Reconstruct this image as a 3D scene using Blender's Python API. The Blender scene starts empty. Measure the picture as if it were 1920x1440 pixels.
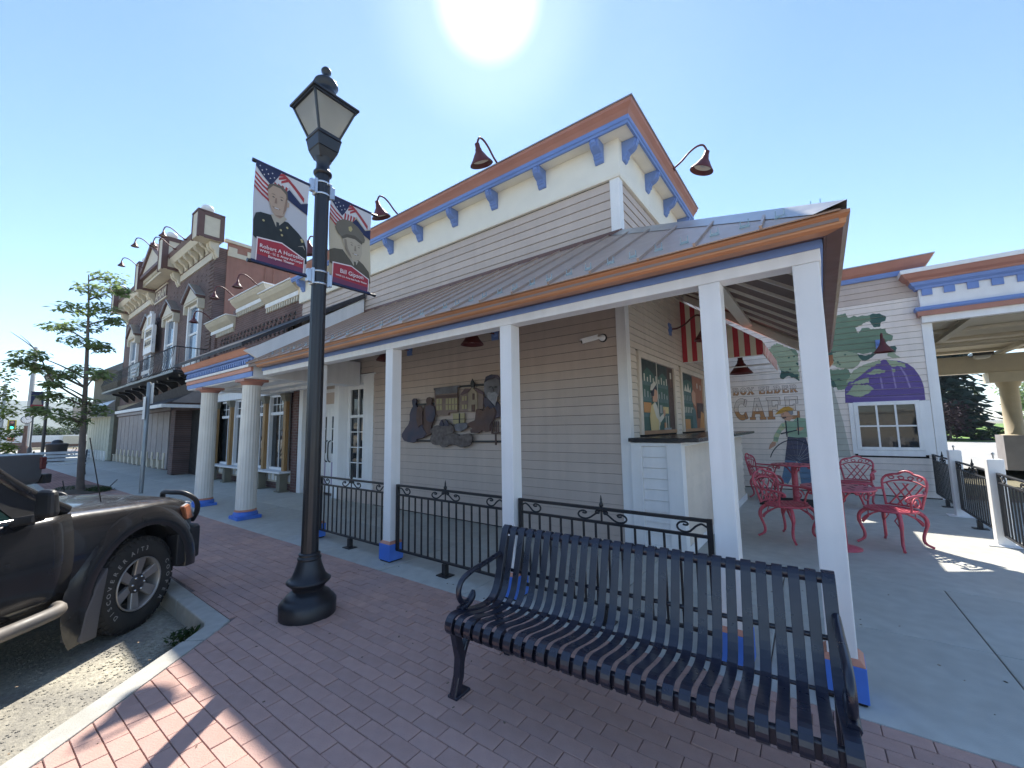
import bpy, bmesh, math, random
from math import sin, cos, pi, radians, hypot, atan2, sqrt
from mathutils import Vector, Matrix, geometry, noise
random.seed(11)
SC = bpy.context.scene
COL = SC.collection

# ------------------------------------------------------------------ camera
EYE = Vector((0, 0, 1.5)); FPX = 765.43
_ya, _pi, _ro = radians(37.0704), radians(6.0256), radians(-0.9314)
_f = Vector((-sin(_ya)*cos(_pi), cos(_ya)*cos(_pi), sin(_pi)))
_r0 = Vector((cos(_ya), sin(_ya), 0)); _u0 = _r0.cross(_f)
_r = _r0*cos(_ro) + _u0*sin(_ro); _u = -_r0*sin(_ro) + _u0*cos(_ro)
cd = bpy.data.cameras.new('camera'); cam = bpy.data.objects.new('camera', cd); COL.objects.link(cam)
cd.sensor_fit = 'HORIZONTAL'; cd.sensor_width = 36; cd.lens = FPX/1920*36
cd.clip_start = .05; cd.clip_end = 6000
M3 = Matrix((_r, _u, -_f)).transposed()
cam.matrix_world = Matrix.Translation(EYE) @ M3.to_4x4()
SC.camera = cam

# ------------------------------------------------------------------ light
SUN = Vector((-.55, .658, 1)).normalized()
EL = math.asin(SUN.z); AZ = atan2(SUN.x, SUN.y)
W = bpy.data.worlds.new('World'); SC.world = W; W.use_nodes = True
nt = W.node_tree; N = nt.nodes; L = nt.links
bg = N['Background']
sky = N.new('ShaderNodeTexSky'); sky.sky_type = 'NISHITA'; sky.sun_disc = False
sky.sun_elevation = EL; sky.sun_rotation = AZ
sky.air_density = 1.0; sky.dust_density = 0; sky.ozone_density = 3.0
SKY_STRENGTH = .068; SUN_STRENGTH = 2.4; EXPOSURE = 1.95
bg.inputs['Strength'].default_value = SKY_STRENGTH
L.new(sky.outputs[0], bg.inputs['Color'])
# sun glare painted into the sky: oversized white disc with a fading halo
tc = N.new('ShaderNodeTexCoord'); dp = N.new('ShaderNodeVectorMath'); dp.operation = 'DOT_PRODUCT'
dp.inputs[1].default_value = SUN
L.new(tc.outputs['Generated'], dp.inputs[0])
ac = N.new('ShaderNodeMath'); ac.operation = 'ARCCOSINE'; L.new(dp.outputs['Value'], ac.inputs[0])
ra = N.new('ShaderNodeValToRGB'); el = ra.color_ramp.elements
sc_ = N.new('ShaderNodeMath'); sc_.operation = 'MULTIPLY'; sc_.inputs[1].default_value = 1/.6
L.new(ac.outputs[0], sc_.inputs[0]); L.new(sc_.outputs[0], ra.inputs[0])
ra.color_ramp.interpolation = 'EASE'
el[0].position = .085; el[0].color = (1, 1, 1, 1)
el[1].position = 1; el[1].color = (0, 0, 0, 1)
for p_, v_ in ((.115, .20), (.18, .07), (.40, .02)):
    e_ = el.new(p_); e_.color = (v_, v_*.97, v_*1.0, 1)
bg2 = N.new('ShaderNodeBackground'); bg2.inputs['Strength'].default_value = 1.0
L.new(ra.outputs[0], bg2.inputs['Color'])
ad = N.new('ShaderNodeAddShader'); L.new(bg.outputs[0], ad.inputs[0]); L.new(bg2.outputs[0], ad.inputs[1])
L.new(ad.outputs[0], N['World Output'].inputs['Surface'])
sl = bpy.data.lights.new('sun', 'SUN'); sl.energy = SUN_STRENGTH; sl.angle = radians(.53); sl.color = (1, .94, .84)
so = bpy.data.objects.new('sun', sl); COL.objects.link(so); so.location = (0, 0, 40)
so.rotation_euler = SUN.to_track_quat('Z', 'Y').to_euler()
vs = SC.view_settings; vs.view_transform = 'Standard'; vs.look = 'None'; vs.gamma = 1; vs.use_curve_mapping = False
vs.exposure = EXPOSURE

# ------------------------------------------------------------------ helpers
def at(px, py, Y=None, X=None, z=None):
    d = _r*((px-960)/FPX) - _u*((py-720)/FPX) + _f
    if Y is not None: t = (Y-EYE.y)/d.y
    elif X is not None: t = (X-EYE.x)/d.x
    else: t = (z-EYE.z)/d.z
    return EYE + d*t

MATS = {}
def mat(name, col, rough=.6, metal=0, var=.1, vs=5., big=.08, isl=0, bump=0, bs=60., spec=.5, coat=0, tint=None, streak=0):
    """a painted or natural surface: colour varied by fine and coarse noise, per-piece tone, fine relief"""
    if name in MATS: return MATS[name]
    m = bpy.data.materials.new(name); m.use_nodes = True; MATS[name] = m
    t = m.node_tree; n = t.nodes; l = t.links; b = n['Principled BSDF']
    b.inputs['Metallic'].default_value = metal; b.inputs['Specular IOR Level'].default_value = spec
    if coat: b.inputs['Coat Weight'].default_value = coat; b.inputs['Coat Roughness'].default_value = .06
    tc = n.new('ShaderNodeTexCoord'); hs = n.new('ShaderNodeHueSaturation'); hs.inputs['Color'].default_value = (*col, 1)
    def nz(scale, lo, hi, det=4, src=None):
        q = n.new('ShaderNodeTexNoise'); q.inputs['Scale'].default_value = scale; q.inputs['Detail'].default_value = det
        l.new(src or tc.outputs['Object'], q.inputs['Vector'])
        r = n.new('ShaderNodeMapRange'); r.inputs[1].default_value = .3; r.inputs[2].default_value = .7
        r.inputs[3].default_value = lo; r.inputs[4].default_value = hi; l.new(q.outputs['Fac'], r.inputs[0]); return r.outputs[0], q
    v, _ = nz(vs, 1-var, 1+var, 5)
    def mul(a, b_):
        q = n.new('ShaderNodeMath'); q.operation = 'MULTIPLY'; l.new(a, q.inputs[0]); l.new(b_, q.inputs[1]); return q.outputs[0]
    if big: v = mul(v, nz(.55, 1-big, 1+big, 3)[0])
    if streak:
        mp = n.new('ShaderNodeMapping'); mp.inputs['Scale'].default_value = (9, 9, .7); l.new(tc.outputs['Object'], mp.inputs[0])
        v = mul(v, nz(1., 1-streak, 1+streak*.4, 4, mp.outputs[0])[0])
    if isl:
        g = n.new('ShaderNodeNewGeometry'); r = n.new('ShaderNodeMapRange'); r.inputs[3].default_value = 1-isl; r.inputs[4].default_value = 1+isl
        oi = n.new('ShaderNodeObjectInfo'); ad = n.new('ShaderNodeMath'); ad.operation = 'ADD'
        l.new(g.outputs['Random Per Island'], ad.inputs[0]); l.new(oi.outputs['Random'], ad.inputs[1])
        fr = n.new('ShaderNodeMath'); fr.operation = 'FRACT'; l.new(ad.outputs[0], fr.inputs[0])
        l.new(fr.outputs[0], r.inputs[0]); v = mul(v, r.outputs[0])
    l.new(v, hs.inputs['Value'])
    out = hs.outputs[0]
    if tint:
        mx = n.new('ShaderNodeMixRGB'); mx.inputs[2].default_value = (*tint[0], 1)
        f, _ = nz(tint[1], 0, tint[2], 6); l.new(f, mx.inputs[0]); l.new(out, mx.inputs[1]); out = mx.outputs[0]
    l.new(out, b.inputs['Base Color'])
    rr, _ = nz(vs*2, rough*.85, min(1, rough*1.15)); l.new(rr, b.inputs['Roughness'])
    if bump:
        bp = n.new('ShaderNodeBump'); bp.inputs['Strength'].default_value = bump; bp.inputs['Distance'].default_value = .01
        q = n.new('ShaderNodeTexNoise'); q.inputs['Scale'].default_value = bs; q.inputs['Detail'].default_value = 6
        l.new(tc.outputs['Object'], q.inputs['Vector']); l.new(q.outputs['Fac'], bp.inputs['Height']); l.new(bp.outputs[0], b.inputs['Normal'])
    return m

def brickmat(name, c1, c2, mortar, sx=.2, sz=.067, rough=.85, axis='XZ', ms=.008):
    if name in MATS: return MATS[name]
    m = bpy.data.materials.new(name); m.use_nodes = True; MATS[name] = m
    t = m.node_tree; n = t.nodes; l = t.links; b = n['Principled BSDF']; b.inputs['Roughness'].default_value = rough
    tc = n.new('ShaderNodeTexCoord'); sp = n.new('ShaderNodeSeparateXYZ'); cb = n.new('ShaderNodeCombineXYZ')
    l.new(tc.outputs['Object'], sp.inputs[0]); l.new(sp.outputs[axis[0]], cb.inputs['X']); l.new(sp.outputs[axis[1]], cb.inputs['Y'])
    k = n.new('ShaderNodeTexBrick'); l.new(cb.outputs[0], k.inputs['Vector'])
    k.inputs['Scale'].default_value = 1; k.inputs['Brick Width'].default_value = sx; k.inputs['Row Height'].default_value = sz
    k.inputs['Mortar Size'].default_value = ms; k.inputs['Mortar Smooth'].default_value = .2
    k.inputs['Color1'].default_value = (*c1, 1); k.inputs['Color2'].default_value = (*c2, 1); k.inputs['Mortar'].default_value = (*mortar, 1)
    q = n.new('ShaderNodeTexNoise'); q.inputs['Scale'].default_value = 1.3; q.inputs['Detail'].default_value = 6; l.new(tc.outputs['Object'], q.inputs['Vector'])
    r = n.new('ShaderNodeMapRange'); r.inputs[1].default_value = .3; r.inputs[2].default_value = .7; r.inputs[3].default_value = .75; r.inputs[4].default_value = 1.25
    l.new(q.outputs['Fac'], r.inputs[0]); hs = n.new('ShaderNodeHueSaturation'); l.new(k.outputs['Color'], hs.inputs['Color']); l.new(r.outputs[0], hs.inputs['Value'])
    l.new(hs.outputs[0], b.inputs['Base Color'])
    bp = n.new('ShaderNodeBump'); bp.invert = True; bp.inputs['Strength'].default_value = .6; bp.inputs['Distance'].default_value = .01
    l.new(k.outputs['Fac'], bp.inputs['Height']); l.new(bp.outputs[0], b.inputs['Normal'])
    return m

def glass(name, tint=(.02, .025, .03), rough=.03, clear=0):
    if name in MATS: return MATS[name]
    m = bpy.data.materials.new(name); m.use_nodes = True; MATS[name] = m
    t = m.node_tree; n = t.nodes; l = t.links; b = n['Principled BSDF']
    b.inputs['Base Color'].default_value = (*tint, 1); b.inputs['Roughness'].default_value = rough; b.inputs['Specular IOR Level'].default_value = .55
    b.inputs['IOR'].default_value = 1.5
    tc = n.new('ShaderNodeTexCoord'); q = n.new('ShaderNodeTexNoise'); q.inputs['Scale'].default_value = 1.6
    l.new(tc.outputs['Object'], q.inputs['Vector']); bp = n.new('ShaderNodeBump'); bp.inputs['Strength'].default_value = .05; bp.inputs['Distance'].default_value = .05
    l.new(q.outputs['Fac'], bp.inputs['Height']); l.new(bp.outputs[0], b.inputs['Normal'])
    if clear:
        tr = n.new('ShaderNodeBsdfTransparent'); tr.inputs['Color'].default_value = (.72, .86, .8, 1)
        mx = n.new('ShaderNodeMixShader'); mx.inputs[0].default_value = clear
        l.new(b.outputs[0], mx.inputs[1]); l.new(tr.outputs[0], mx.inputs[2]); l.new(mx.outputs[0], n['Material Output'].inputs['Surface'])
    return m

class B:
    """collects shapes, builds ONE mesh object"""
    def __init__(s): s.v = []; s.f = []; s.sm = []; s.mi = []
    def add(s, vs, fs, sm=False, mi=0):
        o = len(s.v); s.v += [Vector(p) for p in vs]
        for f in fs: s.f.append([o+i for i in f]); s.sm.append(sm); s.mi.append(mi)
        return s
    def hexa(s, p, mi=0): return s.add(p, [(0, 3, 2, 1), (4, 5, 6, 7), (0, 1, 5, 4), (1, 2, 6, 5), (2, 3, 7, 6), (3, 0, 4, 7)], mi=mi)
    def box(s, x0, x1, y0, y1, z0, z1, mi=0):
        return s.hexa([(x0, y0, z0), (x1, y0, z0), (x1, y1, z0), (x0, y1, z0), (x0, y0, z1), (x1, y0, z1), (x1, y1, z1), (x0, y1, z1)], mi)
    def obox(s, c, u, v, w, mi=0):
        c, u, v, w = map(Vector, (c, u, v, w))
        return s.hexa([c-u-v-w, c+u-v-w, c+u+v-w, c-u+v-w, c-u-v+w, c+u-v+w, c+u+v+w, c-u+v+w], mi)
    def poly(s, pts, mi=0): return s.add(pts, [list(range(len(pts)))], mi=mi)
    def ext(s, pts, vec, mi=0):
        n = len(pts); vec = Vector(vec); a = [Vector(p) for p in pts]; b = [p+vec for p in a]
        tri = geometry.tessellate_polygon([a])
        fs = [list(t) for t in tri] + [[n+i for i in reversed(t)] for t in tri] + [(i, (i+1) % n, n+(i+1) % n, n+i) for i in range(n)]
        return s.add(a+b, fs, mi=mi)
    def tube(s, path, r, n=8, closed=False, sm=True, mi=0, sq=None):
        P = [Vector(p) for p in path]; m = len(P); rs = r if isinstance(r, (list, tuple)) else [r]*m
        prev = None; rings = []
        for i in range(m):
            a = P[(i-1) % m] if (closed or i > 0) else P[i]; b = P[(i+1) % m] if (closed or i < m-1) else P[i]
            t = (b-a).normalized() if (b-a).length > 1e-9 else Vector((0, 0, 1))
            if prev is None:
                k = Vector((0, 0, 1)) if abs(t.z) < .9 else Vector((1, 0, 0)); u = t.cross(k).normalized()
            else:
                u = prev - t*prev.dot(t); u = u.normalized() if u.length > 1e-6 else prev
            prev = u; w = t.cross(u)
            ph = pi/n if n == 4 else 0
            rings.append([P[i] + (u*cos(2*pi*j/n+ph)*(sq[0] if sq else 1) + w*sin(2*pi*j/n+ph)*(sq[1] if sq else 1))*rs[i] for j in range(n)])
        vs = [p for R in rings for p in R]; fs = []
        for i in range(m if closed else m-1):
            a = i*n; b = ((i+1) % m)*n
            fs += [(a+j, a+(j+1) % n, b+(j+1) % n, b+j) for j in range(n)]
        s.add(vs, fs, sm, mi)
        if not closed: s.add(rings[0], [list(range(n))[::-1]], mi=mi); s.add(rings[-1], [list(range(n))], mi=mi)
        return s
    def lathe(s, prof, c=(0, 0, 0), n=20, sm=True, mi=0, rad=None, R=None, cap=True):
        c = Vector(c); vs = []; fs = []
        for r, z in prof:
            for j in range(n):
                a = 2*pi*j/n; k = rad(j, n) if rad else 1
                p = Vector((r*k*cos(a), r*k*sin(a), z)); vs.append(c + (R @ p if R else p))
        for i in range(len(prof)-1):
            fs += [(i*n+j, i*n+(j+1) % n, (i+1)*n+(j+1) % n, (i+1)*n+j) for j in range(n)]
        s.add(vs, fs, sm, mi)
        for i, rv in ((0, 1), (len(prof)-1, 0)):
            if cap and prof[i][0] > 1e-4: s.add(vs[i*n:i*n+n], [list(range(n))[::-1] if rv else list(range(n))], mi=mi)
        return s
    def strip(s, path, wv, w, t, mi=0, sm=False):
        """flat bar of width w (along wv) and thickness t following path"""
        P = [Vector(p) for p in path]; wv = Vector(wv).normalized()*(w/2); vs = []; m = len(P)
        for i in range(m):
            d = (P[min(i+1, m-1)]-P[max(i-1, 0)]).normalized(); nn = wv.cross(d).normalized()*(t/2)
            vs += [P[i]-wv-nn, P[i]+wv-nn, P[i]+wv+nn, P[i]-wv+nn]
        fs = [(0, 1, 2, 3), (4*m-4, 4*m-1, 4*m-2, 4*m-3)]
        for i in range(m-1):
            a = 4*i; fs += [(a+j, a+(j+1) % 4, a+4+(j+1) % 4, a+4+j) for j in range(4)]
        return s.add(vs, fs, sm, mi)
    def xf(s, M):
        s.v = [M @ p for p in s.v]; return s

OFF = {}
def _root(o):
    while o.parent: o = o.parent
    return o
def mk(name, b, mats, parent=None, bevel=0, seg=1, kind=None, label=None, sub=0, recalc=True):
    off = OFF.get(_root(parent).name, Vector((0, 0, 0))) if parent else Vector((0, 0, 0))
    me = bpy.data.meshes.new(name)
    me.from_pydata([p-off for p in b.v], [], b.f)
    for i, p in enumerate(me.polygons): p.use_smooth = b.sm[i]; p.material_index = b.mi[i]
    for m in (mats if isinstance(mats, (list, tuple)) else [mats]): me.materials.append(m)
    if recalc and len(b.f) < 60000:
        bm = bmesh.new(); bm.from_mesh(me); bmesh.ops.recalc_face_normals(bm, faces=bm.faces); bm.to_mesh(me); bm.free()
    o = bpy.data.objects.new(name, me); COL.objects.link(o)
    if parent: o.parent = parent
    if bevel:
        q = o.modifiers.new('bevel', 'BEVEL'); q.width = bevel; q.segments = seg; q.limit_method = 'ANGLE'; q.angle_limit = radians(40)
    if sub:
        q = o.modifiers.new('sub', 'SUBSURF'); q.levels = q.render_levels = sub
    if kind: o['kind'] = kind
    if label: o['label'] = label
    return o
def tag(o, label, cat, group=None):
    o['label'] = label; o['category'] = cat
    if group: o['group'] = group
    return o
def thing(name, label, cat, loc=(0, 0, 0), group=None, world=True, rz=0):
    o = bpy.data.objects.new(name, None); COL.objects.link(o); o.location = loc; o.rotation_euler.z = rz; o.empty_display_size = .1
    if world: OFF[o.name] = Vector(loc)
    return tag(o, label, cat, group)
def solo(name, b, mats, label, cat, loc, group=None, **k):
    """a thing that is one mesh, its origin at loc"""
    b.v = [p-Vector(loc) for p in b.v]; o = mk(name, b, mats, **k); o.location = loc; return tag(o, label, cat, group)
def copy_tree(o, parent=None):
    c = o.copy(); COL.objects.link(c)
    if parent: c.parent = parent
    for ch in list(o.children): copy_tree(ch, c)
    return c
def again(o, loc, rz=None, label=None, group=None, scale=None):
    c = copy_tree(o); c.location = loc
    if rz is not None: c.rotation_euler.z = rz
    if label: c['label'] = label
    if group: c['group'] = group
    if scale: c.scale = (scale,)*3
    return c
def struct(name, b, m, **k):
    o = mk(name, b, m, **k); o['kind'] = 'structure'; return o
def arc(c, r, a0, a1, n, ax=(1, 0, 0), ay=(0, 0, 1)):
    c, ax, ay = Vector(c), Vector(ax), Vector(ay)
    return [c + ax*(r*cos(a0+(a1-a0)*i/n)) + ay*(r*sin(a0+(a1-a0)*i/n)) for i in range(n+1)]
def bez(pts, n=6):
    """smooth curve through the points (Catmull-Rom)"""
    P = [Vector(p) for p in pts]; out = []
    for i in range(len(P)-1):
        p0 = P[max(i-1, 0)]; p1 = P[i]; p2 = P[i+1]; p3 = P[min(i+2, len(P)-1)]
        for k in range(n):
            t = k/n; out.append(.5*((2*p1)+(p2-p0)*t+(2*p0-5*p1+4*p2-p3)*t*t+(3*p1-p0-3*p2+p3)*t*t*t))
    return out+[P[-1]]
def textb(b, s, size, M, mi=0, depth=0, align='CENTER', bold=0):
    """lettering as flat faces, placed by matrix M (text plane = local XY)"""
    c = bpy.data.curves.new('t', 'FONT'); c.body = s; c.size = size; c.align_x = align; c.offset = bold; c.resolution_u = 2; c.extrude = depth
    o = bpy.data.objects.new('t', c); me = bpy.data.meshes.new_from_object(o)
    b.add([M @ v.co for v in me.vertices], [list(p.vertices) for p in me.polygons], mi=mi)
    bpy.data.objects.remove(o); bpy.data.curves.remove(c); bpy.data.meshes.remove(me)
def frame(o, x, y):
    """matrix with origin o, local x and y directions"""
    x = Vector(x).normalized(); y = Vector(y).normalized(); z = x.cross(y); M = Matrix((x, y, z)).transposed().to_4x4(); M.translation = Vector(o); return M

# ------------------------------------------------------------------ palette
M = dict(
 concrete=mat('sidewalk_concrete', (.52, .52, .47), .85, var=.10, vs=9, big=.10, isl=.05, bump=.25, bs=120, tint=((.36, .34, .29), 1.7, .4)),
 kerb=mat('kerb_concrete', (.46, .45, .41), .85, var=.12, vs=14, big=.1, bump=.3, bs=110, tint=((.3, .28, .22), 3, .4)),
 paver=mat('brick_paver', (.54, .325, .255), .85, var=.10, vs=16, big=.1, isl=.09, bump=.4, bs=90, tint=((.36, .27, .26), 2.3, .55)),
 joint=mat('sand_joint', (.22, .165, .15), .95, bump=.3, var=.3),
 road=mat('road_asphalt', (.46, .425, .33), .92, var=.30, vs=38, big=.18, bump=.9, bs=70, tint=((.16, .155, .15), 2.2, .7)),
 ground=mat('dry_ground', (.22, .20, .13), .95, var=.2, vs=.5),
 taupe=mat('taupe_siding', (.56, .465, .40), .7, var=.04, vs=4, big=.05, isl=.03, bump=.12, bs=60, streak=.06),
 cream=mat('cream_siding', (.72, .64, .54), .7, var=.04, vs=4, big=.05, isl=.03, bump=.12, bs=60, streak=.06),
 pinkcream=mat('blush_siding', (.78, .70, .63), .7, var=.04, vs=4, big=.05, isl=.03, bump=.1, bs=60, streak=.06),
 frieze=mat('ivory_plaster', (.83, .80, .70), .8, var=.03, big=.04, bump=.1, bs=90),
 white=mat('white_paint', (.84, .84, .83), .55, var=.035, vs=3, big=.04, bump=.05, bs=70, streak=.07),
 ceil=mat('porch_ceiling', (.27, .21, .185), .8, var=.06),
 blue=mat('blue_trim', (.16, .26, .56), .5, var=.05), bluebase=mat('bright_blue_paint', (.055, .19, .68), .5, var=.07, tint=((.2, .22, .3), 6, .2)),
 salmon=mat('salmon_trim', (.56, .25, .17), .55, var=.07), crown=mat('terracotta_trim', (.40, .18, .135), .5, var=.06),
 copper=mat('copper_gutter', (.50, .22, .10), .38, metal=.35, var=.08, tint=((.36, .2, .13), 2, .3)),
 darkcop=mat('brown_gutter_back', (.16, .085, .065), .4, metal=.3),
 roof=mat('brown_metal_roof', (.44, .32, .25), .42, metal=.2, var=.06, big=.1),
 flash=mat('metal_flashing', (.42, .42, .41), .35, metal=.7),
 guard=glass('clear_guard', (.55, .62, .7), .15, .6),
 black=mat('black_metal', (.012, .013, .017), .38, var=.2, spec=.6), iron=mat('black_iron', (.014, .015, .018), .45, var=.2, bump=.1),
 bench=mat('bench_enamel', (.010, .013, .028), .30, var=.15, spec=.7, tint=((.09, .09, .10), 22, .10)),
 lampglass=mat('milky_lens', (.55, .55, .52), .35, var=.15, vs=2),
 dark=mat('dark_void', (.015, .014, .014), .8), pane=glass('window_pane'), bpane=glass('sky_pane', (.10, .16, .24), .04),
 red=mat('red_enamel', (.50, .065, .10), .45, var=.16, vs=14, tint=((.62, .25, .27), 30, .28)),
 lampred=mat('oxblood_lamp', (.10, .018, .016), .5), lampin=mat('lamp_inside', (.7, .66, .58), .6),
 brick=brickmat('dark_brick', (.15, .085, .075), (.10, .06, .055), (.17, .14, .13)),
 brickred=brickmat('store_brick', (.16, .08, .07), (.11, .055, .05), (.19, .16, .145)),
 redwall=mat('red_painted_wall', (.34, .165, .125), .85, var=.08, big=.12, bump=.2, bs=30, streak=.12),
 tan=mat('tan_trim', (.60, .54, .42), .6, var=.05), dtrim=mat('brown_trim', (.12, .06, .05), .6),
 gold=mat('ochre_pilaster', (.34, .20, .08), .6), olive=mat('olive_post', (.20, .185, .14), .7),
 panel=mat('grey_panel', (.30, .27, .26), .7, isl=.06), dkpanel=mat('dark_panel_edge', (.05, .045, .045), .7), greenwall=mat('sage_panel', (.40, .42, .34), .7, isl=.05),
 slate=mat('dark_awning', (.035, .035, .042), .7), galv=mat('galvanized', (.30, .33, .34), .5, metal=.6),
 bark=mat('bark', (.17, .135, .115), .9, bump=.6, bs=30, var=.2), soil=mat('soil', (.10, .07, .045), .95, var=.35, vs=20, bump=.7, bs=50),
 leaf=mat('ash_leaf', (.25, .33, .12), .6, var=.2, isl=.45, spec=.3), leaf2=mat('bright_leaf', (.22, .28, .05), .6, isl=.4, spec=.3),
 conif=mat('conifer_needles', (.018, .04, .028), .7, isl=.4, spec=.2), shrub=mat('shrub_leaf', (.05, .085, .03), .7, isl=.45, spec=.2),
 plum=mat('purple_leaf', (.05, .025, .03), .7, isl=.4, spec=.2),
 lawn=mat('lawn_grass', (.16, .28, .035), .9, var=.15, vs=3), hill=mat('mountain_slope', (.13, .15, .12), .9, var=.2, vs=.01, big=0),
)

for _k in ('leaf', 'leaf2', 'shrub'):
    _n = M[_k].node_tree.nodes; _tr = _n.new('ShaderNodeBsdfTranslucent'); _mx = _n.new('ShaderNodeMixShader'); _mx.inputs[0].default_value = .5
    _l = M[_k].node_tree.links; _b = _n['Principled BSDF']; _l.new(_b.inputs['Base Color'].links[0].from_socket, _tr.inputs['Color'])
    _l.new(_b.outputs[0], _mx.inputs[1]); _l.new(_tr.outputs[0], _mx.inputs[2]); _l.new(_mx.outputs[0], _n['Material Output'].inputs['Surface'])
# ------------------------------------------------------------------ ground
b = B(); b.poly([(-700, -300, -.30), (500, -300, -.30), (500, 1600, -.30), (-700, 1600, -.30)]); 
b2 = B(); b2.poly([(-1600, -1200, -.32), (1200, -1200, -.32), (1200, 1800, -.32), (-1600, 1800, -.32)])
struct('ground', b2, M['ground'])
b = B(); b.box(-130, 60, -15, 1.3, -.4, -.15); struct('road', b, M['road'])
SK = .0225
E1 = Vector((cos(SK), sin(SK), 0)); E2 = Vector((-sin(SK), cos(SK), 0)); O1 = Vector((0, 2.84, 0))
def G(s, t, z=0): return O1 + E1*s + E2*t + Vector((0, 0, z))
DU = Vector((.903, -1.095, 0)).normalized(); DN = Vector((DU.y, -DU.x, 0))   # diagonal kerb direction, and the road side
KC = Vector((-3.885, 1.372, 0)); KE = KC + DU*4.2

# kerb stones
kb = thing('kerb', '', '', (-4, 1.3, 0)); del kb['label'], kb['category']; kb['kind'] = 'structure'
def kstone(pts):
    b = B(); b.ext([Vector(p)-Vector((0, 0, .25)) for p in pts], (0, 0, .254)); mk('kerb_stone', b, M['kerb'], kb, bevel=.012, seg=2)
x = -4.75
kstone([(-4.745, 1.372, 0), (-4.745, 1.232, 0), (-4.02, 1.232, 0), (-3.945, 1.205, 0), tuple(KC+DU*.30+DN*.145), tuple(KC+DU*.30), tuple(KC+DU*.10), (-3.862, 1.325, 0), (-3.90, 1.372, 0)])
while x > -62:
    w = 1.5 if x > -20 else 6; kstone([(x-w+.006, 1.372, 0), (x-w+.006, 1.232, 0), (x-.006, 1.232, 0), (x-.006, 1.372, 0)]); x -= w
d = .306
while d < 4.1:
    e = min(d+1.25, 4.2); kstone([tuple(KC+DU*d), tuple(KC+DU*d+DN*.145), tuple(KC+DU*(e-.006)+DN*.145), tuple(KC+DU*(e-.006))]); d = e
kx = KE.x
while kx < 24: kstone([(kx, KE.y-.145, 0), (kx+1.49, KE.y-.145, 0), (kx+1.49, KE.y, 0), (kx, KE.y, 0)]); kx += 1.5

# brick pavement: pavers in running bond, nearest 300 in view one by one, the rest joined
bp = B()
bp.ext([(-62, 1.372, -.3), (-3.885, 1.372, -.3), tuple(KE+Vector((0, 0, -.3))), (24, KE.y, -.3), tuple(G(24, 0, -.3)), tuple(G(-62, 0, -.3))], (0, 0, .291))
pave = struct('brick_pavement', bp, M['joint'])
def clip(poly, p, n):
    out = []
    for i in range(len(poly)):
        a, c = poly[i], poly[(i+1) % len(poly)]; da = (a-p).dot(n); dc = (c-p).dot(n)
        if da >= 0: out.append(a)
        if da*dc < 0: out.append(a+(c-a)*(da/(da-dc)))
    return out
def paver_geo(b, poly, z, o=Vector((0, 0, 0))):
    c = sum(poly, Vector((0, 0, 0)))/len(poly); n = len(poly); k = .0022
    inn = [p + (c-p).normalized()*k*1.4 for p in poly]
    tx, ty = random.uniform(-.009, .009), random.uniform(-.009, .009)
    f = lambda p, h: (p.x-o.x, p.y-o.y, h + (p.x-c.x)*tx + (p.y-c.y)*ty)
    b.add([f(p, -.03) for p in poly]+[f(p, z-.0025) for p in poly]+[f(p, z) for p in inn],
          [(i, (i+1) % n, n+(i+1) % n, n+i) for i in range(n)]+[(n+i, n+(i+1) % n, 2*n+(i+1) % n, 2*n+i) for i in range(n)]+[[2*n+i for i in range(n)]])
PR, PL = .0945, .1855
cand = []
for r in range(1, 46):
    t0 = -r*PR
    for q in range(-82, 40):
        s0 = q*PL + (PL/2 if r % 2 else 0) + (.004*((r*7) % 3-1)) + .02
        g = .0020
        poly = [G(s0+g, t0+g), G(s0+PL-g, t0+g), G(s0+PL-g, t0+PR-g), G(s0+g, t0+PR-g)]
        c = (poly[0]+poly[2])/2
        if c.x < -3.9:
            if c.y < 1.36: continue
            poly = clip(poly, Vector((0, 1.376, 0)), Vector((0, 1, 0)))
        else:
            poly = clip(poly, KC-DN*.004, -DN)
        if len(poly) < 3 or c.y < KE.y: continue
        v = c-EYE; dz = v.dot(_f)
        if dz < .5: continue
        px = 960+FPX*v.dot(_r)/dz; py = 720-FPX*v.dot(_u)/dz
        seen = -30 < px < 1950 and py < 1470
        cand.append((0 if seen else 1, v.length, poly, c))
cand.sort(key=lambda e: (e[0], e[1]))
rest = B()
for i, (sn, ds, poly, c) in enumerate(cand):
    z = random.gauss(0, .0011)+(.0025 if random.random() < .05 else 0)
    if i < 300:
        b = B(); paver_geo(b, poly, z, c); o = mk('paver', b, M['paver'], pave, recalc=False); o.location = (c.x, c.y, 0)
    else: paver_geo(rest, poly, z)
mk('paver_field', rest, M['paver'], pave, kind='stuff', recalc=False)
b = B(); b.box(-62, -15.1, 1.374, 2.46, -.2, -.002)
far_p = mk('paver_strip', b, brickmat('far_paver', (.37, .175, .14), (.33, .155, .125), (.2, .11, .09), .185, .0945, axis='XY'), pave)

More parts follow.
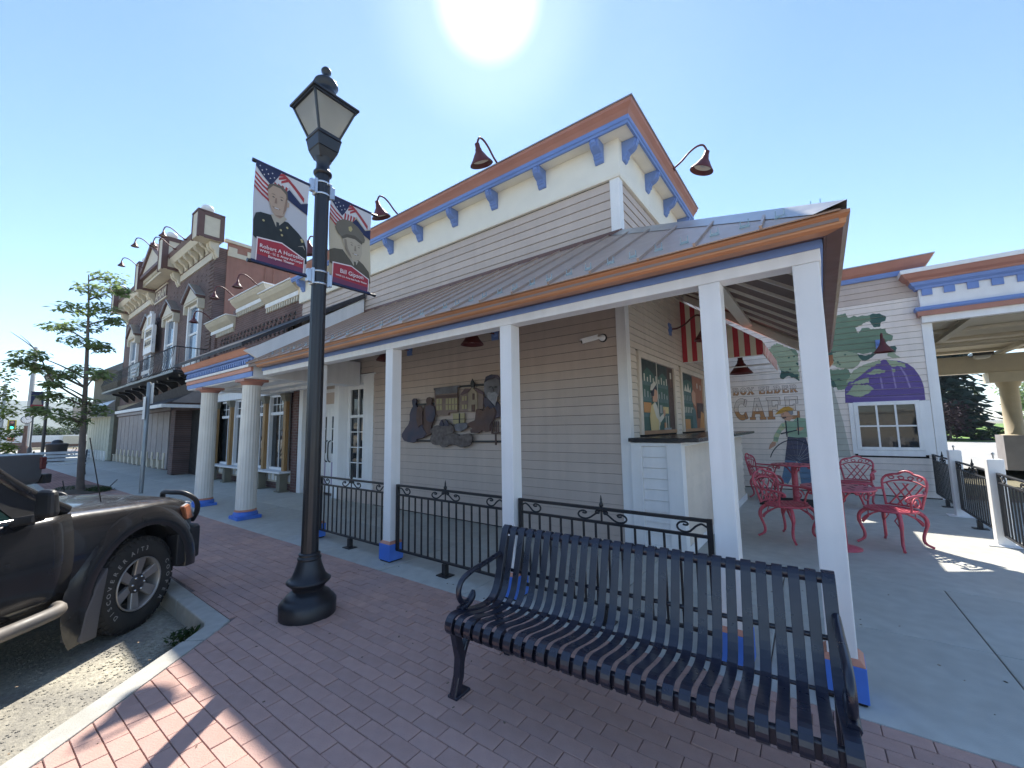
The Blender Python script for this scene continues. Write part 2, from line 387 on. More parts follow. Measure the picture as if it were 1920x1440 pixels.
# concrete sidewalk slabs
sb = B(); sb.ext([tuple(G(-62, 0, -.3)), tuple(G(16, 0, -.3)), tuple(G(16, 9, -.3)), tuple(G(-62, 9, -.3))], (0, 0, .285))
walk = struct('sidewalk', sb, M['joint'])
def slab(s0, s1, t0, t1):
    g = .004; b = B(); c = G((s0+s1)/2, (t0+t1)/2)
    b.ext([G(s0+g, t0+g, -.06)-c, G(s1-g, t0+g, -.06)-c, G(s1-g, t1-g, -.06)-c, G(s0+g, t1-g, -.06)-c], (0, 0, .06+random.uniform(-.002, .002)))
    o = mk('slab', b, M['concrete'], walk, bevel=.006, seg=2); o.location = c
T = [0.002, 1.23, 2.46]
xs = [.8+1.17*k for k in range(-14, 9)]
for i in range(len(xs)-1):
    for j in range(len(T)-1):
        if j > 1: continue
        slab(xs[i], xs[i+1], T[j], T[j+1])
slab(-7.4, -2.05, 2.46, 2.9); slab(-2.04, 9.5, 2.46, 8.6)
x = xs[0]
while x > -60:
    w = 1.9 if x > -30 else 5; slab(x-w, x, T[0], 1.23); slab(x-w, x, 1.23, 3.4); x -= w

# ------------------------------------------------------------------ lap siding
def lap(parent, P, s0, s1, z0, z1, e, m, holes=(), name='siding_board'):
    """clapboards; P(s, z, d) -> point, d = distance proud of the wall"""
    z = z0
    while z < z1-.01:
        zt = min(z+e, z1); iv = [(s0, s1)]
        for a, c, za, zb in holes:
            if zt > za+.01 and z < zb-.01:
                iv = [q for lo, hi in iv for q in ((lo, min(hi, a)), (max(lo, c), hi)) if q[1]-q[0] > .01]
        for lo, hi in iv:
            b = B(); b.hexa([P(lo, z, 0), P(hi, z, 0), P(hi, z, .017), P(lo, z, .017), P(lo, zt-.005, 0), P(hi, zt-.005, 0), P(hi, zt-.005, .0055), P(lo, zt-.005, .0055)])  # open joint onto the dark core stands in for the lap's shadow line
            mk(name, b, m, parent)
        z += e
def paint(b, P, z0, e, pts, mi=0, lift=.0015):
    """a painted shape lying on the clapboards: cut at every board and laid on its slope"""
    tri = geometry.tessellate_polygon([[Vector((p[0], p[1], 0)) for p in pts]])
    for t in tri:
        T3 = [Vector((pts[i][0], pts[i][1], 0)) for i in t]
        za = min(p.y for p in T3); zb = max(p.y for p in T3); k = int((za-z0)//e)
        while z0+k*e < zb:
            lo, hi = z0+k*e, z0+(k+1)*e
            q = clip(clip(T3, Vector((0, lo+.0012, 0)), Vector((0, 1, 0))), Vector((0, hi-.0055, 0)), Vector((0, -1, 0)))
            if len(q) > 2: b.poly([P(p.x, p.y, .017-.0115*(p.y-lo)/(e-.005)+lift) for p in q], mi)
            k += 1
FY, SX, BY = 4.95, -1.93, 11.24
PF = lambda s, z, d: (s, FY-d, z)
PS = lambda s, z, d: (SX+d, s, z)
PB = lambda s, z, d: (s, BY-d, z)

# ------------------------------------------------------------------ cafe
cafe = thing('cafe_building', 'taupe clapboard cafe with blue bracketed ivory parapet and metal porch roof', 'building', (-4, 4.95, 0))
b = B(); b.box(-7.25, SX-.001, FY+.001, FY+.2, 0, 5.1); b.box(-10.6, -7.25, FY+.001, FY+.2, 2.66, 5.1); b.box(SX-.2, SX-.001, FY+.2, 8, 0, 5.1)
b.box(SX-.2, SX-.001, 8, BY, 0, 4.1); b.box(-10.6, SX-.2, 7.85, 8, 0, 5.1); b.box(-10.6, SX-.02, FY+.02, 8, 5.34, 5.4)
mk('wall_core', b, M['dark'], cafe)
lap(cafe, PF, -7.28, SX-.05, .02, 3.52, .125, M['taupe'])
lap(cafe, PF, -10.1, -7.28, 2.68, 3.52, .125, M['taupe'])
lap(cafe, PF, -8.17, SX-.05, 4.0, 4.76, .126, M['taupe'])
lap(cafe, PF, -10.45, -8.172, 3.6, 4.76, .126, M['taupe'])
lap(cafe, PS, FY+.09, BY-.02, .02, 3.98, .0925, M['cream'], holes=[(5.3, 7.0, 1.36, 2.5), (7.35, 9.05, 1.36, 2.5)])
lap(cafe, PS, FY+.09, 8, 4.0, 4.76, .126, M['taupe'])
# corner boards
b = B(); b.box(SX-.10, SX+.03, FY-.03, FY+.1, 0, 3.6); mk('corner_trim', b, M['white'], cafe, bevel=.004)
b = B(); b.box(SX-.10, SX+.03, FY-.03, FY+.1, 4.0, 4.78); mk('corner_trim', b, M['white'], cafe, bevel=.004)
b = B(); b.box(-10.33, -10.15, FY-.06, FY+.1, 0, 2.62); mk('corner_trim', b, M['white'], cafe, bevel=.004)
def Lsweep(b, prof, xs=-10.55, ye=7.95, mi=0):
    n = len(prof); vs = []
    for o, z in prof: vs.append((xs, FY-o, z))
    for o, z in prof: vs.append((SX+o, FY-o, z))
    for o, z in prof: vs.append((SX+o, ye, z))
    fs = [list(range(n)), list(range(2*n, 3*n))[::-1]]
    for k in (0, n): fs += [(k+i, k+(i+1) % n, k+n+(i+1) % n, k+n+i) for i in range(n)]
    b.add(vs, fs, mi=mi)
b = B(); Lsweep(b, [(-.05, 4.765), (.05, 4.765), (.06, 4.80), (.06, 5.285), (-.05, 5.285)]); mk('frieze', b, M['frieze'], cafe)
b = B(); Lsweep(b, [(-.05, 5.287), (.24, 5.287), (.24, 5.33), (-.05, 5.33)]); mk('soffit', b, M['frieze'], cafe)
corn = B(); Lsweep(corn, [(.241, 5.27), (.27, 5.27), (.275, 5.30), (.29, 5.31), (.29, 5.365), (.241, 5.365)])
corn = mk('cornice', corn, M['blue'], cafe)
b = B(); Lsweep(b, [(.1, 5.366), (.275, 5.366), (.285, 5.39), (.31, 5.43), (.355, 5.48), (.365, 5.515), (.1, 5.515)]); mk('crown', b, M['crown'], corn)
b = B(); Lsweep(b, [(-.2, 5.517), (.38, 5.517), (.38, 5.532), (-.2, 5.545)]); mk('flashing', b, M['flash'], corn)
BR = [(.03, 5.10), (.27, 5.10), (.27, 5.03), (.25, 5.01), (.245, 4.97), (.20, 4.93), (.14, 4.905), (.115, 4.87), (.12, 4.84), (.09, 4.82), (.085, 4.79), (.06, 4.765), (.03, 4.765)]
def bracket(c, out, along, parent, m, sc=1, w=.14):
    b = B(); out = Vector(out); along = Vector(along); c = Vector(c)
    b.ext([c+out*(o*sc)+Vector((0, 0, (z-5.1)*sc))-along*w/2 for o, z in BR], along*w)
    b.ext([c+out*(o*sc*1.06+.01*sc)+Vector((0, 0, (z-5.1)*sc*.8-.02*sc))-along*w*.28 for o, z in BR], along*w*.56)
    return mk('bracket', b, m, parent, bevel=.006)
for x in (-2.14, -3.06, -3.98, -4.88, -5.80, -6.69, -7.6, -8.5, -9.4, -10.3): bracket((x, FY-.03, 5.285), (0, -1, 0), (1, 0, 0), cafe, M['blue'], .80, .125)
for y in (5.06, 5.96, 6.86, 7.7): bracket((SX+.03, y, 5.285), (1, 0, 0), (0, 1, 0), cafe, M['blue'], .80, .125)

# porch roof
EY, EX, EZ, RX, RY, RZ = 2.78, .165, 2.655, SX, FY, 4.0
zf = lambda y: EZ+(y-EY)*(RZ-EZ)/(RY-EY)
zr = lambda x: EZ+(EX-x)*(RZ-EZ)/(EX-RX)
yh = lambda x: EY+(EX-x)*(RY-EY)/(EX-RX)
YE = 8.0
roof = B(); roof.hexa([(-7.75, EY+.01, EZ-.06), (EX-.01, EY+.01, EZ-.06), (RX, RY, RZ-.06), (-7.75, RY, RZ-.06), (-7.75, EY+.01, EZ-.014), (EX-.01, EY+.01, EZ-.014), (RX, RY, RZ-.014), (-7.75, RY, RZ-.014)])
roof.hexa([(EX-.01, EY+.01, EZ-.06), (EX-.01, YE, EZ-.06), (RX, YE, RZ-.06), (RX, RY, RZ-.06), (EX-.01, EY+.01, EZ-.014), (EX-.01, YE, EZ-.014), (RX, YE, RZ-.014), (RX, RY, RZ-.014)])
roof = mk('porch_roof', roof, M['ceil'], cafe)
NF = Vector((0, -(RZ-EZ), RY-EY)).normalized(); NR = Vector((RZ-EZ, 0, EX-RX)).normalized()
def pan(pts, nrm, a, c):
    b = B(); b.ext([Vector(p) for p in pts], nrm*.008)
    d = (c-a).normalized(); side = nrm.cross(d)
    b.obox((a+c)/2+nrm*.016, d*((c-a).length/2), side*.008, nrm*.013)
    for k in (1/3, 2/3):
        pass
    mk('roof_panel', b, M['roof'], roof, recalc=False)
x = EX; k = 0
RIBX = []
while x > -7.74:
    x1 = max(x-.372, -7.75)
    t0, t1 = min(yh(x), RY), min(yh(x1), RY)
    if x - .001 > EX - 1e-3: t0 = EY
    pts = [(x, EY-.02, zf(EY-.02)), (x1, EY-.02, zf(EY-.02)), (x1, t1, zf(t1))] + ([(RX, RY, RZ)] if x > RX > x1 else []) + ([(x, t0, zf(t0))] if t0 > EY+.01 else [])
    a = Vector((x1, EY-.02, zf(EY-.02))); c = Vector((x1, t1, zf(t1)))
    pan(pts, NF, a, c); RIBX.append((x, x1)); x = x1
y = EY
while y < YE-.01:
    y1 = min(y+.40, YE); xi = lambda yy: max(EX-(yy-EY)*(EX-RX)/(RY-EY), RX)
    p0, p1 = xi(y), xi(y1)
    pts = [(EX+.02, y1, zr(EX+.02)), (p1, y1, zr(p1))] + ([(RX, RY, RZ)] if y < RY < y1 else []) + ([(p0, y, zr(p0))] if p0 < EX-.01 else []) + [(EX+.02, y, zr(EX+.02))]
    pan(pts, NR, Vector((EX+.02, y1, zr(EX+.02))), Vector((p1, y1, zr(p1)))); y = y1
hv = (Vector((RX, RY, RZ))-Vector((EX, EY, EZ))); b = B()
hs = Vector((1, -(RX-EX)/(RY-EY)*-1, 0))
pa, pb_ = Vector((EX+.03, EY-.03, zf(EY-.03)+.05)), Vector((RX, RY, RZ+.05))
dl = Vector((-.13, 0, -.0)); dr = Vector((0, .14, 0))
b.add([pa, pa+Vector((-.15, 0, -.035)), pb_+Vector((-.15, 0, -.035)), pb_, pa+Vector((0, .15, -.035)), pb_+Vector((0, .15, -.035))], [(0, 1, 2, 3), (0, 3, 5, 4)])
mk('hip_cap', b, M['flash'], roof, recalc=False)
b = B(); b.box(-8.2, SX+.01, FY-.05, FY-.018, RZ-.02, RZ+.035); b.box(SX+.018, SX+.05, FY-.05, YE, RZ-.02, RZ+.035); mk('apron_flashing', b, M['darkcop'], roof)
# snow guards
for i, (xa, xb) in enumerate(RIBX[:20]):
    for q in (.27, .75):
        xx = xa+(xb-xa)*q; yy = EY+.16; b = B(); z0 = zf(yy)
        b.box(xx-.03, xx+.03, yy-.012, yy+.05, z0+.0, z0+.012); b.box(xx-.026, xx-.020, yy-.006, yy, z0, z0+.06); b.box(xx+.020, xx+.026, yy-.006, yy, z0, z0+.06); b.box(xx-.020, xx+.020, yy-.005, yy, z0+.0, z0+.026)
        mk('snow_guard', b, M['guard'], roof)
# gutters
GP = [(0, 0), (.085, 0), (.10, .02), (.105, .05), (.125, .075), (.125, .095), (.112, .095), (.10, .07), (.085, .014), (.012, .012), (.012, .095), (0, .095)]
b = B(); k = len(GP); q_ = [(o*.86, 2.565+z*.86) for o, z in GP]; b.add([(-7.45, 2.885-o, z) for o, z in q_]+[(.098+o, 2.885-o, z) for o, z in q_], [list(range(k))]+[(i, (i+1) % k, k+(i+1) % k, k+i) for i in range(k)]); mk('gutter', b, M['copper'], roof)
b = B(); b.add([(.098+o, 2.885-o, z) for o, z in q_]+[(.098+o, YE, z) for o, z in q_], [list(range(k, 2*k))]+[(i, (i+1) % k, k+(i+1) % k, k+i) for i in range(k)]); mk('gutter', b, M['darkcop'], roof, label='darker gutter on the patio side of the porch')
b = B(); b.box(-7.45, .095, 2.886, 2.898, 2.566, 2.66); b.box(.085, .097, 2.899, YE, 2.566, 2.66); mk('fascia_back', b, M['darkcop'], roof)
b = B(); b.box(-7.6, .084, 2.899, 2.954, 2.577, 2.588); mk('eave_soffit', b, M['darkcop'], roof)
# beams
b = B(); b.box(-7.62, .065, 2.972, 3.112, 2.455, 2.60); mk('beam', b, M['white'], cafe, bevel=.004)
b = B(); b.box(-7.62, .079, 2.955, 2.971, 2.528, 2.62); b.box(.066, .079, 2.971, YE, 2.528, 2.62); mk('fascia_board', b, M['blue'], cafe)
b = B(); b.box(-.075, .065, 3.114, YE, 2.455, 2.60); mk('beam', b, M['white'], cafe, bevel=.004)
# rafters and purlin under the patio slope
for k in range(9):
    y = 3.5+k*.56; b = B(); x0 = max(EX-(y-EY)*(EX-RX)/(RY-EY)+.05, RX+.03) if y < RY else RX+.03
    b.hexa([(x0, y-.025, zr(x0)-.10), (EX-.12, y-.025, zr(EX-.12)-.10), (EX-.12, y+.025, zr(EX-.12)-.10), (x0, y+.025, zr(x0)-.10), (x0, y-.025, zr(x0)-.062), (EX-.12, y-.025, zr(EX-.12)-.062), (EX-.12, y+.025, zr(EX-.12)-.062), (x0, y+.025, zr(x0)-.062)])
    mk('rafter', b, M['frieze'], roof)
b = B(); b.box(-.97, -.83, 3.9, YE-.1, zr(-.9)-.20, zr(-.9)-.150); mk('purlin', b, M['frieze'], roof)
b = B(); b.hexa([(RX+.03, YE-.1, zr(RX)-.20), (EX-.1, YE-.1, zr(EX)-.20), (EX-.1, YE-.002, zr(EX)-.20), (RX+.03, YE-.002, zr(RX)-.20), (RX+.03, YE-.1, zr(RX)-.063), (EX-.1, YE-.1, zr(EX)-.063), (EX-.1, YE-.002, zr(EX)-.063), (RX+.03, YE-.002, zr(RX)-.063)])
mk('rake_beam', b, M['frieze'], roof)
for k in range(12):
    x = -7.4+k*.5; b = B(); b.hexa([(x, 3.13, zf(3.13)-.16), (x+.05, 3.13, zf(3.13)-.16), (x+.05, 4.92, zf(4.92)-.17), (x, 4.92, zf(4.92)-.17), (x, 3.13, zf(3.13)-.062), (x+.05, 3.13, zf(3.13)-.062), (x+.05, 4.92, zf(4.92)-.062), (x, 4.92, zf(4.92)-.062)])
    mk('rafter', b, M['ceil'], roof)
# posts
def post(x, y):
    b = B(); b.box(x-.067, x+.067, y-.070, y+.064, .19, 2.454); p = mk('post', b, M['white'], cafe, bevel=.006, seg=2)
    b = B(); b.box(x-.098, x+.098, y-.098, y+.098, .018, .198)
    b.hexa([(x-.098, y-.098, .198), (x+.098, y-.098, .198), (x+.098, y+.098, .198), (x-.098, y+.098, .198), (x-.075, y-.075, .228), (x+.075, y-.075, .228), (x+.075, y+.075, .228), (x-.075, y+.075, .228)], 1)
    b.box(x-.088, x+.088, y-.088, y+.088, .002, .018, 2)
    mk('base_block', b, [M['bluebase'], M['salmon'], M['dark']], p, bevel=.004)
PX = [-.012, -.55, -2.318, -4.09, -5.81, -7.5]
for x in PX[:5]: post(x, 3.044)
post(-.01, 7.9)
b = B(); b.tube([(.17, 7.85, 2.5), (.17, 7.8, 2.40), (.10, 7.78, 2.3), (.10, 7.78, .05)], .04, 4, sm=False); mk('downspout', b, M['copper'], cafe)

# recessed window and double doors at the left of the porch
b = B(); b.box(-8.36, -7.70, 5.11, 5.13, .45, 2.40); w = mk('window', b, M['pane'], cafe)
b = B()
for x0, x1 in ((-8.44, -8.33), (-8.05, -8.02), (-7.73, -7.62)): b.box(x0, x1, 5.07, 5.105, .42, 2.43)
for z0, z1 in ((.40, .47), (.78, .80), (1.11, 1.13), (1.44, 1.46), (1.76, 1.82), (2.38, 2.47)): b.box(-8.44, -7.62, 5.074, 5.1, z0, z1)
mk('sash', b, M['white'], w)
b = B(); b.hexa([(-8.62, 4.92, .30), (-8.56, 4.92, .30), (-8.44, 5.10, .30), (-8.7, 5.10, .30), (-8.62, 4.92, 2.63), (-8.56, 4.92, 2.63), (-8.44, 5.10, 2.63), (-8.7, 5.10, 2.63)])
b.box(-7.64, -7.28, 4.93, 5.10, .30, 2.63); b.box(-8.56, -7.64, 4.93, 5.10, 2.47, 2.63); b.box(-8.60, -7.24, 4.90, 5.10, .30, .405); b.box(-8.64, -7.22, 4.91, 4.99, 2.632, 2.66)
mk('casing', b, M['white'], w, bevel=.003)
b = B(); b.box(-10.15, -8.6, 5.22, 5.24, 2.05, 2.66); b.box(-8.60, -7.28, 4.96, 5.1, .0, .298); mk('panel_infill', b, M['taupe'], cafe)
for s, x0, x1 in ((0, -10.02, -9.43), (1, -9.42, -8.83)):
    b = B(); b.box(x0, x1, 5.20, 5.24, .03, 2.03); dr_ = mk('door', b, M['white'], cafe, bevel=.004)
    b = B(); b.box(x0+.13, x1-.13, 5.185, 5.199, .95, 1.82); mk('pane', b, M['pane'], dr_)
    b = B()
    for z in (1.22, 1.52): b.box(x0+.13, x1-.13, 5.178, 5.184, z, z+.02)
    mk('glazing_bar', b, M['white'], dr_)
    b = B(); b.box(x0+.13, x1-.13, 5.188, 5.199, .2, .75); mk('kick_panel', b, mat('mauve_panel', (.36, .30, .42)), dr_)
    hx = x1-.07 if s == 0 else x0+.07; b = B(); b.tube(bez([(hx, 5.195, .75), (hx, 5.14, .80), (hx, 5.13, 1.0), (hx, 5.14, 1.2), (hx, 5.195, 1.25)]), .014, 6); mk('handle', b, M['iron'], dr_)
b = B(); b.box(-8.83, -8.60, 4.96, 5.24, 0, 2.66); b.box(-10.15, -10.02, 5.1, 5.24, 0, 2.66); b.box(-10.02, -8.83, 5.17, 5.24, 2.03, 2.12); b.box(-10.02, -8.83, 5.17, 5.24, 2.40, 2.48); mk('door_frame', b, M['white'], cafe, bevel=.004)

# painted window panels on the side wall
def fpan(y0, y1, z0=1.41, z1=2.41):
    b = B(); b.box(SX+.002, SX+.012, y0, y1, z0, z1); p = mk('painted_window', b, mat('mural_ground', (.035, .05, .05), .6), cafe)
    b = B(); w = .085
    b.box(SX+.004, SX+.045, y0-w, y0, z0-.04, z1+w); b.box(SX+.004, SX+.045, y1, y1+w, z0-.04, z1+w); b.box(SX+.004, SX+.045, y0, y1, z1, z1+w)
    mk('casing', b, M['cream'], p, bevel=.003)
    b = B(); b.box(SX+.004, SX+.035, y0, y1, z0-.04, z0+.012); mk('sill', b, mat('oak_ledge', (.42, .24, .14)), p)
    return p
mc = [mat('mural_'+n, c, .65, var=.06, big=0) for n, c in dict(teal=(.10, .17, .17), white=(.62, .60, .52), skin=(.55, .31, .21), navy=(.03, .035, .06), orange=(.55, .27, .10), brown=(.09, .055, .05), yellow=(.62, .50, .25), green=(.06, .13, .11), grey=(.30, .33, .33), rust=(.35, .15, .09)).items()]
TEAL, WHT, SKIN, NAVY, ORG, BRN, YEL, GRN, GRY, RUST = range(10)
def scene(b, y0, y1, items, z0=1.41, z1=2.41):
    for k, (c, pts) in enumerate(items):
        b.poly([(SX+.0125+.0003*k, y0+(y1-y0)*u, z0+(z1-z0)*v) for u, v in pts], c)
R4 = lambda a, c, d, e: [(a, d), (c, d), (c, e), (a, e)]
it = [(BRN, R4(.80, 1, 0, 1)), (GRN, [(.06, 0), (.82, 0), (.82, .7), (.75, .84), (.64, .88), (.52, .80), (.42, .78), (.3, .86), (.2, .9), (.1, .82), (.06, .7)])]
for v in (.64, .42, .20): it.append((TEAL, R4(.06, .8, v, v+.055)))
for i in range(9):
    u = .09+i*.08
    it += [(GRY, R4(u, u+.035, .475, .58-(i % 3)*.02)), (WHT, R4(u+.01, u+.04, .695, .80-(i % 2)*.04))]
it += [(ORG, R4(.06, .26, .26, .40)), (YEL, R4(.6, .78, .26, .36)), (GRY, R4(.5, .58, .26, .38)), (ORG, R4(.62, .7, .02, .12)), (WHT, R4(.88, .93, .82, .92)), (RUST, R4(.9, .915, .68, .82)),
       (YEL, [(.22, 0), (.42, 0), (.5, .10), (.46, .3), (.36, .42), (.25, .36), (.2, .2)]), (WHT, [(.3, .36), (.38, .2), (.5, .12), (.62, .2), (.6, .26), (.48, .2), (.42, .36), (.36, .42)]),
       (SKIN, [(.30, .42), (.42, .42), (.45, .5), (.44, .58), (.36, .62), (.30, .56)]), (NAVY, [(.27, .5), (.34, .5), (.36, .6), (.44, .60), (.40, .66), (.28, .64)]), (WHT, [(.24, .58), (.30, .58), (.42, .68), (.38, .72), (.27, .66)]),
       (SKIN, [(.60, .2), (.66, .24), (.66, .32), (.6, .3)]), (WHT, R4(.66, .68, .03, .22)), (WHT, R4(.74, .76, .03, .22)), (GRY, R4(.6, .84, .0, .04)), (WHT, R4(.44, .46, 0, 1))]
p1 = fpan(5.39, 6.93); b = B(); scene(b, 5.39, 6.93, it); mk('painted_scene', b, mc, p1, recalc=False)
it = [(RUST, R4(.5, 1, 0, 1)), (GRN, [(.05, 0), (.5, 0), (.5, .82), (.42, .88), (.25, .9), (.1, .86), (.05, .76)])]
for v in (.62, .46, .24): it.append((TEAL, R4(.05, .5, v, v+.05)))
for i in range(6):
    u = .08+i*.07; it += [(GRY, R4(u, u+.03, .515, .61)), (WHT, R4(u, u+.03, .295, .40))]
it += [(WHT, [(.1, .68), (.16, .8), (.22, .7), (.28, .84), (.34, .7), (.4, .78), (.4, .67)]), (ORG, R4(.08, .3, 0, .18)), (TEAL, [(.4, 0), (.62, 0), (.58, .34), (.5, .42), (.42, .34)]), (SKIN, [(.44, .5), (.6, .42), (.62, .68), (.5, .74), (.42, .66)]), (BRN, R4(.66, 1, .2, .5)), (WHT, R4(.7, .74, .78, .88)), (WHT, R4(.86, .9, .76, .86)), (ORG, [(.75, 0), (1, 0), (1, .3), (.85, .34)])]
p2 = fpan(7.43, 8.97); b = B(); scene(b, 7.43, 8.97, it); mk('painted_scene', b, mc, p2, recalc=False)

# serving counter
ctr = thing('serving_counter', 'white clapboard serving counter with a black top at the cafe corner', 'counter', (-1.6, 4.9, 0))
b = B(); b.box(SX+.032, -1.345, 4.94, 9.4, 0, 1.29); mk('body', b, M['white'], ctr)
for k in range(9):
    z = .12+k*.125; zq = z+.119
    b = B(); b.hexa([(-1.76, 4.90, z), (-1.47, 4.90, z), (-1.47, 4.94, z), (-1.76, 4.94, z), (-1.76, 4.925, zq), (-1.47, 4.925, zq), (-1.47, 4.94, zq), (-1.76, 4.94, zq)]); mk('panel_board', b, M['white'], ctr)
    b = B(); b.hexa([(-1.345, 5.03, z), (-1.31, 5.03, z), (-1.31, 9.3, z), (-1.345, 9.3, z), (-1.345, 5.03, zq), (-1.33, 5.03, zq), (-1.33, 9.3, zq), (-1.345, 9.3, zq)]); mk('panel_board', b, M['cream'], ctr)
b = B(); b.box(SX+.035, -1.761, 4.885, 4.94, 0, 1.29); b.box(-1.469, -1.30, 4.885, 5.029, 0, 1.29); b.box(-1.761, -1.469, 4.885, 4.94, 1.245, 1.29); b.box(-1.761, -1.469, 4.885, 4.94, 0, .119); b.box(-1.345, -1.30, 5.029, 9.4, 1.245, 1.29); b.box(-1.345, -1.30, 5.029, 9.4, 0, .119); mk('stile', b, M['white'], ctr, bevel=.003)
b = B(); b.box(SX+.03, -1.10, 4.83, 9.45, 1.30, 1.345); mk('countertop', b, mat('black_stone', (.02, .02, .025), .25), ctr, bevel=.006, seg=2)
# ------------------------------------------------------------------ gooseneck lamps
def gooseneck(label, cornice=True, ss=1, tilt=20):
    t = thing('gooseneck_lamp', label, 'lamp', (0, 0, 0), 'gooseneck lamps on the cafe', world=False)
    b = B()
    if cornice: P = [(0, .05, -.06), (0, -.10, .02), (0, -.22, .115), (0, -.33, .165), (0, -.42, .15), (0, -.46, .07), (0, -.465, .02)]
    else: P = [(0, 0, 0), (0, -.12, 0), (0, -.24, .05), (0, -.37, .15), (0, -.45, .16), (0, -.52, .10), (0, -.53, .02)]
    b.tube(bez(P, 5), .015, 7); mk('arm', b, M['lampred'], t)
    y = P[-1][1]; TM = Matrix.Translation((0, y, 0)) @ Matrix.Rotation(radians(tilt), 4, 'X') @ Matrix.Scale(ss, 4)
    b = B(); b.lathe([(.02, .04), (.035, .03), (.037, -.04), (.046, -.045), (.05, -.08), (.085, -.13), (.115, -.18), (.168, -.25), (.17, -.26), (.162, -.26), (.105, -.17), (.05, -.11), (0, -.10)], n=22).xf(TM)
    s = mk('shade', b, [M['lampred']], t, recalc=False)
    b = B(); b.lathe([(.158, -.25), (.10, -.165), (.05, -.115), (0, -.112)], n=22, cap=False).xf(TM); mk('reflector', b, M['lampin'], s, recalc=False)
    b = B(); b.lathe([(0, -.215), (.03, -.20), (.038, -.17), (.025, -.13), (.015, -.11)], n=10).xf(TM); mk('bulb', b, M['lampglass'], s)
    b = B()
    if not cornice: b.lathe([(.0, .03), (.03, .03), (.055, .012), (.06, 0)], (0, 0, 0), 14, R=Matrix.Rotation(pi/2, 3, 'X')); b.box(-.07, .07, -.004, .02, -.10, .10)
    else: b.box(-.04, .04, .0, .09, -.07, -.05)
    mk('wall_plate', b, M['lampred'] if cornice else M['blue'], t)
    return t
g0 = gooseneck('oxblood gooseneck lamp on the long cafe cornice, the one nearer its corner'); g0.location = (-3.68, 4.60, 5.56)
again(g0, (-6.10, 4.60, 5.56), label='oxblood gooseneck lamp rising from the cafe cornice just right of the hanging banners')
again(g0, (-8.6, 4.60, 5.56), label='oxblood gooseneck lamp on the cafe cornice half hidden by the lamp post')
again(g0, (-1.55, 6.4, 5.56), rz=pi/2, label='oxblood gooseneck lamp on the right hand end of the cafe parapet')
w0 = gooseneck('oxblood gooseneck lamp on the porch wall above the metal relief', False, 1, 0); w0.location = (-4.05, 4.93, 2.98)
again(w0, (-6.15, 4.93, 2.98), label='oxblood gooseneck lamp on the porch wall behind the second white post')
again(w0, (SX+.02, 6.93, 3.08), rz=pi/2, label='gooseneck lamp on the side wall above the painted soda fountain')
again(w0, (SX+.02, 9.4, 2.83), rz=pi/2, label='dark gooseneck lamp hanging under the striped awning', scale=1.25)
again(w0, (1.06, 11.2, 3.08), label='oxblood gooseneck lamp over the purple painted dome', scale=.92)

# security camera
t = thing('security_camera', 'white bullet security camera on the porch wall near the corner', 'camera', (-2.16, 4.93, 2.62))
_c = at(1131, 634, Y=4.935); _o = Vector((_c.x, 0, _c.z))
def cv(x, y, z): return (_o.x+x, y, _o.z+z)
b = B(); b.lathe([(.055, 0), (.055, .014), (.045, .024)], (_o.x, 4.935, _o.z), 18, R=Matrix.Rotation(pi/2, 3, 'X')); mk('mount_ring', b, M['black'], t)
b = B(); b.lathe([(.044, .022), (.042, .04), (.024, .058), (0, .062)], (_o.x, 4.935, _o.z), 16, R=Matrix.Rotation(pi/2, 3, 'X')); mk('mount', b, M['white'], t)
b = B(); b.tube([cv(-.01, 4.885, 0), cv(-.05, 4.86, -.005), cv(-.08, 4.85, -.01)], .017, 8); mk('bracket_arm', b, M['white'], t)
b = B(); b.obox(cv(-.135, 4.81, -.02), (-.085, -.055, -.025), (.020, -.030, 0), (-.006, -.004, .026)); b.obox(cv(-.145, 4.805, .008), (-.10, -.065, -.028), (.024, -.036, 0), (0, 0, .004)); c_ = mk('housing', b, M['white'], t, bevel=.006)
b = B(); b.tube([cv(-.219, 4.755, -.0455), cv(-.226, 4.750, -.048)], .022, 12); mk('lens', b, M['dark'], c_)

# relief artwork of cut-out scenes on the porch wall
rel = thing('wall_relief', 'rusty cut-out relief of townsfolk, shopfronts and a bearded head on the porch wall', 'relief', (-5.1, 4.93, 1.7))
rm = dict(navy=mat('relief_navy', (.045, .055, .10), .6, var=.25, tint=((.16, .08, .05), 5, .5)), rust=mat('relief_rust', (.15, .085, .06), .75, var=.3, vs=12, tint=((.05, .05, .07), 6, .6)),
          shop=mat('relief_shop', (.27, .20, .16), .7, var=.2, tint=((.15, .09, .10), 7, .5)), lite=mat('relief_cream', (.42, .36, .20), .7), grey=mat('relief_grey', (.19, .19, .21), .7, var=.3, vs=9, tint=((.06, .05, .05), 6, .5)),
          log=mat('relief_logs', (.15, .125, .115), .85, var=.35, vs=20, bump=.6, bs=30), frame=mat('relief_frame', (.03, .03, .032), .5), roof=mat('relief_roof', (.14, .09, .095), .7))
def Rc(x, y, d=0): p = at(740+x*210/1890, 690+y*160/1440, Y=4.92-d); return p
def cut(name, pts, d0, th, m, parent=rel, bevel=.004):
    b = B(); b.ext([Rc(x, y, d0) for x, y in pts], (0, -th, 0)); return mk(name, b, m, parent, bevel=bevel)
cut('frame_bar', [(390, 1215), (640, 1215), (640, 1245), (390, 1245)], 0, .03, rm['frame']); cut('frame_bar', [(1320, 1225), (2060, 1222), (2060, 1255), (1320, 1255)], 0, .03, rm['frame'])
cut('frame_bar', [(360, 605), (690, 590), (690, 625), (360, 640)], 0, .03, rm['frame']); cut('frame_bar', [(1085, 300), (1560, 262), (1560, 300), (1085, 330)], 0, .03, rm['frame'])
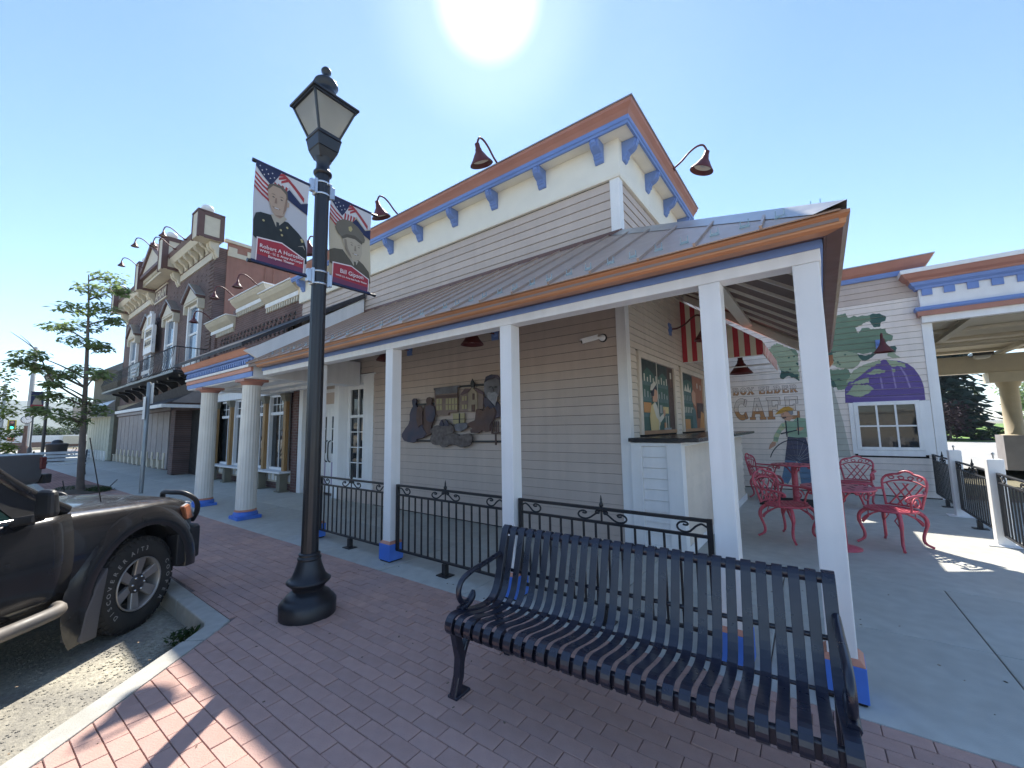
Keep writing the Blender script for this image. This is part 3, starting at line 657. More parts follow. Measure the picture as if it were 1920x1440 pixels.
cut('frame_bar', [(2030, 300), (2062, 300), (2062, 1222), (2030, 1222)], 0, .03, rm['frame'])
# two townspeople with coats, one long skirt
cut('townsperson', [(300, 700), (330, 650), (318, 600), (315, 540), (345, 512), (385, 520), (392, 560), (375, 610), (400, 660), (470, 680), (480, 760), (470, 900), (500, 1010), (560, 1110), (500, 1180), (390, 1200), (385, 1240), (330, 1262), (250, 1250), (180, 1225), (140, 1160), (145, 1110), (200, 1020), (250, 960), (275, 880), (275, 780)], .03, .035, rm['navy'])
cut('townsperson', [(520, 650), (560, 615), (548, 560), (560, 505), (600, 490), (640, 505), (650, 555), (635, 600), (670, 640), (690, 720), (695, 800), (670, 900), (640, 960), (630, 1110), (560, 1150), (470, 1190), (400, 1200), (395, 1120), (400, 1000), (420, 900), (470, 800), (500, 720)], .025, .03, rm['rust'])
cut('townsperson', [(530, 650), (600, 620), (680, 650), (692, 780), (665, 890), (610, 920), (545, 880), (530, 760)], .056, .02, rm['navy'])
cut('townsperson', [(395, 660), (450, 640), (480, 690), (470, 800), (480, 940), (400, 1000), (370, 860), (380, 740)], .066, .015, rm['rust'])
sh = cut('shopfront', [(690, 345), (1075, 300), (1075, 740), (930, 755), (930, 800), (700, 800)], .01, .03, rm['shop'])
cut('parapet', [(670, 340), (1110, 290), (1110, 318), (1070, 325), (1065, 415), (700, 450), (695, 370), (670, 378)], .041, .02, rm['grey'], sh)
for i in range(7):
    x = 710+i*52
    if i in (2,): continue
    for y0, y1 in ((520, 615), (632, 715)): cut('lit_pane', [(x, y0-(i*2)), (x+38, y0-2-(i*2)), (x+38, y1-(i*2)), (x, y1-(i*2))], .041, .008, rm['lite'], sh, 0)
cut('sign_band', [(700, 470), (1065, 440), (1065, 490), (700, 515)], .041, .012, rm['rust'], sh)
ch = cut('gabled_house', [(1120, 740), (1110, 460), (1200, 345), (1290, 350), (1330, 320), (1370, 345), (1520, 420), (1510, 690), (1420, 700), (1400, 735)], .01, .03, rm['shop'])
cut('gable', [(1255, 735), (1250, 420), (1325, 330), (1405, 420), (1410, 735)], .041, .02, mat('relief_gable', (.33, .27, .19), .7, var=.2), ch)
cut('side_roof', [(1110, 455), (1200, 345), (1290, 350), (1250, 415), (1130, 455)], .041, .016, rm['roof'], ch); cut('side_roof', [(1360, 340), (1400, 345), (1525, 420), (1500, 450), (1410, 415)], .041, .016, rm['roof'], ch)
cut('steeple', [(1300, 330), (1290, 260), (1322, 180), (1360, 260), (1350, 330)], .03, .025, rm['frame'], ch)
for x, y in ((1140, 480), (1190, 475), (1140, 620), (1190, 618)): cut('lit_pane', [(x, y), (x+32, y-2), (x+32, y+72), (x, y+74)], .041, .008, rm['lite'], ch, 0)
cut('door_leaf', [(1300, 620), (1355, 615), (1355, 735), (1300, 735)], .062, .008, rm['rust'], ch, 0); cut('tall_window', [(1315, 430), (1345, 430), (1345, 535), (1315, 535)], .062, .008, rm['rust'], ch, 0)
# bearded head
hd = cut('bearded_head', [(1535, 230), (1570, 150), (1650, 112), (1740, 125), (1790, 200), (1800, 330), (1770, 460), (1730, 520), (1700, 620), (1640, 560), (1570, 500), (1540, 420), (1530, 320)], .02, .05, rm['grey'], bevel=.012)
cut('hair', [(1530, 235), (1545, 150), (1640, 108), (1750, 118), (1800, 200), (1760, 195), (1700, 165), (1620, 185), (1570, 200)], .071, .02, rm['navy'], hd)
for x in (1590, 1680): cut('brow', [(x, 318), (x+30, 305), (x+62, 318), (x+55, 335), (x+10, 338)], .071, .012, rm['frame'], hd)
cut('nose', [(1635, 320), (1660, 320), (1675, 400), (1620, 402)], .071, .02, rm['grey'], hd)
cut('beard', [(1560, 430), (1600, 400), (1650, 420), (1710, 400), (1750, 440), (1730, 540), (1700, 640), (1660, 600), (1590, 520)], .071, .018, mat('relief_beard', (.30, .30, .32), .8, var=.25, vs=20), hd)
cut('coat', [(1530, 480), (1600, 520), (1690, 640), (1740, 560), (1790, 620), (1800, 820), (1640, 880), (1560, 700), (1520, 600)], .02, .035, rm['navy'])
cut('animal', [(1400, 700), (1450, 690), (1520, 720), (1590, 640), (1640, 690), (1700, 660), (1740, 740), (1700, 860), (1640, 960), (1640, 1060), (1560, 1080), (1500, 1050), (1440, 1100), (1310, 1095), (1300, 1040), (1340, 1020), (1250, 960), (1260, 930), (1380, 880)], .03, .05, rm['rust'], bevel=.01)
cut('animal', [(1020, 990), (1060, 940), (1180, 920), (1250, 930), (1240, 1010), (1140, 1075), (1050, 1060)], .03, .04, rm['grey'], bevel=.01)
wn = cut('lit_window', [(990, 770), (1190, 760), (1190, 930), (1000, 945)], .012, .02, rm['lite'])
cut('mullion', [(1086, 765), (1104, 764), (1104, 938), (1086, 939)], .033, .008, rm['frame'], wn, 0); cut('mullion', [(990, 862), (1190, 852), (1190, 864), (990, 874)], .033, .008, rm['frame'], wn, 0)
def rough_poly(cx, cy, rx, ry, n, j): return [(cx+rx*(1+random.uniform(-j, j))*cos(2*pi*i/n), cy+ry*(1+random.uniform(-j, j))*sin(2*pi*i/n)) for i in range(n)]
for cx, cy, rx, ry in ((760, 1060, 120, 100), (900, 1040, 130, 110), (740, 1200, 105, 105), (870, 1230, 130, 100), (1010, 1190, 150, 100), (1170, 1230, 150, 110), (1260, 1180, 70, 80), (850, 940, 70, 70)):
    cut('log_end', rough_poly(cx, cy, rx, ry, 14, .14), .02+random.random()*.02, .05, rm['log'], bevel=.015)
for cx in (800, 880): cut('small_figure', [(cx-10, 880), (cx+10, 880), (cx+14, 900), (cx+40, 950), (cx+30, 980), (cx-30, 980), (cx-36, 950), (cx-12, 900)], .085, .02, rm['navy'])
cr = cut('chair_cutout', [(1640, 915), (1665, 905), (1665, 1090), (1790, 1080), (1790, 1105), (1720, 1110), (1725, 1300), (1705, 1300), (1700, 1115), (1640, 1110)], .03, .02, rm['rust'])
for x in (1690, 1720, 1750): cut('chair_slat', [(x, 900), (x+10, 900), (x+10, 1080), (x, 1080)], .03, .015, rm['rust'], cr, 0)

# ------------------------------------------------------------------ striped awning on the side wall
aw = thing('striped_awning', 'red and cream striped awning on the cafe side wall', 'awning', (SX, 8.5, 2.6))
AY0, AY1, ax0, ax1, az0, az1, azb = 7.62, 10.4, SX+.02, -.69, 2.60, 3.72, 2.82
astr = [mat('awning_red', (.46, .045, .06), .75, var=.06), mat('awning_cream', (.66, .60, .47), .75, var=.05)]
n = 15; top = lambda x: az1+(azb-az1)*(x-ax0)/(ax1-ax0)
for k in range(n):
    xa, xb = ax0+(ax1-ax0)*k/n, ax0+(ax1-ax0)*(k+1)/n
    b = B(); b.hexa([(xa, AY0-.006, az0), (xb, AY0-.006, az0), (xb, AY0, az0), (xa, AY0, az0), (xa, AY0-.006, top(xa)), (xb, AY0-.006, top(xb)), (xb, AY0, top(xb)), (xa, AY0, top(xa))]); mk('cheek_stripe', b, astr[k % 2], aw)
m_ = 22
for k in range(m_):
    ya, yb = AY0+(AY1-AY0)*k/m_, AY0+(AY1-AY0)*(k+1)/m_
    b = B(); b.hexa([(ax0, ya, az1), (ax1, ya, azb), (ax1, yb, azb), (ax0, yb, az1), (ax0, ya, az1+.006), (ax1+.006, ya, azb+.006), (ax1+.006, yb, azb+.006), (ax0, yb, az1+.006)])
    sc = [(ax1+.001, ya, azb), (ax1+.001, yb, azb), (ax1+.001, yb, az0+.04), (ax1+.001, (ya+yb)/2, az0-.0), (ax1+.001, ya, az0+.04)]; b.ext(sc, (.005, 0, 0)); mk('top_stripe', b, astr[k % 2], aw)
b = B()
for p, q in (((ax0, AY0+.02, az0), (ax1-.01, AY0+.02, az0)), ((ax1-.01, AY0+.02, az0+.05), (ax1-.01, AY1-.02, az0+.05)), ((ax0, AY1-.02, az0), (ax1-.01, AY1-.02, az0)), ((ax0, 9, az0), (ax1-.01, 9, az0))): b.tube([p, q], .014, 6)
mk('frame', b, M['white'], aw)

# ------------------------------------------------------------------ back building with the mural, and its carport
bb = thing('mural_building', 'blush clapboard wing with a painted box elder mural and terracotta cornice', 'building', (0, BY, 0))
b = B(); b.box(SX-.02, 1.83, BY+.001, BY+.2, 0, 4.5); b.box(1.63, 1.83, BY+.2, 19, 0, 4.5); b.box(SX-.02, 1.7, BY+.2, 19, 4.38, 4.46); mk('wall_core', b, M['dark'], bb)
WIN = (.56, 1.52, .92, 1.87)
lap(bb, PB, SX+.02, 1.70, .02, 3.97, .125, M['pinkcream'], holes=[(WIN[0]-.07, WIN[1]+.07, WIN[2]-.06, WIN[3]+.05)])
lap(bb, PB, SX+.02, 1.80, 3.97, 4.46, .125, M['taupe'])
b = B(); b.box(1.70, 1.85, BY-.03, BY+.15, 0, 3.40); mk('corner_trim', b, M['white'], bb, bevel=.004)
for nm, pr, m_ in (('cornice', [(0, 4.44), (.07, 4.44), (.10, 4.50), (.10, 4.53), (0, 4.53)], M['blue']), ('crown', [(0, 4.531), (.11, 4.531), (.16, 4.58), (.24, 4.72), (0, 4.72)], M['crown']), ('flashing', [(-.1, 4.722), (.255, 4.722), (.255, 4.74), (-.1, 4.75)], M['flash'])):
    b = B(); k = len(pr)
    vs = [(SX+.05, BY-o, z) for o, z in pr]+[(1.72+o, BY-o, z) for o, z in pr]+[(1.72+o, 19, z) for o, z in pr]
    fs = [list(range(k)), list(range(2*k, 3*k))[::-1]]
    for q in (0, k): fs += [(q+i, q+(i+1) % k, q+k+(i+1) % k, q+k+i) for i in range(k)]
    b.add(vs, fs); mk(nm, b, m_, bb)
# window
b = B(); b.box(WIN[0]+.04, WIN[1]-.04, BY-.004, BY+.008, WIN[2]+.04, WIN[3]-.04); w = mk('window', b, M['pane'], bb)
b = B(); a0, a1, c0, c1 = .61, 1.47, .975, 1.825
b.box(WIN[0]-.02, a0, BY-.045, BY-.002, c0-.06, c1+.05); b.box(a1, WIN[1]+.02, BY-.045, BY-.002, c0-.06, c1+.05); b.box(a0, a1, BY-.045, BY-.002, c0-.06, c0); b.box(a0, a1, BY-.045, BY-.002, c1, c1+.05)
for k in (1, 2): x = a0+(a1-a0)*k/3; b.box(x-.016, x+.016, BY-.03, BY-.005, c0, c1)
b.box(a0, a1, BY-.029, BY-.006, 1.385, 1.415); mk('sash', b, M['white'], w, bevel=.002)
b = B(); b.box(.46, WIN[0]-.021, BY-.035, BY, .83, 1.89); b.box(WIN[1]+.021, 1.69, BY-.035, BY, .83, 1.89); b.box(WIN[0]-.021, WIN[1]+.021, BY-.035, BY, .80, .912); b.box(WIN[0]-.021, WIN[1]+.021, BY-.036, BY, 1.876, 1.90); mk('casing', b, M['white'], w, bevel=.003)
# mural
MP = {n: mat('paint_'+n, c, .7, var=.07, vs=7, big=.05) for n, c in dict(purple=(.115, .075, .25), lilac=(.27, .21, .42), green=(.155, .235, .155), dkgreen=(.045, .105, .085), ltgreen=(.31, .37, .245), trunk=(.42, .43, .38), line=(.16, .09, .07), pale=(.66, .56, .47), amber=(.46, .24, .11), hat=(.52, .29, .05), skin=(.55, .32, .22), hair=(.25, .26, .28), shirt=(.27, .40, .28), sleeve=(.46, .50, .30), navy=(.03, .035, .05), trouser=(.075, .075, .12), spoke=(.45, .47, .48), denim=(.14, .24, .36)).items()}
mi = list(MP); b = B(); lay = [0]
def K(pts, ox, oy, s):
    out = []
    for x, y in pts:
        p = at(ox+x*s, oy+y*s, Y=BY-.012); out.append((p.x, p.z))
    return out
def pm(name, pts, ox=1440, oy=560, s=1/6):
    q = K(pts, ox, oy, s)
    q = [(x, z) for x, z in q]
    lay[0] += 1; paint(b, PB, .02, .125, q, mi.index(name), .0010+.00022*lay[0])
def blob(pts, k=3, j=5):
    """ragged leafy outline"""
    out = []; n_ = len(pts)
    for i in range(n_):
        a, c = pts[i], pts[(i+1) % n_]; d = hypot(c[0]-a[0], c[1]-a[1]); m_ = max(1, int(d/16))
        for q in range(m_):
            t = q/m_; out.append((a[0]+(c[0]-a[0])*t+random.uniform(-j, j), a[1]+(c[1]-a[1])*t+random.uniform(-j, j)))
    return out
pm('trunk', [(690, 960), (730, 900), (790, 770), (770, 740), (800, 745), (760, 900), (730, 1000), (700, 1010)])
pm('trunk', [(560, 900), (700, 990), (740, 1010), (790, 1190), (850, 1400), (935, 1780), (790, 1790), (720, 1500)])
pm('purple', [(865, 1020), (870, 1172), (1772, 1146), (1758, 1010), (1735, 930), (1700, 860), (1640, 780), (1570, 730), (1480, 700), (1300, 685), (1150, 735), (1000, 820), (900, 920)])
for p in ([(1255, 880), (1275, 880), (1300, 1010), (1278, 1012)], [(1385, 780), (1402, 778), (1450, 1005), (1430, 1008)], [(1480, 770), (1500, 770), (1560, 860), (1610, 1000), (1590, 1004), (1540, 870)], [(880, 1030), (1755, 1000), (1755, 1006), (880, 1037)], [(890, 1115), (1765, 1090), (1765, 1094), (890, 1119)]): pm('lilac', p)
pm('dkgreen', blob([(660, 600), (720, 560), (760, 560), (760, 640), (720, 720), (680, 700)]))
pm('dkgreen', blob([(1130, 190), (1190, 165), (1260, 170), (1325, 200), (1325, 250), (1270, 270), (1260, 320), (1190, 320), (1140, 250)]))
pm('dkgreen', blob([(1000, 620), (1080, 640), (1150, 625), (1230, 560), (1230, 610), (1150, 670), (1080, 705), (1030, 670)]))
pm('dkgreen', blob([(1370, 540), (1430, 525), (1450, 560), (1430, 605), (1380, 590)])); pm('dkgreen', blob([(690, 890), (760, 900), (790, 990), (730, 1000), (690, 950)]))
pm('green', blob([(770, 190), (870, 165), (900, 215), (960, 195), (1010, 205), (1060, 190), (1100, 190), (1130, 240), (1060, 290), (985, 330), (1010, 390), (1080, 430), (1110, 380), (1200, 340), (1320, 335), (1330, 380), (1405, 415), (1395, 470), (1340, 480), (1290, 500), (1230, 540), (1200, 600), (1080, 620), (960, 610), (880, 600), (760, 600), (640, 560), (560, 420), (620, 260)]))
pm('green', blob([(1000, 400), (1060, 330), (1120, 330), (1200, 345), (1180, 420), (1080, 470), (1010, 440)], j=8)); pm('green', blob([(1080, 200), (1140, 180), (1160, 250), (1100, 262)], j=5)); pm('ltgreen', blob([(730, 610), (890, 590), (1000, 620), (1050, 690), (1020, 740), (960, 790), (900, 790), (800, 780), (720, 740), (690, 690)]))
pm('green', blob([(780, 800), (900, 790), (930, 850), (900, 960), (860, 1020), (790, 1030), (760, 960), (690, 860), (690, 800)]))
pm('ltgreen', blob([(880, 945), (960, 810), (1060, 750), (1160, 715), (1250, 690), (1270, 715), (1130, 790), (1060, 860), (960, 930)], j=8)); pm('ltgreen', blob([(1100, 850), (1200, 795), (1320, 800), (1310, 830), (1180, 855)], j=7))
pm('ltgreen', blob([(880, 1080), (960, 970), (1130, 970), (1190, 1015), (1110, 1075), (1040, 1110), (950, 1090)], j=7)); pm('ltgreen', blob([(1330, 690), (1420, 695), (1540, 735), (1550, 775), (1450, 755), (1390, 770)], j=6)); pm('ltgreen', blob([(1395, 790), (1430, 790), (1432, 828), (1405, 832)], j=3))
pm('ltgreen', blob([(1370, 570), (1430, 620), (1490, 665), (1400, 670), (1340, 640)], j=5)); pm('ltgreen', blob([(910, 960), (1060, 905), (1130, 890), (1130, 950), (1000, 960)], j=7))
pm('ltgreen', blob([(0, 570), (100, 500), (200, 540), (330, 600), (345, 800), (360, 930), (280, 880), (230, 870), (160, 840), (60, 650)], j=9)); pm('dkgreen', blob([(130, 890), (150, 810), (260, 830), (340, 860), (350, 930), (290, 890), (230, 870), (180, 905)], j=9)); pm('green', blob([(235, 560), (300, 570), (340, 620), (340, 660), (280, 610)], j=5))
for _ in range(16): x, y = random.choice([(90, 620), (250, 640), (320, 720), (220, 800), (740, 700), (860, 640), (800, 900), (1040, 1040), (1000, 1060), (780, 720)]); x += random.uniform(-30, 30); y += random.uniform(-30, 30); pm('dkgreen', blob([(x, y), (x+22, y-4), (x+26, y+12), (x+4, y+15)], j=3))
# painted sign: letters as strokes, outline under fill
def seg(a, c, w):
    a, c = Vector(a), Vector(c); d = (c-a).normalized(); n_ = Vector((-d.y, d.x))*w/2; return [a-n_, c-n_, c+n_, a+n_]
def arcs(cx, cy, rx, ry, a0, a1, w, k=9):
    P = [Vector((cx+rx*cos(a0+(a1-a0)*i/k), cy+ry*sin(a0+(a1-a0)*i/k))) for i in range(k+1)]; out = []
    for i in range(k):
        t0 = (P[min(i+1, k)]-P[max(i-1, 0)]).normalized(); t1 = (P[min(i+2, k)]-P[i]).normalized()
        n0, n1 = Vector((-t0.y, t0.x))*w/2, Vector((-t1.y, t1.x))*w/2; out.append([P[i]-n0, P[i+1]-n1, P[i+1]+n1, P[i]+n0])
    return out
w_ = .24; sr = .10
GL = {'C': arcs(.52, .5, .40, .40, .35*pi, 1.65*pi, w_, 14)+[seg((.74, .66), (.86, .95), .12), seg((.74, .34), (.86, .05), .12), seg((-.04, .5), (.14, .5), .12)],
 'A': [seg((.12, .03), (.44, .97), w_*.72), seg((.84, .03), (.52, .97), w_), seg((.25, .32), (.75, .32), .11), seg((-.06, .05), (.30, .05), sr), seg((.62, .05), (1.02, .05), sr), seg((.34, .95), (.64, .95), sr)],
 'F': [seg((.24, 0), (.24, 1), w_), seg((.1, .93), (.86, .93), .14), seg((.3, .52), (.66, .52), .13), seg((.02, .05), (.48, .05), sr), seg((.84, .99), (.84, .68), .11), seg((.66, .66), (.66, .38), .10), seg((.02, .95), (.3, .95), sr)],
 'E': [seg((.24, 0), (.24, 1), w_), seg((.1, .93), (.86, .93), .14), seg((.1, .07), (.9, .07), .14), seg((.3, .52), (.66, .52), .13), seg((.84, .99), (.84, .70), .11), seg((.88, .01), (.88, .32), .11), seg((.66, .66), (.66, .38), .10)],
 'B': [seg((.22, 0), (.22, 1), w_), seg((.02, .95), (.6, .95), .12), seg((.02, .05), (.6, .05), .12), seg((.3, .52), (.6, .52), .10)]+arcs(.56, .74, .2, .22, -pi/2, pi/2, .2, 6)+arcs(.58, .28, .24, .24, -pi/2, pi/2, .2, 6),
 'O': arcs(.5, .5, .36, .40, 0, 2*pi, w_, 16), 'X': [seg((.12, .03), (.82, .97), .16), seg((.82, .03), (.14, .97), w_), seg((-.02, .05), (.32, .05), sr), seg((.64, .05), (1, .05), sr), seg((-.02, .95), (.32, .95), sr), seg((.66, .95), (1, .95), sr)],
 'L': [seg((.24, 0), (.24, 1), w_), seg((.04, .95), (.46, .95), sr), seg((.04, .07), (.86, .07), .14), seg((.85, .02), (.85, .36), .12)],
 'D': [seg((.22, 0), (.22, 1), w_), seg((.02, .95), (.5, .95), .12), seg((.02, .05), (.5, .05), .12)]+arcs(.46, .5, .34, .43, -pi/2, pi/2, .22, 9),
 'R': [seg((.22, 0), (.22, 1), w_), seg((.02, .95), (.6, .95), .12), seg((.02, .05), (.42, .05), .10), seg((.3, .5), (.6, .5), .10), seg((.5, .5), (.84, .03), .22), seg((.72, .05), (1, .05), .10)]+arcs(.56, .73, .22, .22, -pi/2, pi/2, .2, 6)}
def word(s, x0, z0, wd, ht, gap, grow):
    x = x0
    for ch_ in s:
        if ch_ == ' ': x += wd*.55; continue
        for pas in (0, 1):
            for st in GL[ch_]:
                p = [Vector((x+q.x*wd, z0+q.y*ht, 0)) for q in st]; c = sum(p, Vector((0, 0, 0)))/len(p)
                if pas == 0:
                    d = (p[1]-p[0]).normalized(); nn = (p[3]-p[0]).normalized()
                    p = [p[0]-(d+nn)*grow, p[1]+(d-nn)*grow, p[2]+(d+nn)*grow, p[3]+(nn-d)*grow]; lay[0] += 1
                    paint(b, PB, .02, .125, [(q.x, q.y) for q in p], mi.index('line'), .0014+(lay[0] % 9)*.00012)
                else:
                    for lo, hi, nm in ((-1, .40, 'amber'), (.40, .56, 'pale'), (.56, 2, 'sand')):
                        q = clip(clip(p, Vector((0, z0+lo*ht, 0)), Vector((0, 1, 0))), Vector((0, z0+hi*ht, 0)), Vector((0, -1, 0)))
                        if len(q) > 2: lay[0] += 1; paint(b, PB, .02, .125, [(v.x, v.y) for v in q], mi.index(nm), .0030+(lay[0] % 9)*.00012)
        x += wd+gap
MP['sand'] = mat('paint_sand', (.66, .585, .52), .7, var=.07); mi.append('sand')
word('BOX ELDER', -1.70, 2.185, .135, .165, .020, .006)
word('CAFE', -1.69, 1.585, .30, .50, .035, .008)
# the cyclist
k8 = dict(ox=1340, oy=680, s=180/1296)
def ringp(cx, cy, r, a0, a1, w, n_=22): return [(cx+(r+w)*cos(a0+(a1-a0)*i/n_), cy-(r+w)*sin(a0+(a1-a0)*i/n_)) for i in range(n_+1)]+[(cx+r*cos(a0+(a1-a0)*i/n_), cy-r*sin(a0+(a1-a0)*i/n_)) for i in range(n_, -1, -1)]
lay[0] = 12
pm('trouser', [(985, 1000), (1230, 1010), (1330, 1330), (1300, 1420), (1100, 1330), (950, 1310)], **k8)
pm('denim', [(950, 1310), (1100, 1330), (1060, 1500), (990, 1640), (900, 1600), (930, 1450)], **k8); pm('denim', [(1120, 1330), (1320, 1400), (1290, 1700), (1180, 1700)], **k8)
for i in range(9):
    a = radians(20+i*17); pm('spoke', [(1110+30*cos(a), 1330-30*sin(a)), (1112+30*cos(a), 1333-30*sin(a)), (1112+300*cos(a), 1332-300*sin(a)), (1110+300*cos(a), 1328-300*sin(a))], **k8)
pm('navy', ringp(1060, 1360, 310, radians(-5), radians(165), 14), **k8)
pm('shirt', [(960, 790), (1060, 790), (1110, 740), (1300, 760), (1330, 980), (1250, 1005), (1110, 1012), (1000, 1000), (960, 900)], **k8)
pm('sleeve', [(960, 800), (960, 880), (900, 930), (870, 1000), (850, 1080), (790, 1060), (800, 990), (850, 900), (900, 820)], **k8); pm('shirt', [(905, 820), (945, 830), (935, 870), (900, 850)], **k8); pm('shirt', [(860, 900), (910, 920), (880, 970), (825, 940)], **k8); pm('shirt', [(800, 1000), (866, 1010), (850, 1060), (795, 1050)], **k8)
pm('skin', [(730, 1165), (745, 1110), (780, 1065), (830, 1075), (820, 1120), (770, 1150), (745, 1168)], **k8); pm('skin', [(1110, 880), (1180, 870), (1210, 890), (1160, 920), (1100, 912)], **k8)
pm('navy', [(890, 950), (1110, 905), (1112, 918), (895, 968)], **k8); pm('navy', [(950, 780), (966, 780), (986, 1000), (970, 1000)], **k8); pm('navy', [(1110, 740), (1128, 740), (1142, 975), (1125, 975)], **k8)
pm('skin', [(890, 685), (960, 660), (1050, 680), (1055, 740), (1012, 790), (950, 770), (930, 755), (905, 740)], **k8); pm('hair', [(985, 655), (1055, 640), (1062, 690), (1040, 712), (1010, 690)], **k8)
pm('navy', [(910, 738), (960, 733), (972, 746), (920, 756)], **k8); pm('navy', [(912, 692), (932, 687), (934, 694), (914, 699)], **k8); pm('hat', [(812, 703), (870, 640), (930, 600), (1000, 590), (1060, 620), (1055, 645), (960, 660), (890, 688)], **k8)
mk('mural', b, [MP[n_] for n_ in mi], bb, recalc=False)

# carport roof
cp = thing('carport', 'flat carport with blue dentils, terracotta bands and plank ceiling', 'carport', (5, BY, 0))
CX0, CX1, CY = 1.70, 11, 11.10
def band(nm, pr, m_, par, left=True):
    b = B(); k = len(pr); vs = [(CX0-o, 19.2, z) for o, z in pr]+[(CX0-o, CY-o, z) for o, z in pr]+[(CX1, CY-o, z) for o, z in pr]
    fs = [list(range(k)), list(range(2*k, 3*k))[::-1]]
    for q in (0, k): fs += [(q+i, q+(i+1) % k, q+k+(i+1) % k, q+k+i) for i in range(k)]
    b.add(vs, fs); return mk(nm, b, m_, par)
ent = band('entablature', [(-.14, 3.40), (.0, 3.40), (.0, 4.20), (-.14, 4.20)], M['white'], cp)
band('lower_band', [(.001, 3.53), (.05, 3.53), (.06, 3.62), (.001, 3.62)], M['crown'], ent); band('lower_band', [(.001, 3.622), (.065, 3.622), (.085, 3.65), (.085, 3.70), (.001, 3.72)], M['blue'], ent)
band('upper_band', [(.001, 4.06), (.05, 4.06), (.06, 4.10), (.10, 4.14), (.12, 4.20), (.001, 4.20)], M['blue'], ent)
band('crown', [(-.14, 4.202), (.13, 4.202), (.15, 4.24), (.20, 4.28), (.25, 4.36), (-.14, 4.36)], M['crown'], ent); band('cap', [(-.3, 4.362), (.26, 4.362), (.26, 4.44), (-.3, 4.47)], M['white'], ent)
k = 0; x = 1.74
while x < 10:
    b = B(); b.box(x, x+.145, CY-.035, CY-.001, 3.93, 4.062); mk('dentil', b, M['blue'], ent); x += .305
b = B(); b.box(1.86, CX1, CY+.142, 19.2, 3.62, 3.70); cl = mk('ceiling', b, M['tan'], cp)
for k in range(5):
    y = 12.2+k*1.5; b = B(); b.box(1.86, CX1, y, y+.09, 3.55, 3.618); mk('batten', b, M['tan'], cl)
for k in range(5):
    x = 2.45+k*1.9; b = B(); b.box(x, x+.15, CY+.145, 19.2, 3.46, 3.548); mk('batten', b, M['tan'], cl)
b = B(); b.box(1.86, CX1, 18.9, 19.25, 2.95, 3.5); b.box(4.15, CX1, 18.7, 19.3, 2.62, 2.93); mk('far_beam', b, M['tan'], cp)
b = B(); b.tube([(1.9, 15.0, 3.42), (11, 15.0, 3.42)], .05, 8); mk('pipe', b, M['tan'], cp)
def dome_light(x, y):
    b = B(); b.box(x-.22, x+.22, y-.22, y+.22, 3.44, 3.52); q = mk('ceiling_light', b, M['black'], cp)
    b = B(); b.hexa([(x-.13, y-.13, 3.34), (x+.13, y-.13, 3.34), (x+.13, y+.13, 3.34), (x-.13, y+.13, 3.34), (x-.19, y-.19, 3.44), (x+.19, y-.19, 3.44), (x+.19, y+.19, 3.44), (x-.19, y+.19, 3.44)]); mk('diffuser', b, M['lampglass'], q, bevel=.02)
dl = at(1840, 668, z=3.42); dome_light(dl.x, dl.y); dl = at(1765, 698, z=3.42); dome_light(dl.x, dl.y)
b = B(); b.lathe([(.32, 0), (.32, 1.02), (.30, 1.03), (.20, 1.05), (.20, 2.45), (.24, 2.5), (.27, 2.62)], (4.58, 18.97, 0), 18); cm = mk('column', b, mat('buff_column', (.50, .42, .29), .8, var=.06), cp)
b = B(); b.box(4.25, 5.6, 18.6, 19.35, 0, 1.02); mk('plinth', b, M['panel'], cm)

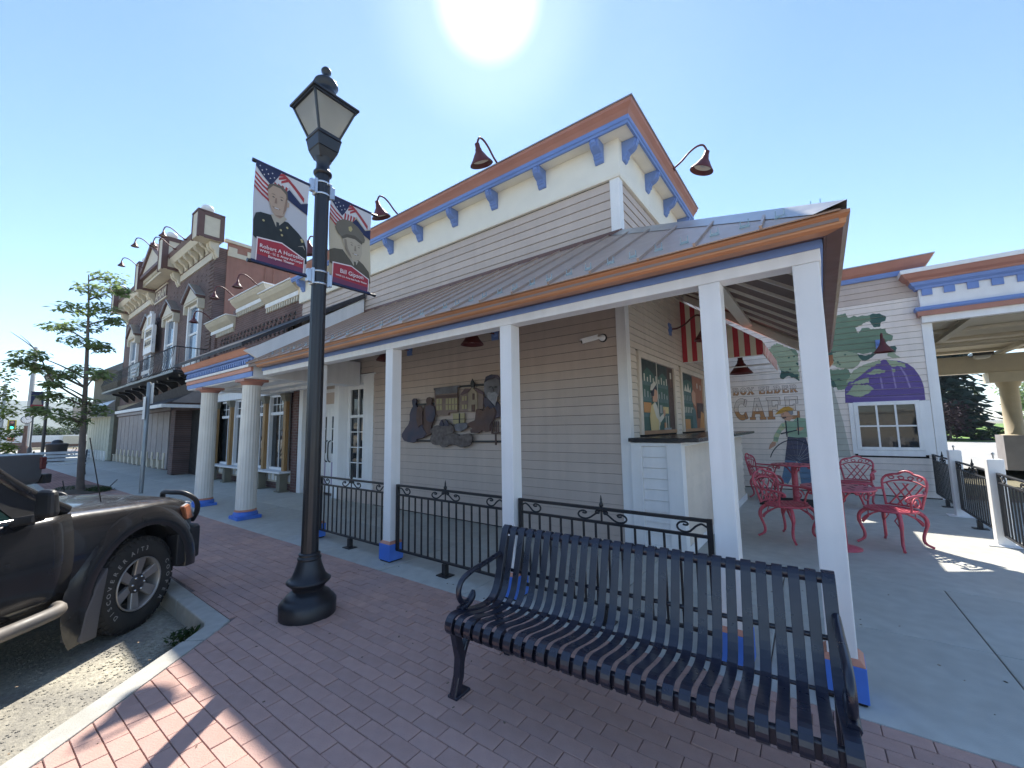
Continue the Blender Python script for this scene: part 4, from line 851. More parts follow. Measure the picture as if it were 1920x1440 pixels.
# ------------------------------------------------------------------ railings
def railing(label, P, s0, s1, group, post0=True, foot=True, zb=.13, zm=.745, zt=.85):
    t = thing('iron_railing', label, 'railing', P((s0+s1)/2, 0), group)
    b = B(); b.strip([P(s0, zt), P(s1, zt)], (0, 0, 1), .022, .034); mk('top_rail', b, M['iron'], t, bevel=.003)
    b = B(); b.strip([P(s0, zm), P(s1, zm)], (0, 0, 1), .02, .028); mk('middle_rail', b, M['iron'], t, bevel=.003)
    b = B(); b.strip([P(s0, zb), P(s1, zb)], (0, 0, 1), .022, .03); mk('bottom_rail', b, M['iron'], t, bevel=.003)
    for s in (s0+.012, s1-.012):
        b = B(); b.strip([P(s, zb), P(s, zt+.012)], Vector(P(1, 0))-Vector(P(0, 0)), .032, .032); mk('stile', b, M['iron'], t)
    n_ = int(round((s1-s0)/.108))
    for i in range(1, n_):
        s = s0+(s1-s0)*i/n_; b = B(); b.strip([P(s, zb+.011), P(s, zm-.01)], Vector(P(1, 0))-Vector(P(0, 0)), .014, .014); mk('picket', b, M['iron'], t)
    m_ = (s0+s1)/2
    for c, sg in ((m_, 1), (m_, -1), (s0+.03, 1), (s1-.03, -1)):
        b = B(); h = zt-zm-.02; z0 = zm+.01
        pts = [(.012, .86), (.03, .92), (.05, .84), (.045, .70), (.025, .68), (.02, .80), (.06, .55), (.10, .22), (.14, .06), (.185, .14), (.205, .40), (.19, .68), (.155, .78), (.13, .66), (.145, .55), (.165, .60)] if abs(c-m_) < .001 else [(.0, .60), (.02, .75), (.04, .80), (.075, .55), (.11, .15), (.15, .05), (.185, .2), (.195, .5), (.175, .78), (.14, .85), (.12, .70), (.135, .6), (.155, .64)]
        b.tube([P(c+sg*x*1.0, z0+z*h) for x, z in [(q.x, q.y) for q in bez([(x, z, 0) for x, z in pts], 2)]], .0075, 5); mk('scroll', b, M['iron'], t)
    b = B(); p0 = P(m_, zm); b.tube([P(m_, zm+.01), P(m_, zt+.02)], .008, 6); b.lathe([(.008, .0), (.015, .008), (.019, .022), (.011, .04), (.007, .05), (.009, .06), (.002, .095)], P(m_, zt+.01), 8); mk('finial', b, M['iron'], t)
    if foot:
        b = B(); p = P(m_, 0); b.strip([P(m_, .006), P(m_, zb-.012)], Vector(P(1, 0))-Vector(P(0, 0)), .05, .05); b.box(p[0]-.075, p[0]+.075, p[1]-.06, p[1]+.06, .001, .010); mk('foot', b, M['iron'], t)
    return t
PP = lambda s, z: (s, 3.044, z)
railing('black iron railing between the lamp post and the next white post', PP, -5.71, -4.17, 'iron railings along the cafe porch')
railing('black iron railing between the white posts straight behind the bench armrest gap', PP, -3.99, -2.40, 'iron railings along the cafe porch')['label'] = 'black iron railing in the middle porch bay, left of the bench'
railing('black iron railing seen over and through the slatted bench', PP, -2.235, -.645, 'iron railings along the cafe porch')
PR_ = lambda s, z: (1.62, s, z)
def tube_post(y, label):
    b = B(); b.box(1.55, 1.69, y-.07, y+.07, .012, 1.02); b.box(1.46, 1.78, y-.12, y+.12, .001, .012)
    o = thing('fence_post', label, 'post', (1.62, y, 0), 'white posts of the patio fence'); mk('shaft', b, M['white'], o, bevel=.006)
    b = B(); b.tube([(1.62, y, 1.02), (1.62, y, 1.07)], .008, 6); b.lathe([(.012, 1.07), (.016, 1.085), (.004, 1.10)], (1.62, y, 0), 8); mk('peg', b, M['flash'], o)
tube_post(9.45, 'white square fence post nearer the mural wall'); tube_post(7.55, 'large white square fence post nearest the red chairs'); tube_post(5.55, 'white square fence post at the photo edge')
railing('black iron fence panel meeting the mural wall', PR_, 9.56, 11.1, 'iron panels of the patio fence')
railing('black iron fence panel between two white patio posts', PR_, 7.66, 9.36, 'iron panels of the patio fence')
railing('black iron fence panel running out of view past the big white post', PR_, 5.66, 7.46, 'iron panels of the patio fence')
# ------------------------------------------------------------------ street lamp with banners
def street_lamp(label, loc, arms=True):
    t = thing('street_lamp', label, 'street lamp', (0, 0, 0), 'lantern street lamps along the kerb', world=False)
    b = B(); b.lathe([(.215, 0), (.218, .10), (.205, .115), (.20, .125), (.185, .135), (.175, .15), (.165, .165), (.135, .185), (.118, .20)], n=28); mk('base', b, M['black'], t, recalc=False)
    b = B(); b.lathe([(.118, .19), (.120, .205), (.128, .225), (.150, .245), (.168, .262), (.170, .272), (.150, .285), (.128, .31), (.112, .35), (.098, .39), (.088, .43), (.086, .435)], n=28); mk('skirt', b, M['black'], t, recalc=False)
    b = B(); b.lathe([(.086, .43), (.092, .44), (.092, .452), (.082, .458), (.08, .468), (.084, .475), (.082, .485), (.07, .49)], n=28); mk('collar', b, M['black'], t, recalc=False)
    b = B(); b.lathe([(.068, .485), (.066, .6), (.060, 3.70), (.060, 3.83)], n=48, rad=lambda j, n: 1-.075*max(0, cos(2*pi*j/4))**1.0, sm=True); mk('pole', b, M['black'], t, recalc=False)
    b = B(); b.lathe([(.062, 3.825), (.078, 3.835), (.08, 3.855), (.066, 3.87), (.058, 3.90), (.056, 3.95), (.075, 3.985), (.075, 3.99)], n=24); mk('neck', b, M['black'], t, recalc=False)
    def fr(h0, z0, h1, z1): return [(-h0, -h0, z0), (h0, -h0, z0), (h0, h0, z0), (-h0, h0, z0), (-h1, -h1, z1), (h1, -h1, z1), (h1, h1, z1), (-h1, h1, z1)]
    lan = B(); lan.hexa(fr(.060, 3.975, .095, 4.06)); lan.hexa(fr(.095, 4.061, .112, 4.165)); lan.hexa(fr(.118, 4.166, .112, 4.19)); lan = mk('lantern', lan, M['black'], t, bevel=.006)
    H0, Z0, H1, Z1 = .095, 4.192, .197, 4.49
    b = B()
    for sx, sy in ((1, 1), (1, -1), (-1, 1), (-1, -1)): b.tube([(sx*H0, sy*H0, Z0), (sx*H1, sy*H1, Z1)], .012, 4, sm=False)
    for z, h, w in ((Z0+.006, H0, .010), (Z1-.008, H1, .012)):
        for s in (1, -1): b.box(-h, h, s*h-w, s*h+w, z-.01, z+.01); b.box(s*h-w, s*h+w, -h, h, z-.0099, z+.0099)
    mk('frame', b, M['black'], lan)
    for q in range(4):
        b = B(); a = q*pi/2; R = Matrix.Rotation(a, 4, 'Z'); e = .006
        b.add([R @ Vector(p) for p in ((-H0+e, -H0+e, Z0), (H0-e, -H0+e, Z0), (H1-e, -H1+e, Z1-.01), (-H1+e, -H1+e, Z1-.01))], [(0, 1, 2, 3)]); mk('pane', b, M['lens'], lan, recalc=False)
    b = B(); b.lathe([(.04, 4.19), (.05, 4.25), (.055, 4.36), (.03, 4.45), (0, 4.46)], n=14); mk('bulb', b, M['lampglass'], lan)
    rf = B(); rf.hexa(fr(.222, 4.49, .222, 4.513)); rf.hexa(fr(.215, 4.5135, .085, 4.63)); rf = mk('lid', rf, M['black'], t, bevel=.004)
    b = B(); b.lathe([(.10, 4.62), (.105, 4.64), (.08, 4.66), (.085, 4.70), (.11, 4.73), (.10, 4.76), (.055, 4.80), (.03, 4.825), (.022, 4.845), (.042, 4.865), (.045, 4.885), (.03, 4.91), (0, 4.918)], n=22); mk('finial', b, M['black'], rf, recalc=False)
    if arms:
        for z in (3.68, 2.84):
            for s in (-1, 1):
                b = B(); b.tube([(0, s*.06, z), (0, s*.56, z)], .0125, 8); b.lathe([(.017, -.012), (.017, .012)], (0, s*.565, z), 8, R=Matrix.Rotation(pi/2, 3, 'X')); mk('arm', b, M['black'], t)
                b = B(); b.box(-.02, .02, s*.085-.03, s*.085+.03, z-.045, z+.075); b.box(-.035, .035, s*.066-.012, s*.066+.012, z-.06, z+.09); mk('clamp', b, M['steel'], t, bevel=.006)
            for dz in (-.045, .065): b = B(); b.lathe([(.066, z+dz-.008), (.069, z+dz), (.066, z+dz+.008)], n=24, cap=False); mk('band', b, M['steel'], t, recalc=False)
    t.location = loc; return t
M['steel'] = mat('bright_steel', (.55, .57, .6), .3, metal=.8)
M['lens'] = mat('frosted_acrylic', (.50, .50, .47), .25, var=.2, vs=3)
_m = M['lens']; _n = _m.node_tree.nodes; _b = _n['Principled BSDF']; _tr = _n.new('ShaderNodeBsdfTranslucent'); _tr.inputs['Color'].default_value = (.8, .78, .7, 1); _mx = _n.new('ShaderNodeMixShader'); _mx.inputs[0].default_value = .55
_m.node_tree.links.new(_b.outputs[0], _mx.inputs[1]); _m.node_tree.links.new(_tr.outputs[0], _mx.inputs[2]); _m.node_tree.links.new(_mx.outputs[0], _n['Material Output'].inputs['Surface'])
LP = (-3.5, 1.79)
lamp = street_lamp('tall black lantern street lamp with two banners beside the parked dark truck', (*LP, 0))
lamp['label'] = 'tall black lantern street lamp carrying two soldier banners in front of the porch'
l2 = again(lamp, (-31.8, 2.3, 0), label='far black lantern street lamp seen through the small street tree')

# banners: cloth with printed flag, portrait and name plate
bm_ = {n: mat('print_'+n, c, .75, var=.03, big=.03) for n, c in dict(ground=(.50, .50, .52), sepia=(.52, .44, .31), navy=(.02, .03, .085), flagred=(.38, .05, .06), flagwhite=(.62, .62, .64), plate=(.36, .035, .055), plate2=(.16, .045, .10), text=(.75, .68, .68), jacket=(.022, .028, .03), skin=(.42, .31, .23), skinsh=(.27, .18, .13), hair=(.13, .11, .09), khaki=(.42, .37, .29), brass=(.45, .38, .18), sskin=(.44, .37, .27), ssh=(.25, .2, .14), olive=(.10, .085, .06), cap=(.16, .14, .105)).items()}
bi = list(bm_)
def banner(label, x, ya, yb, za, zb, flip, portrait, lines):
    t = thing('banner', label, 'banner', (x, (ya+yb)/2, zb), 'memorial banners on the street lamp')
    def P(u, v, d=0):
        return Vector((x + .012*sin(v*7) + d, ya+(yb-ya)*u, za+(zb-za)*v))
    b = B(); n = 10; m = 18
    vs = [P(i/n, j/m) for j in range(m+1) for i in range(n+1)]+[P(i/n, j/m, -.004) for j in range(m+1) for i in range(n+1)]; k = (n+1)*(m+1)
    fs = []
    for j in range(m):
        for i in range(n):
            a = j*(n+1)+i; fs += [(a, a+1, a+n+2, a+n+1), (k+a, k+a+n+1, k+a+n+2, k+a+1)]
    b.add(vs, fs, True); mk('cloth', b, bm_[portrait], t, recalc=False)
    b = B(); lay = [0]
    def pp(name, pts):
        lay[0] += 1; d = .0012+lay[0]*.00022
        tri = geometry.tessellate_polygon([[Vector((q[0], q[1], 0)) for q in pts]])
        for tr in tri:
            T3 = [Vector((pts[i][0], pts[i][1], 0)) for i in tr]; lo = min(p.y for p in T3); hi = max(p.y for p in T3); j = int(lo*18)
            while j/18 < hi:
                q = clip(clip(T3, Vector((0, j/18, 0)), Vector((0, 1, 0))), Vector((0, (j+1)/18, 0)), Vector((0, -1, 0)))
                if len(q) > 2: b.poly([P(v.x, v.y, d) for v in q], bi.index(name))
                j += 1
    # flag across the top
    pp('flagwhite', [(0, 1), (1, 1), (1, .80), (.86, .77), (.62, .88), (.42, .74), (.28, .70), (.12, .72), (0, .80)])
    for k in range(4):
        y = .90-k*.045; pp('flagred', [(0, y), (.14, y-.055), (.30, y-.10), (.30, y-.125), (.14, y-.08), (0, y-.022)])
    for k in range(4):
        xx = .32+k*.07; pp('flagred', [(xx, .72+k*.02), (xx+.035, .73+k*.02), (xx+.06, .86), (xx+.02, .87)])
    for k in range(3):
        o = k*.05; pp('flagred', [(.36+o, .93-o*.5), (.50+o, .96-o*.3), (.72+o, .88-o*.5), (.92, .80-o*.2), (.92, .83-o*.2), (.72+o, .915-o*.5), (.50+o, .99-o*.3), (.36+o, .955-o*.5)])
    pp('navy', [(0, 1), (.46, 1), (.40, .93), (.33, .86), (.28, .82), (.12, .885), (0, .95)])
    for k in range(9): u, v = .07+.11*(k % 3)+.04*(k//3), .965-.035*(k//3)-.012*(k % 3); pp('flagwhite', [(u+.016*(1 if q % 2 == 0 else .42)*sin(2*pi*q/10), v+.010*(1 if q % 2 == 0 else .42)*cos(2*pi*q/10)) for q in range(10)])
    pp('navy', [(.42, .725), (.62, .85), (.86, .755), (1, .79), (1, .66), (.80, .70), (.60, .745)])
    if portrait == 'ground':
        pp('jacket', [(0, .24), (0, .40), (.04, .48), (.12, .505), (.32, .515), (.40, .44), (.56, .50), (.62, .50), (.82, .42), (.93, .36), (.98, .28), (1, .12), (.9, .1), (.1, .2)])
        pp('khaki', [(.30, .52), (.40, .40), (.47, .44), (.60, .53), (.52, .56), (.36, .53)]); pp('jacket', [(.40, .46), (.45, .46), (.46, .40), (.44, .36), (.40, .40)])
        pp('skin', [(.33, .55), (.27, .64), (.24, .72), (.23, .78), (.30, .83), (.45, .835), (.57, .79), (.60, .72), (.585, .63), (.545, .55), (.47, .505), (.39, .51)])
        pp('skin', [(.59, .66), (.635, .665), (.64, .71), (.605, .72)]); pp('skinsh', [(.52, .56), (.585, .63), (.60, .72), (.57, .76), (.55, .68), (.53, .60)]); pp('skinsh', [(.37, .525), (.47, .515), (.54, .55), (.46, .54)])
        pp('hair', [(.22, .77), (.24, .82), (.34, .85), (.48, .855), (.58, .82), (.605, .75), (.585, .73), (.565, .785), (.46, .825), (.32, .825), (.245, .77)])
        for u in (.29, .44): pp('hair', [(u, .735), (u+.05, .745), (u+.09, .735), (u+.05, .737)]); pp('jacket', [(u+.02, .712), (u+.05, .718), (u+.075, .71), (u+.05, .705)])
        pp('skinsh', [(.375, .71), (.40, .71), (.41, .655), (.36, .65)]); pp('skinsh', [(.33, .615), (.40, .605), (.47, .61), (.47, .60), (.40, .592), (.33, .603)]); pp('flagwhite', [(.36, .607), (.45, .606), (.44, .600), (.37, .599)])
        for u, v in ((.17, .425), (.60, .435), (.48, .385), (.50, .335)): pp('brass', [(u+.022*cos(a*pi/4), v+.012*sin(a*pi/4)) for a in range(8)])
        pp('brass', [(.85, .36), (.89, .375), (.92, .34), (.88, .325)]); pp('khaki', [(.80, .27), (.91, .30), (.95, .25), (.90, .285)])
    else:
        pp('olive', [(0, .22), (0, .37), (.10, .40), (.30, .42), (.44, .34), (.56, .28), (.66, .36), (.80, .32), (.94, .25), (1, .12), (.9, .1), (.1, .2)])
        pp('sskin', [(.34, .60), (.335, .50), (.36, .44), (.42, .38), (.50, .345), (.62, .335), (.72, .37), (.775, .45), (.785, .58), (.6, .64), (.42, .63)])
        pp('sskin', [(.30, .55), (.345, .57), (.36, .49), (.325, .50)]); pp('ssh', [(.34, .56), (.36, .44), (.44, .38), (.52, .345), (.48, .40), (.42, .46), (.395, .56)]); pp('khaki', [(.44, .36), (.56, .33), (.68, .345), (.62, .28), (.55, .27)]); pp('olive', [(.56, .32), (.61, .32), (.63, .26), (.57, .25)])
        pp('cap', [(.13, .66), (.17, .73), (.30, .785), (.48, .80), (.66, .765), (.80, .71), (.86, .645), (.84, .60), (.78, .585), (.60, .64), (.40, .625), (.27, .575), (.19, .60)]); pp('olive', [(.27, .575), (.40, .625), (.60, .645), (.80, .60), (.78, .565), (.60, .60), (.42, .59), (.30, .55)])
        pp('brass', [(.44, .72), (.50, .74), (.54, .71), (.50, .67), (.45, .68)])
        for u in (.47, .65): pp('ssh', [(u, .535), (u+.05, .548), (u+.10, .538), (u+.05, .54)]); pp('hair', [(u+.02, .515), (u+.05, .521), (u+.08, .513), (u+.05, .508)])
        pp('ssh', [(.595, .52), (.615, .52), (.63, .455), (.575, .45)]); pp('ssh', [(.53, .42), (.60, .412), (.68, .42), (.68, .41), (.60, .40), (.53, .41)]); pp('flagwhite', [(.56, .415), (.65, .415), (.64, .408), (.57, .408)])
    edge = [(.08, 0), (.93, 0), (.93, .155), (.5, .245), (.08, .225)]
    pp('text', [(.06, 0), (.95, 0), (.95, .163), (.5, .257), (.06, .237)]); pp('plate', edge); pp('plate2', [(.08, 0), (.93, 0), (.93, .06), (.08, .07)])
    mk('print', b, [bm_[q] for q in bi], t, recalc=False)
    b = B()
    for s, u, v, sz in lines:
        p = P(u, v); q = B(); textb(q, s, sz, frame((0, p.y, p.z), (0, 1, 0), (0, 0, 1)), bold=.0006)
        q.v = [Vector((x+.012*sin((w.z-za)/(zb-za)*7)+.0225, w.y, w.z)) for w in q.v]; b.add(q.v, q.f)
    mk('lettering', b, bm_['text'], t, recalc=False, kind='stuff')
    for z in (za, zb): b = B(); b.tube([(x-.001, ya, z), (x-.001, yb, z)], .0165, 10); mk('hem', b, bm_['navy'], t)
    return t
banner('left memorial banner of a bareheaded soldier with a flag above a red name plate', -3.5, 1.238, 1.668, 2.845, 3.681, 0, 'ground', [('Robert A Horosko', .505, .138, .0445), ('WWII - U. S. Army AirCorps', .505, .098, .028), ('European Theater', .505, .062, .028)])
banner('right memorial banner of a soldier in a peaked cap on a sepia ground', -3.5, 1.872, 2.302, 2.845, 3.681, 0, 'sepia', [('Bill Gipson', .505, .132, .056), ('WWII U.S. Army Asia Pacific Theater', .505, .088, .0212)])

# ------------------------------------------------------------------ slatted bench
BO = Vector((-1.775, 1.70, 0)); BA = .062
BE = Vector((cos(BA), sin(BA), 0)); BD = Vector((-sin(BA), cos(BA), 0))
def Bn(s, d, z): return BO+BE*s+BD*d+Vector((0, 0, z))
bench = thing('slatted_bench', 'navy black steel strap bench with curled seat in front of the cafe', 'bench', tuple(Bn(.9, .25, 0)))
prof = [(.055, .345), (.022, .350), (.0, .372), (-.004, .40), (.012, .432), (.05, .446), (.11, .438), (.20, .418), (.30, .402), (.37, .402), (.425, .425), (.462, .475), (.49, .55), (.52, .65), (.55, .75), (.568, .80), (.592, .822), (.618, .812), (.625, .785), (.612, .765)]
pb = [(q.x, q.y) for q in bez([(d, z, 0) for d, z in prof], 2)]
NS = 28; LB = 1.80
for i in range(NS):
    s = .02+(LB-.04)*i/(NS-1); end = i in (0, NS-1)
    b = B(); b.strip([Bn(s, d, z) for d, z in pb], BE, .044 if not end else .05, .006 if not end else .014); mk('slat', b, M['bench'], bench, bevel=.0015)
b = B(); b.strip([Bn(.02, .035, .385), Bn(LB-.02, .035, .385)], (0, 0, 1), .062, .03); mk('front_rail', b, M['bench'], bench, bevel=.006, seg=2)
b = B(); b.tube([Bn(.02, .596, .792), Bn(LB-.02, .596, .792)], .024, 12); mk('back_rail', b, M['bench'], bench)
for d, z, r in ((.505, .57, .012), (.392, .402, .009)):
    b = B(); b.tube([Bn(.02, d+.018, z-.008), Bn(LB-.02, d+.018, z-.008)], r, 8); mk('cross_rod', b, M['bench'], bench)
for s in (.02, LB-.02):
    fr_ = B(); fr_.strip([Bn(s, .05, .36), Bn(s, .09, .20), Bn(s, .08, .10), Bn(s, .045, 0.0)], BE, .046, .05); lg = mk('leg', fr_, M['bench'], bench, bevel=.005)
    b = B(); b.strip([Bn(s, q.x, q.y) for q in bez([(.085, .12, 0), (.12, .22, 0), (.19, .31, 0), (.30, .37, 0)], 4)], BE, .04, .03); mk('brace', b, M['bench'], lg, bevel=.004)
    b = B(); p = Bn(s, .085, .008); b.obox(p, BE*.035, BD*.06, (0, 0, .008)); mk('foot', b, M['bench'], lg, bevel=.003)
    b = B(); b.strip([Bn(s, q.x, q.y) for q in bez([(.58, .76, 0), (.52, .55, 0), (.455, .40, 0), (.50, .2, 0), (.58, 0, 0)], 4)], BE, .046, .045); mk('leg', b, M['bench'], bench, bevel=.005)
    sg = -1 if s < 1 else 1
    b = B(); b.tube([Bn(s+sg*.012, q.x, q.y) for q in bez([(.515, .66, 0), (.46, .652, 0), (.34, .64, 0), (.22, .63, 0), (.13, .605, 0), (.095, .55, 0), (.115, .49, 0), (.17, .466, 0), (.215, .482, 0)], 5)], .0165, 10)
    b.tube([Bn(s+sg*.012, q.x, q.y) for q in bez([(.10, .445, 0), (.16, .452, 0), (.215, .478, 0), (.232, .515, 0)], 4)], [.022]*10+[.018, .014, .010], 8); mk('armrest', b, M['bench'], bench)

# ------------------------------------------------------------------ red cast chairs and tables
def make_chair():
    t = thing('cast_iron_chair', '', 'chair', (0, 0, 0), 'red cast metal chairs on the patio', world=False)
    # faces +x ; seat at .43
    b = B(); pts = [(.24*cos(a)*(1.0 if cos(a) > 0 else .92), .25*sin(a)) for a in [2*pi*i/20 for i in range(20)]]
    b.tube([(x, y, .43) for x, y in pts], .014, 6, closed=True)
    for i in range(-3, 4):
        y = i*.068; h = .23*sqrt(max(0, 1-(y/.25)**2)); b.strip([(-h*.92, y, .432), (h, y, .432)], (0, 1, 0), .026, .010)
    for i in range(-3, 4):
        x = i*.066; h = .24*sqrt(max(0, 1-(x/.24)**2)); b.strip([(x, -h, .4345), (x, h, .4345)], (1, 0, 0), .024, .010)
    mk('seat', b, M['red'], t)
    tilt = lambda z: -.205-(z-.43)*.22
    bp_ = lambda u, z: (tilt(z)-.04*(1-(u/.24)**2), u, z)
    b = B()
    ol = [(-.185, .44), (-.205, .55), (-.228, .66), (-.235, .74), (-.20, .80), (-.13, .825), (-.085, .83), (-.05, .855), (0, .868), (.05, .855), (.085, .83), (.13, .825), (.20, .80), (.235, .74), (.228, .66), (.205, .55), (.185, .44)]
    b.tube([bp_(q.x, q.y) for q in bez([(u, z, 0) for u, z in ol], 2)], .015, 6)
    b.tube([bp_(-.19, .455), bp_(0, .455), bp_(.19, .455)], .012, 6)
    b.tube([bp_(q.x, q.y) for q in bez([(-.228, .70, 0), (-.12, .745, 0), (0, .76, 0), (.12, .745, 0), (.228, .70, 0)], 3)], .010, 6); bk = mk('backrest', b, M['red'], t)
    b = B()
    for u0, u1 in ((-.20, -.02), (-.12, .07), (-.03, .15), (.20, .02), (.12, -.07), (.03, -.15)): b.strip([bp_(u0, .72), bp_((u0+u1)/2, .59), bp_(u1, .46)], (0, 1, 0), .017, .012)
    mk('lattice', b, M['red'], bk)
    b = B()
    for c in (-.15, -.05, .05, .15):
        sg = 1 if c > 0 else -1; b.tube([bp_(c+sg*.035*cos(a)*(1-a*.06), .782+.026*sin(a)*(1-a*.06)) for a in [i*.55 for i in range(13)]], .0075, 5)
    mk('scrollwork', b, M['red'], bk)
    for s in (1, -1):
        b = B(); b.tube(bez([(-.245, s*.215, .645), (-.12, s*.285, .635), (.02, s*.295, .63), (.12, s*.285, .62), (.165, s*.275, .60), (.16, s*.27, .575), (.13, s*.27, .575)], 4), .015, 7)
        b.tube(bez([(.13, s*.275, .61), (.09, s*.27, .54), (.07, s*.25, .44)], 4), .012, 6); arm = mk('armrest', b, M['red'], t)
        b = B(); b.tube([(-.01+.075*cos(a)*(1-a*.085), s*.27, .535+.075*sin(a)*(1-a*.085)) for a in [i*.5 for i in range(16)]], .009, 5); mk('scroll', b, M['red'], arm)
        for f in (1, -1):
            b = B(); x0 = .17*f; b.tube(bez([(x0*.9, s*.17, .42), (x0*1.22, s*.215, .36), (x0*1.28, s*.225, .27), (x0*1.08, s*.20, .14), (x0*1.12, s*.205, .06), (x0*1.45, s*.25, .012)], 4), [.024]*4+[.022]*5+[.017]*8+[.014]*3+[.016], 7); leg = mk('leg', b, M['red'], t)
            b = B()
            for k in (.35, .7): b.tube(bez([(x0*1.15, s*.21, .30-.06*k), (x0*.8, s*.17, .36-.04*k), (x0*.3*k, s*.12*k, .42)], 4), .009, 5)
            b.tube([(x0*.75, s*.17, .41), (x0*1.05, s*.14, .33), (x0*1.1, s*.20, .25)], .007, 5); mk('apron_lattice', b, M['red'], leg)
    return t
ch = make_chair()
def put(o, x, y, face, label): o.location = (x, y, 0); o.rotation_euler.z = atan2(face[1], face[0]); o['label'] = label; return o
put(ch, .58, 6.86, (-.60, -.80), 'large red cast metal chair at the edge of the sunlit floor patch')
put(copy_tree(ch), -.46, 6.56, (.86, -.50), 'red cast metal chair left of the near white corner post, back to the counter')
put(copy_tree(ch), -1.0, 9.85, (.95, -.2), 'dark red chair against the mural wall under the cyclist wheel')
put(copy_tree(ch), .36, 9.55, (-.25, -.97), 'red cast metal chair just right of the corner post, under the painted tree trunk')
def make_table(label, loc, r=.37, h=.71):
    t = thing('pedestal_table', label, 'table', (0, 0, 0), 'red pedestal tables on the patio', world=False)
    b = B(); b.lathe([(0, h-.012), (r-.03, h-.014), (r, h-.008), (r, h+.006), (r-.02, h+.010), (0, h+.010)], n=32); tp = mk('tabletop', b, M['red'], t, recalc=False)
    b = B()
    for i in range(10):
        a = 2*pi*i/10
        for rr in (r*.42, r*.75): b.lathe([(.022, h+.0105), (.022, h+.0125), (0, h+.013)], (rr*cos(a+rr*3), rr*sin(a+rr*3), 0), 8)
    mk('cutwork', b, mat('cutwork_shadow', (.10, .02, .03), .7), tp)
    b = B(); b.lathe([(.055, .03), (.052, .3), (.048, h-.02)], n=16); mk('pedestal', b, M['red'], t, recalc=False)
    b = B(); b.lathe([(.19, .001), (.19, .014), (.12, .03), (.06, .05)], n=24); mk('base', b, M['red'], t, recalc=False)
    for k in range(3):
        a = .3+k*2.09; b = B(); b.tube([(cos(a)*q.x, sin(a)*q.x, q.y) for q in bez([(.05, h-.16, 0), (.12, h-.06, 0), (.22, h-.025, 0), (r-.05, h-.03, 0), (r-.02, h-.06, 0), (r-.05, h-.085, 0), (r-.075, h-.06, 0)], 4)], .011, 6); mk('scroll_bracket', b, M['red'], t)
    t.location = loc; return t
tb = make_table('near red pedestal table beside the corner post', (.075, 6.40, 0))
again(tb, (-.50, 9.45, 0), rz=.5, label='far red pedestal table in front of the painted cyclist')
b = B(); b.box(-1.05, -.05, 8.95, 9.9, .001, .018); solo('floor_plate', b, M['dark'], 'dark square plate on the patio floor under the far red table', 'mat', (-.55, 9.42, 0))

# ------------------------------------------------------------------ sign post at the walk edge
sp = thing('sign_post', 'grey steel sign post seen edge on beside the small street tree', 'sign post', (-13.75, 2.70, 0))
b = B(); b.lathe([(.045, 0), (.045, 2.78), (.03, 2.80)], (-13.75, 2.70, 0), 14); mk('pole', b, M['galv'], sp, recalc=False)
for y, z0, z1, nm in ((2.63, 1.85, 2.42, 'sign_plate'), (2.77, 2.25, 2.78, 'sign_plate')):
    b = B(); b.box(-13.85, -13.62, y-.003, y+.003, z0, z1); mk(nm, b, M['white'], sp)
# ------------------------------------------------------------------ fluted portico at the left of the porch
pt = thing('portico', 'white portico with fluted columns and salmon and blue entablature', 'portico', (-9.2, 2.95, 0))
X0, X1, YF = -11.2, -7.72, 2.86
def eb(nm, prof, m, par):
    """moulding along the front, its ends squared off"""
    b = B(); b.ext([(X0-.0, YF-o, z) for o, z in prof], (X1-X0, 0, 0)); return mk(nm, b, m, par)
b = B(); b.box(X0+.001, X1-.001, YF+.001, YF+.30, 2.42, 2.92); b.box(X1-.16, X1-.001, YF+.30, 4.9, 2.42, 2.92); b.box(X0+.001, X0+.16, YF+.30, 4.9, 2.42, 2.92); ent2 = mk('entablature', b, M['white'], pt, bevel=.004)
eb('lower_band', [(0, 2.44), (.02, 2.44), (.02, 2.525), (0, 2.525)], M['blue'], ent2); eb('middle_band', [(0, 2.527), (.035, 2.53), (.035, 2.60), (0, 2.602)], M['salmon'], ent2)
eb('fillet', [(0, 2.604), (.06, 2.606), (.06, 2.648), (0, 2.65)], M['white'], ent2); eb('frieze', [(0, 2.652), (.03, 2.652), (.03, 2.772), (0, 2.772)], M['blue'], ent2)
eb('bead', [(0, 2.774), (.075, 2.776), (.085, 2.80), (.085, 2.812), (0, 2.814)], M['blue'], ent2); eb('crown', [(0, 2.816), (.09, 2.818), (.12, 2.86), (.15, 2.92), (0, 2.92)], M['salmon'], ent2)
n = 34
for k in range(n):
    x = X0+.06+(X1-X0-.12)*k/n; b = B(); b.box(x, x+.05, YF-.055, YF-.031, 2.668, 2.735); mk('dentil', b, M['blue'], ent2)
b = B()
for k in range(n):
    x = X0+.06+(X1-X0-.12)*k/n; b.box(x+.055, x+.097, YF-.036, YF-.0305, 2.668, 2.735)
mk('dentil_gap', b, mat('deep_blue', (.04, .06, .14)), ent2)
rf = B(); rf.hexa([(X0-.12, YF-.24, 2.922), (X1+.12, YF-.24, 2.922), (X1+.12, 4.9, 4.30), (X0-.12, 4.9, 4.30), (X0-.12, YF-.24, 2.985), (X1+.12, YF-.24, 2.985), (X1+.12, 4.9, 4.40), (X0-.12, 4.9, 4.40)]); rf = mk('roof', rf, M['slate'], pt)
b = B(); b.ext([(X1+.02, YF+.30, 2.60), (X1+.02, 4.9, 3.6), (X1+.02, 4.9, 4.29), (X1+.02, YF+.05, 2.99), (X1+.02, YF-.18, 2.86)], (.06, 0, 0)); mk('rake_board', b, M['white'], rf)
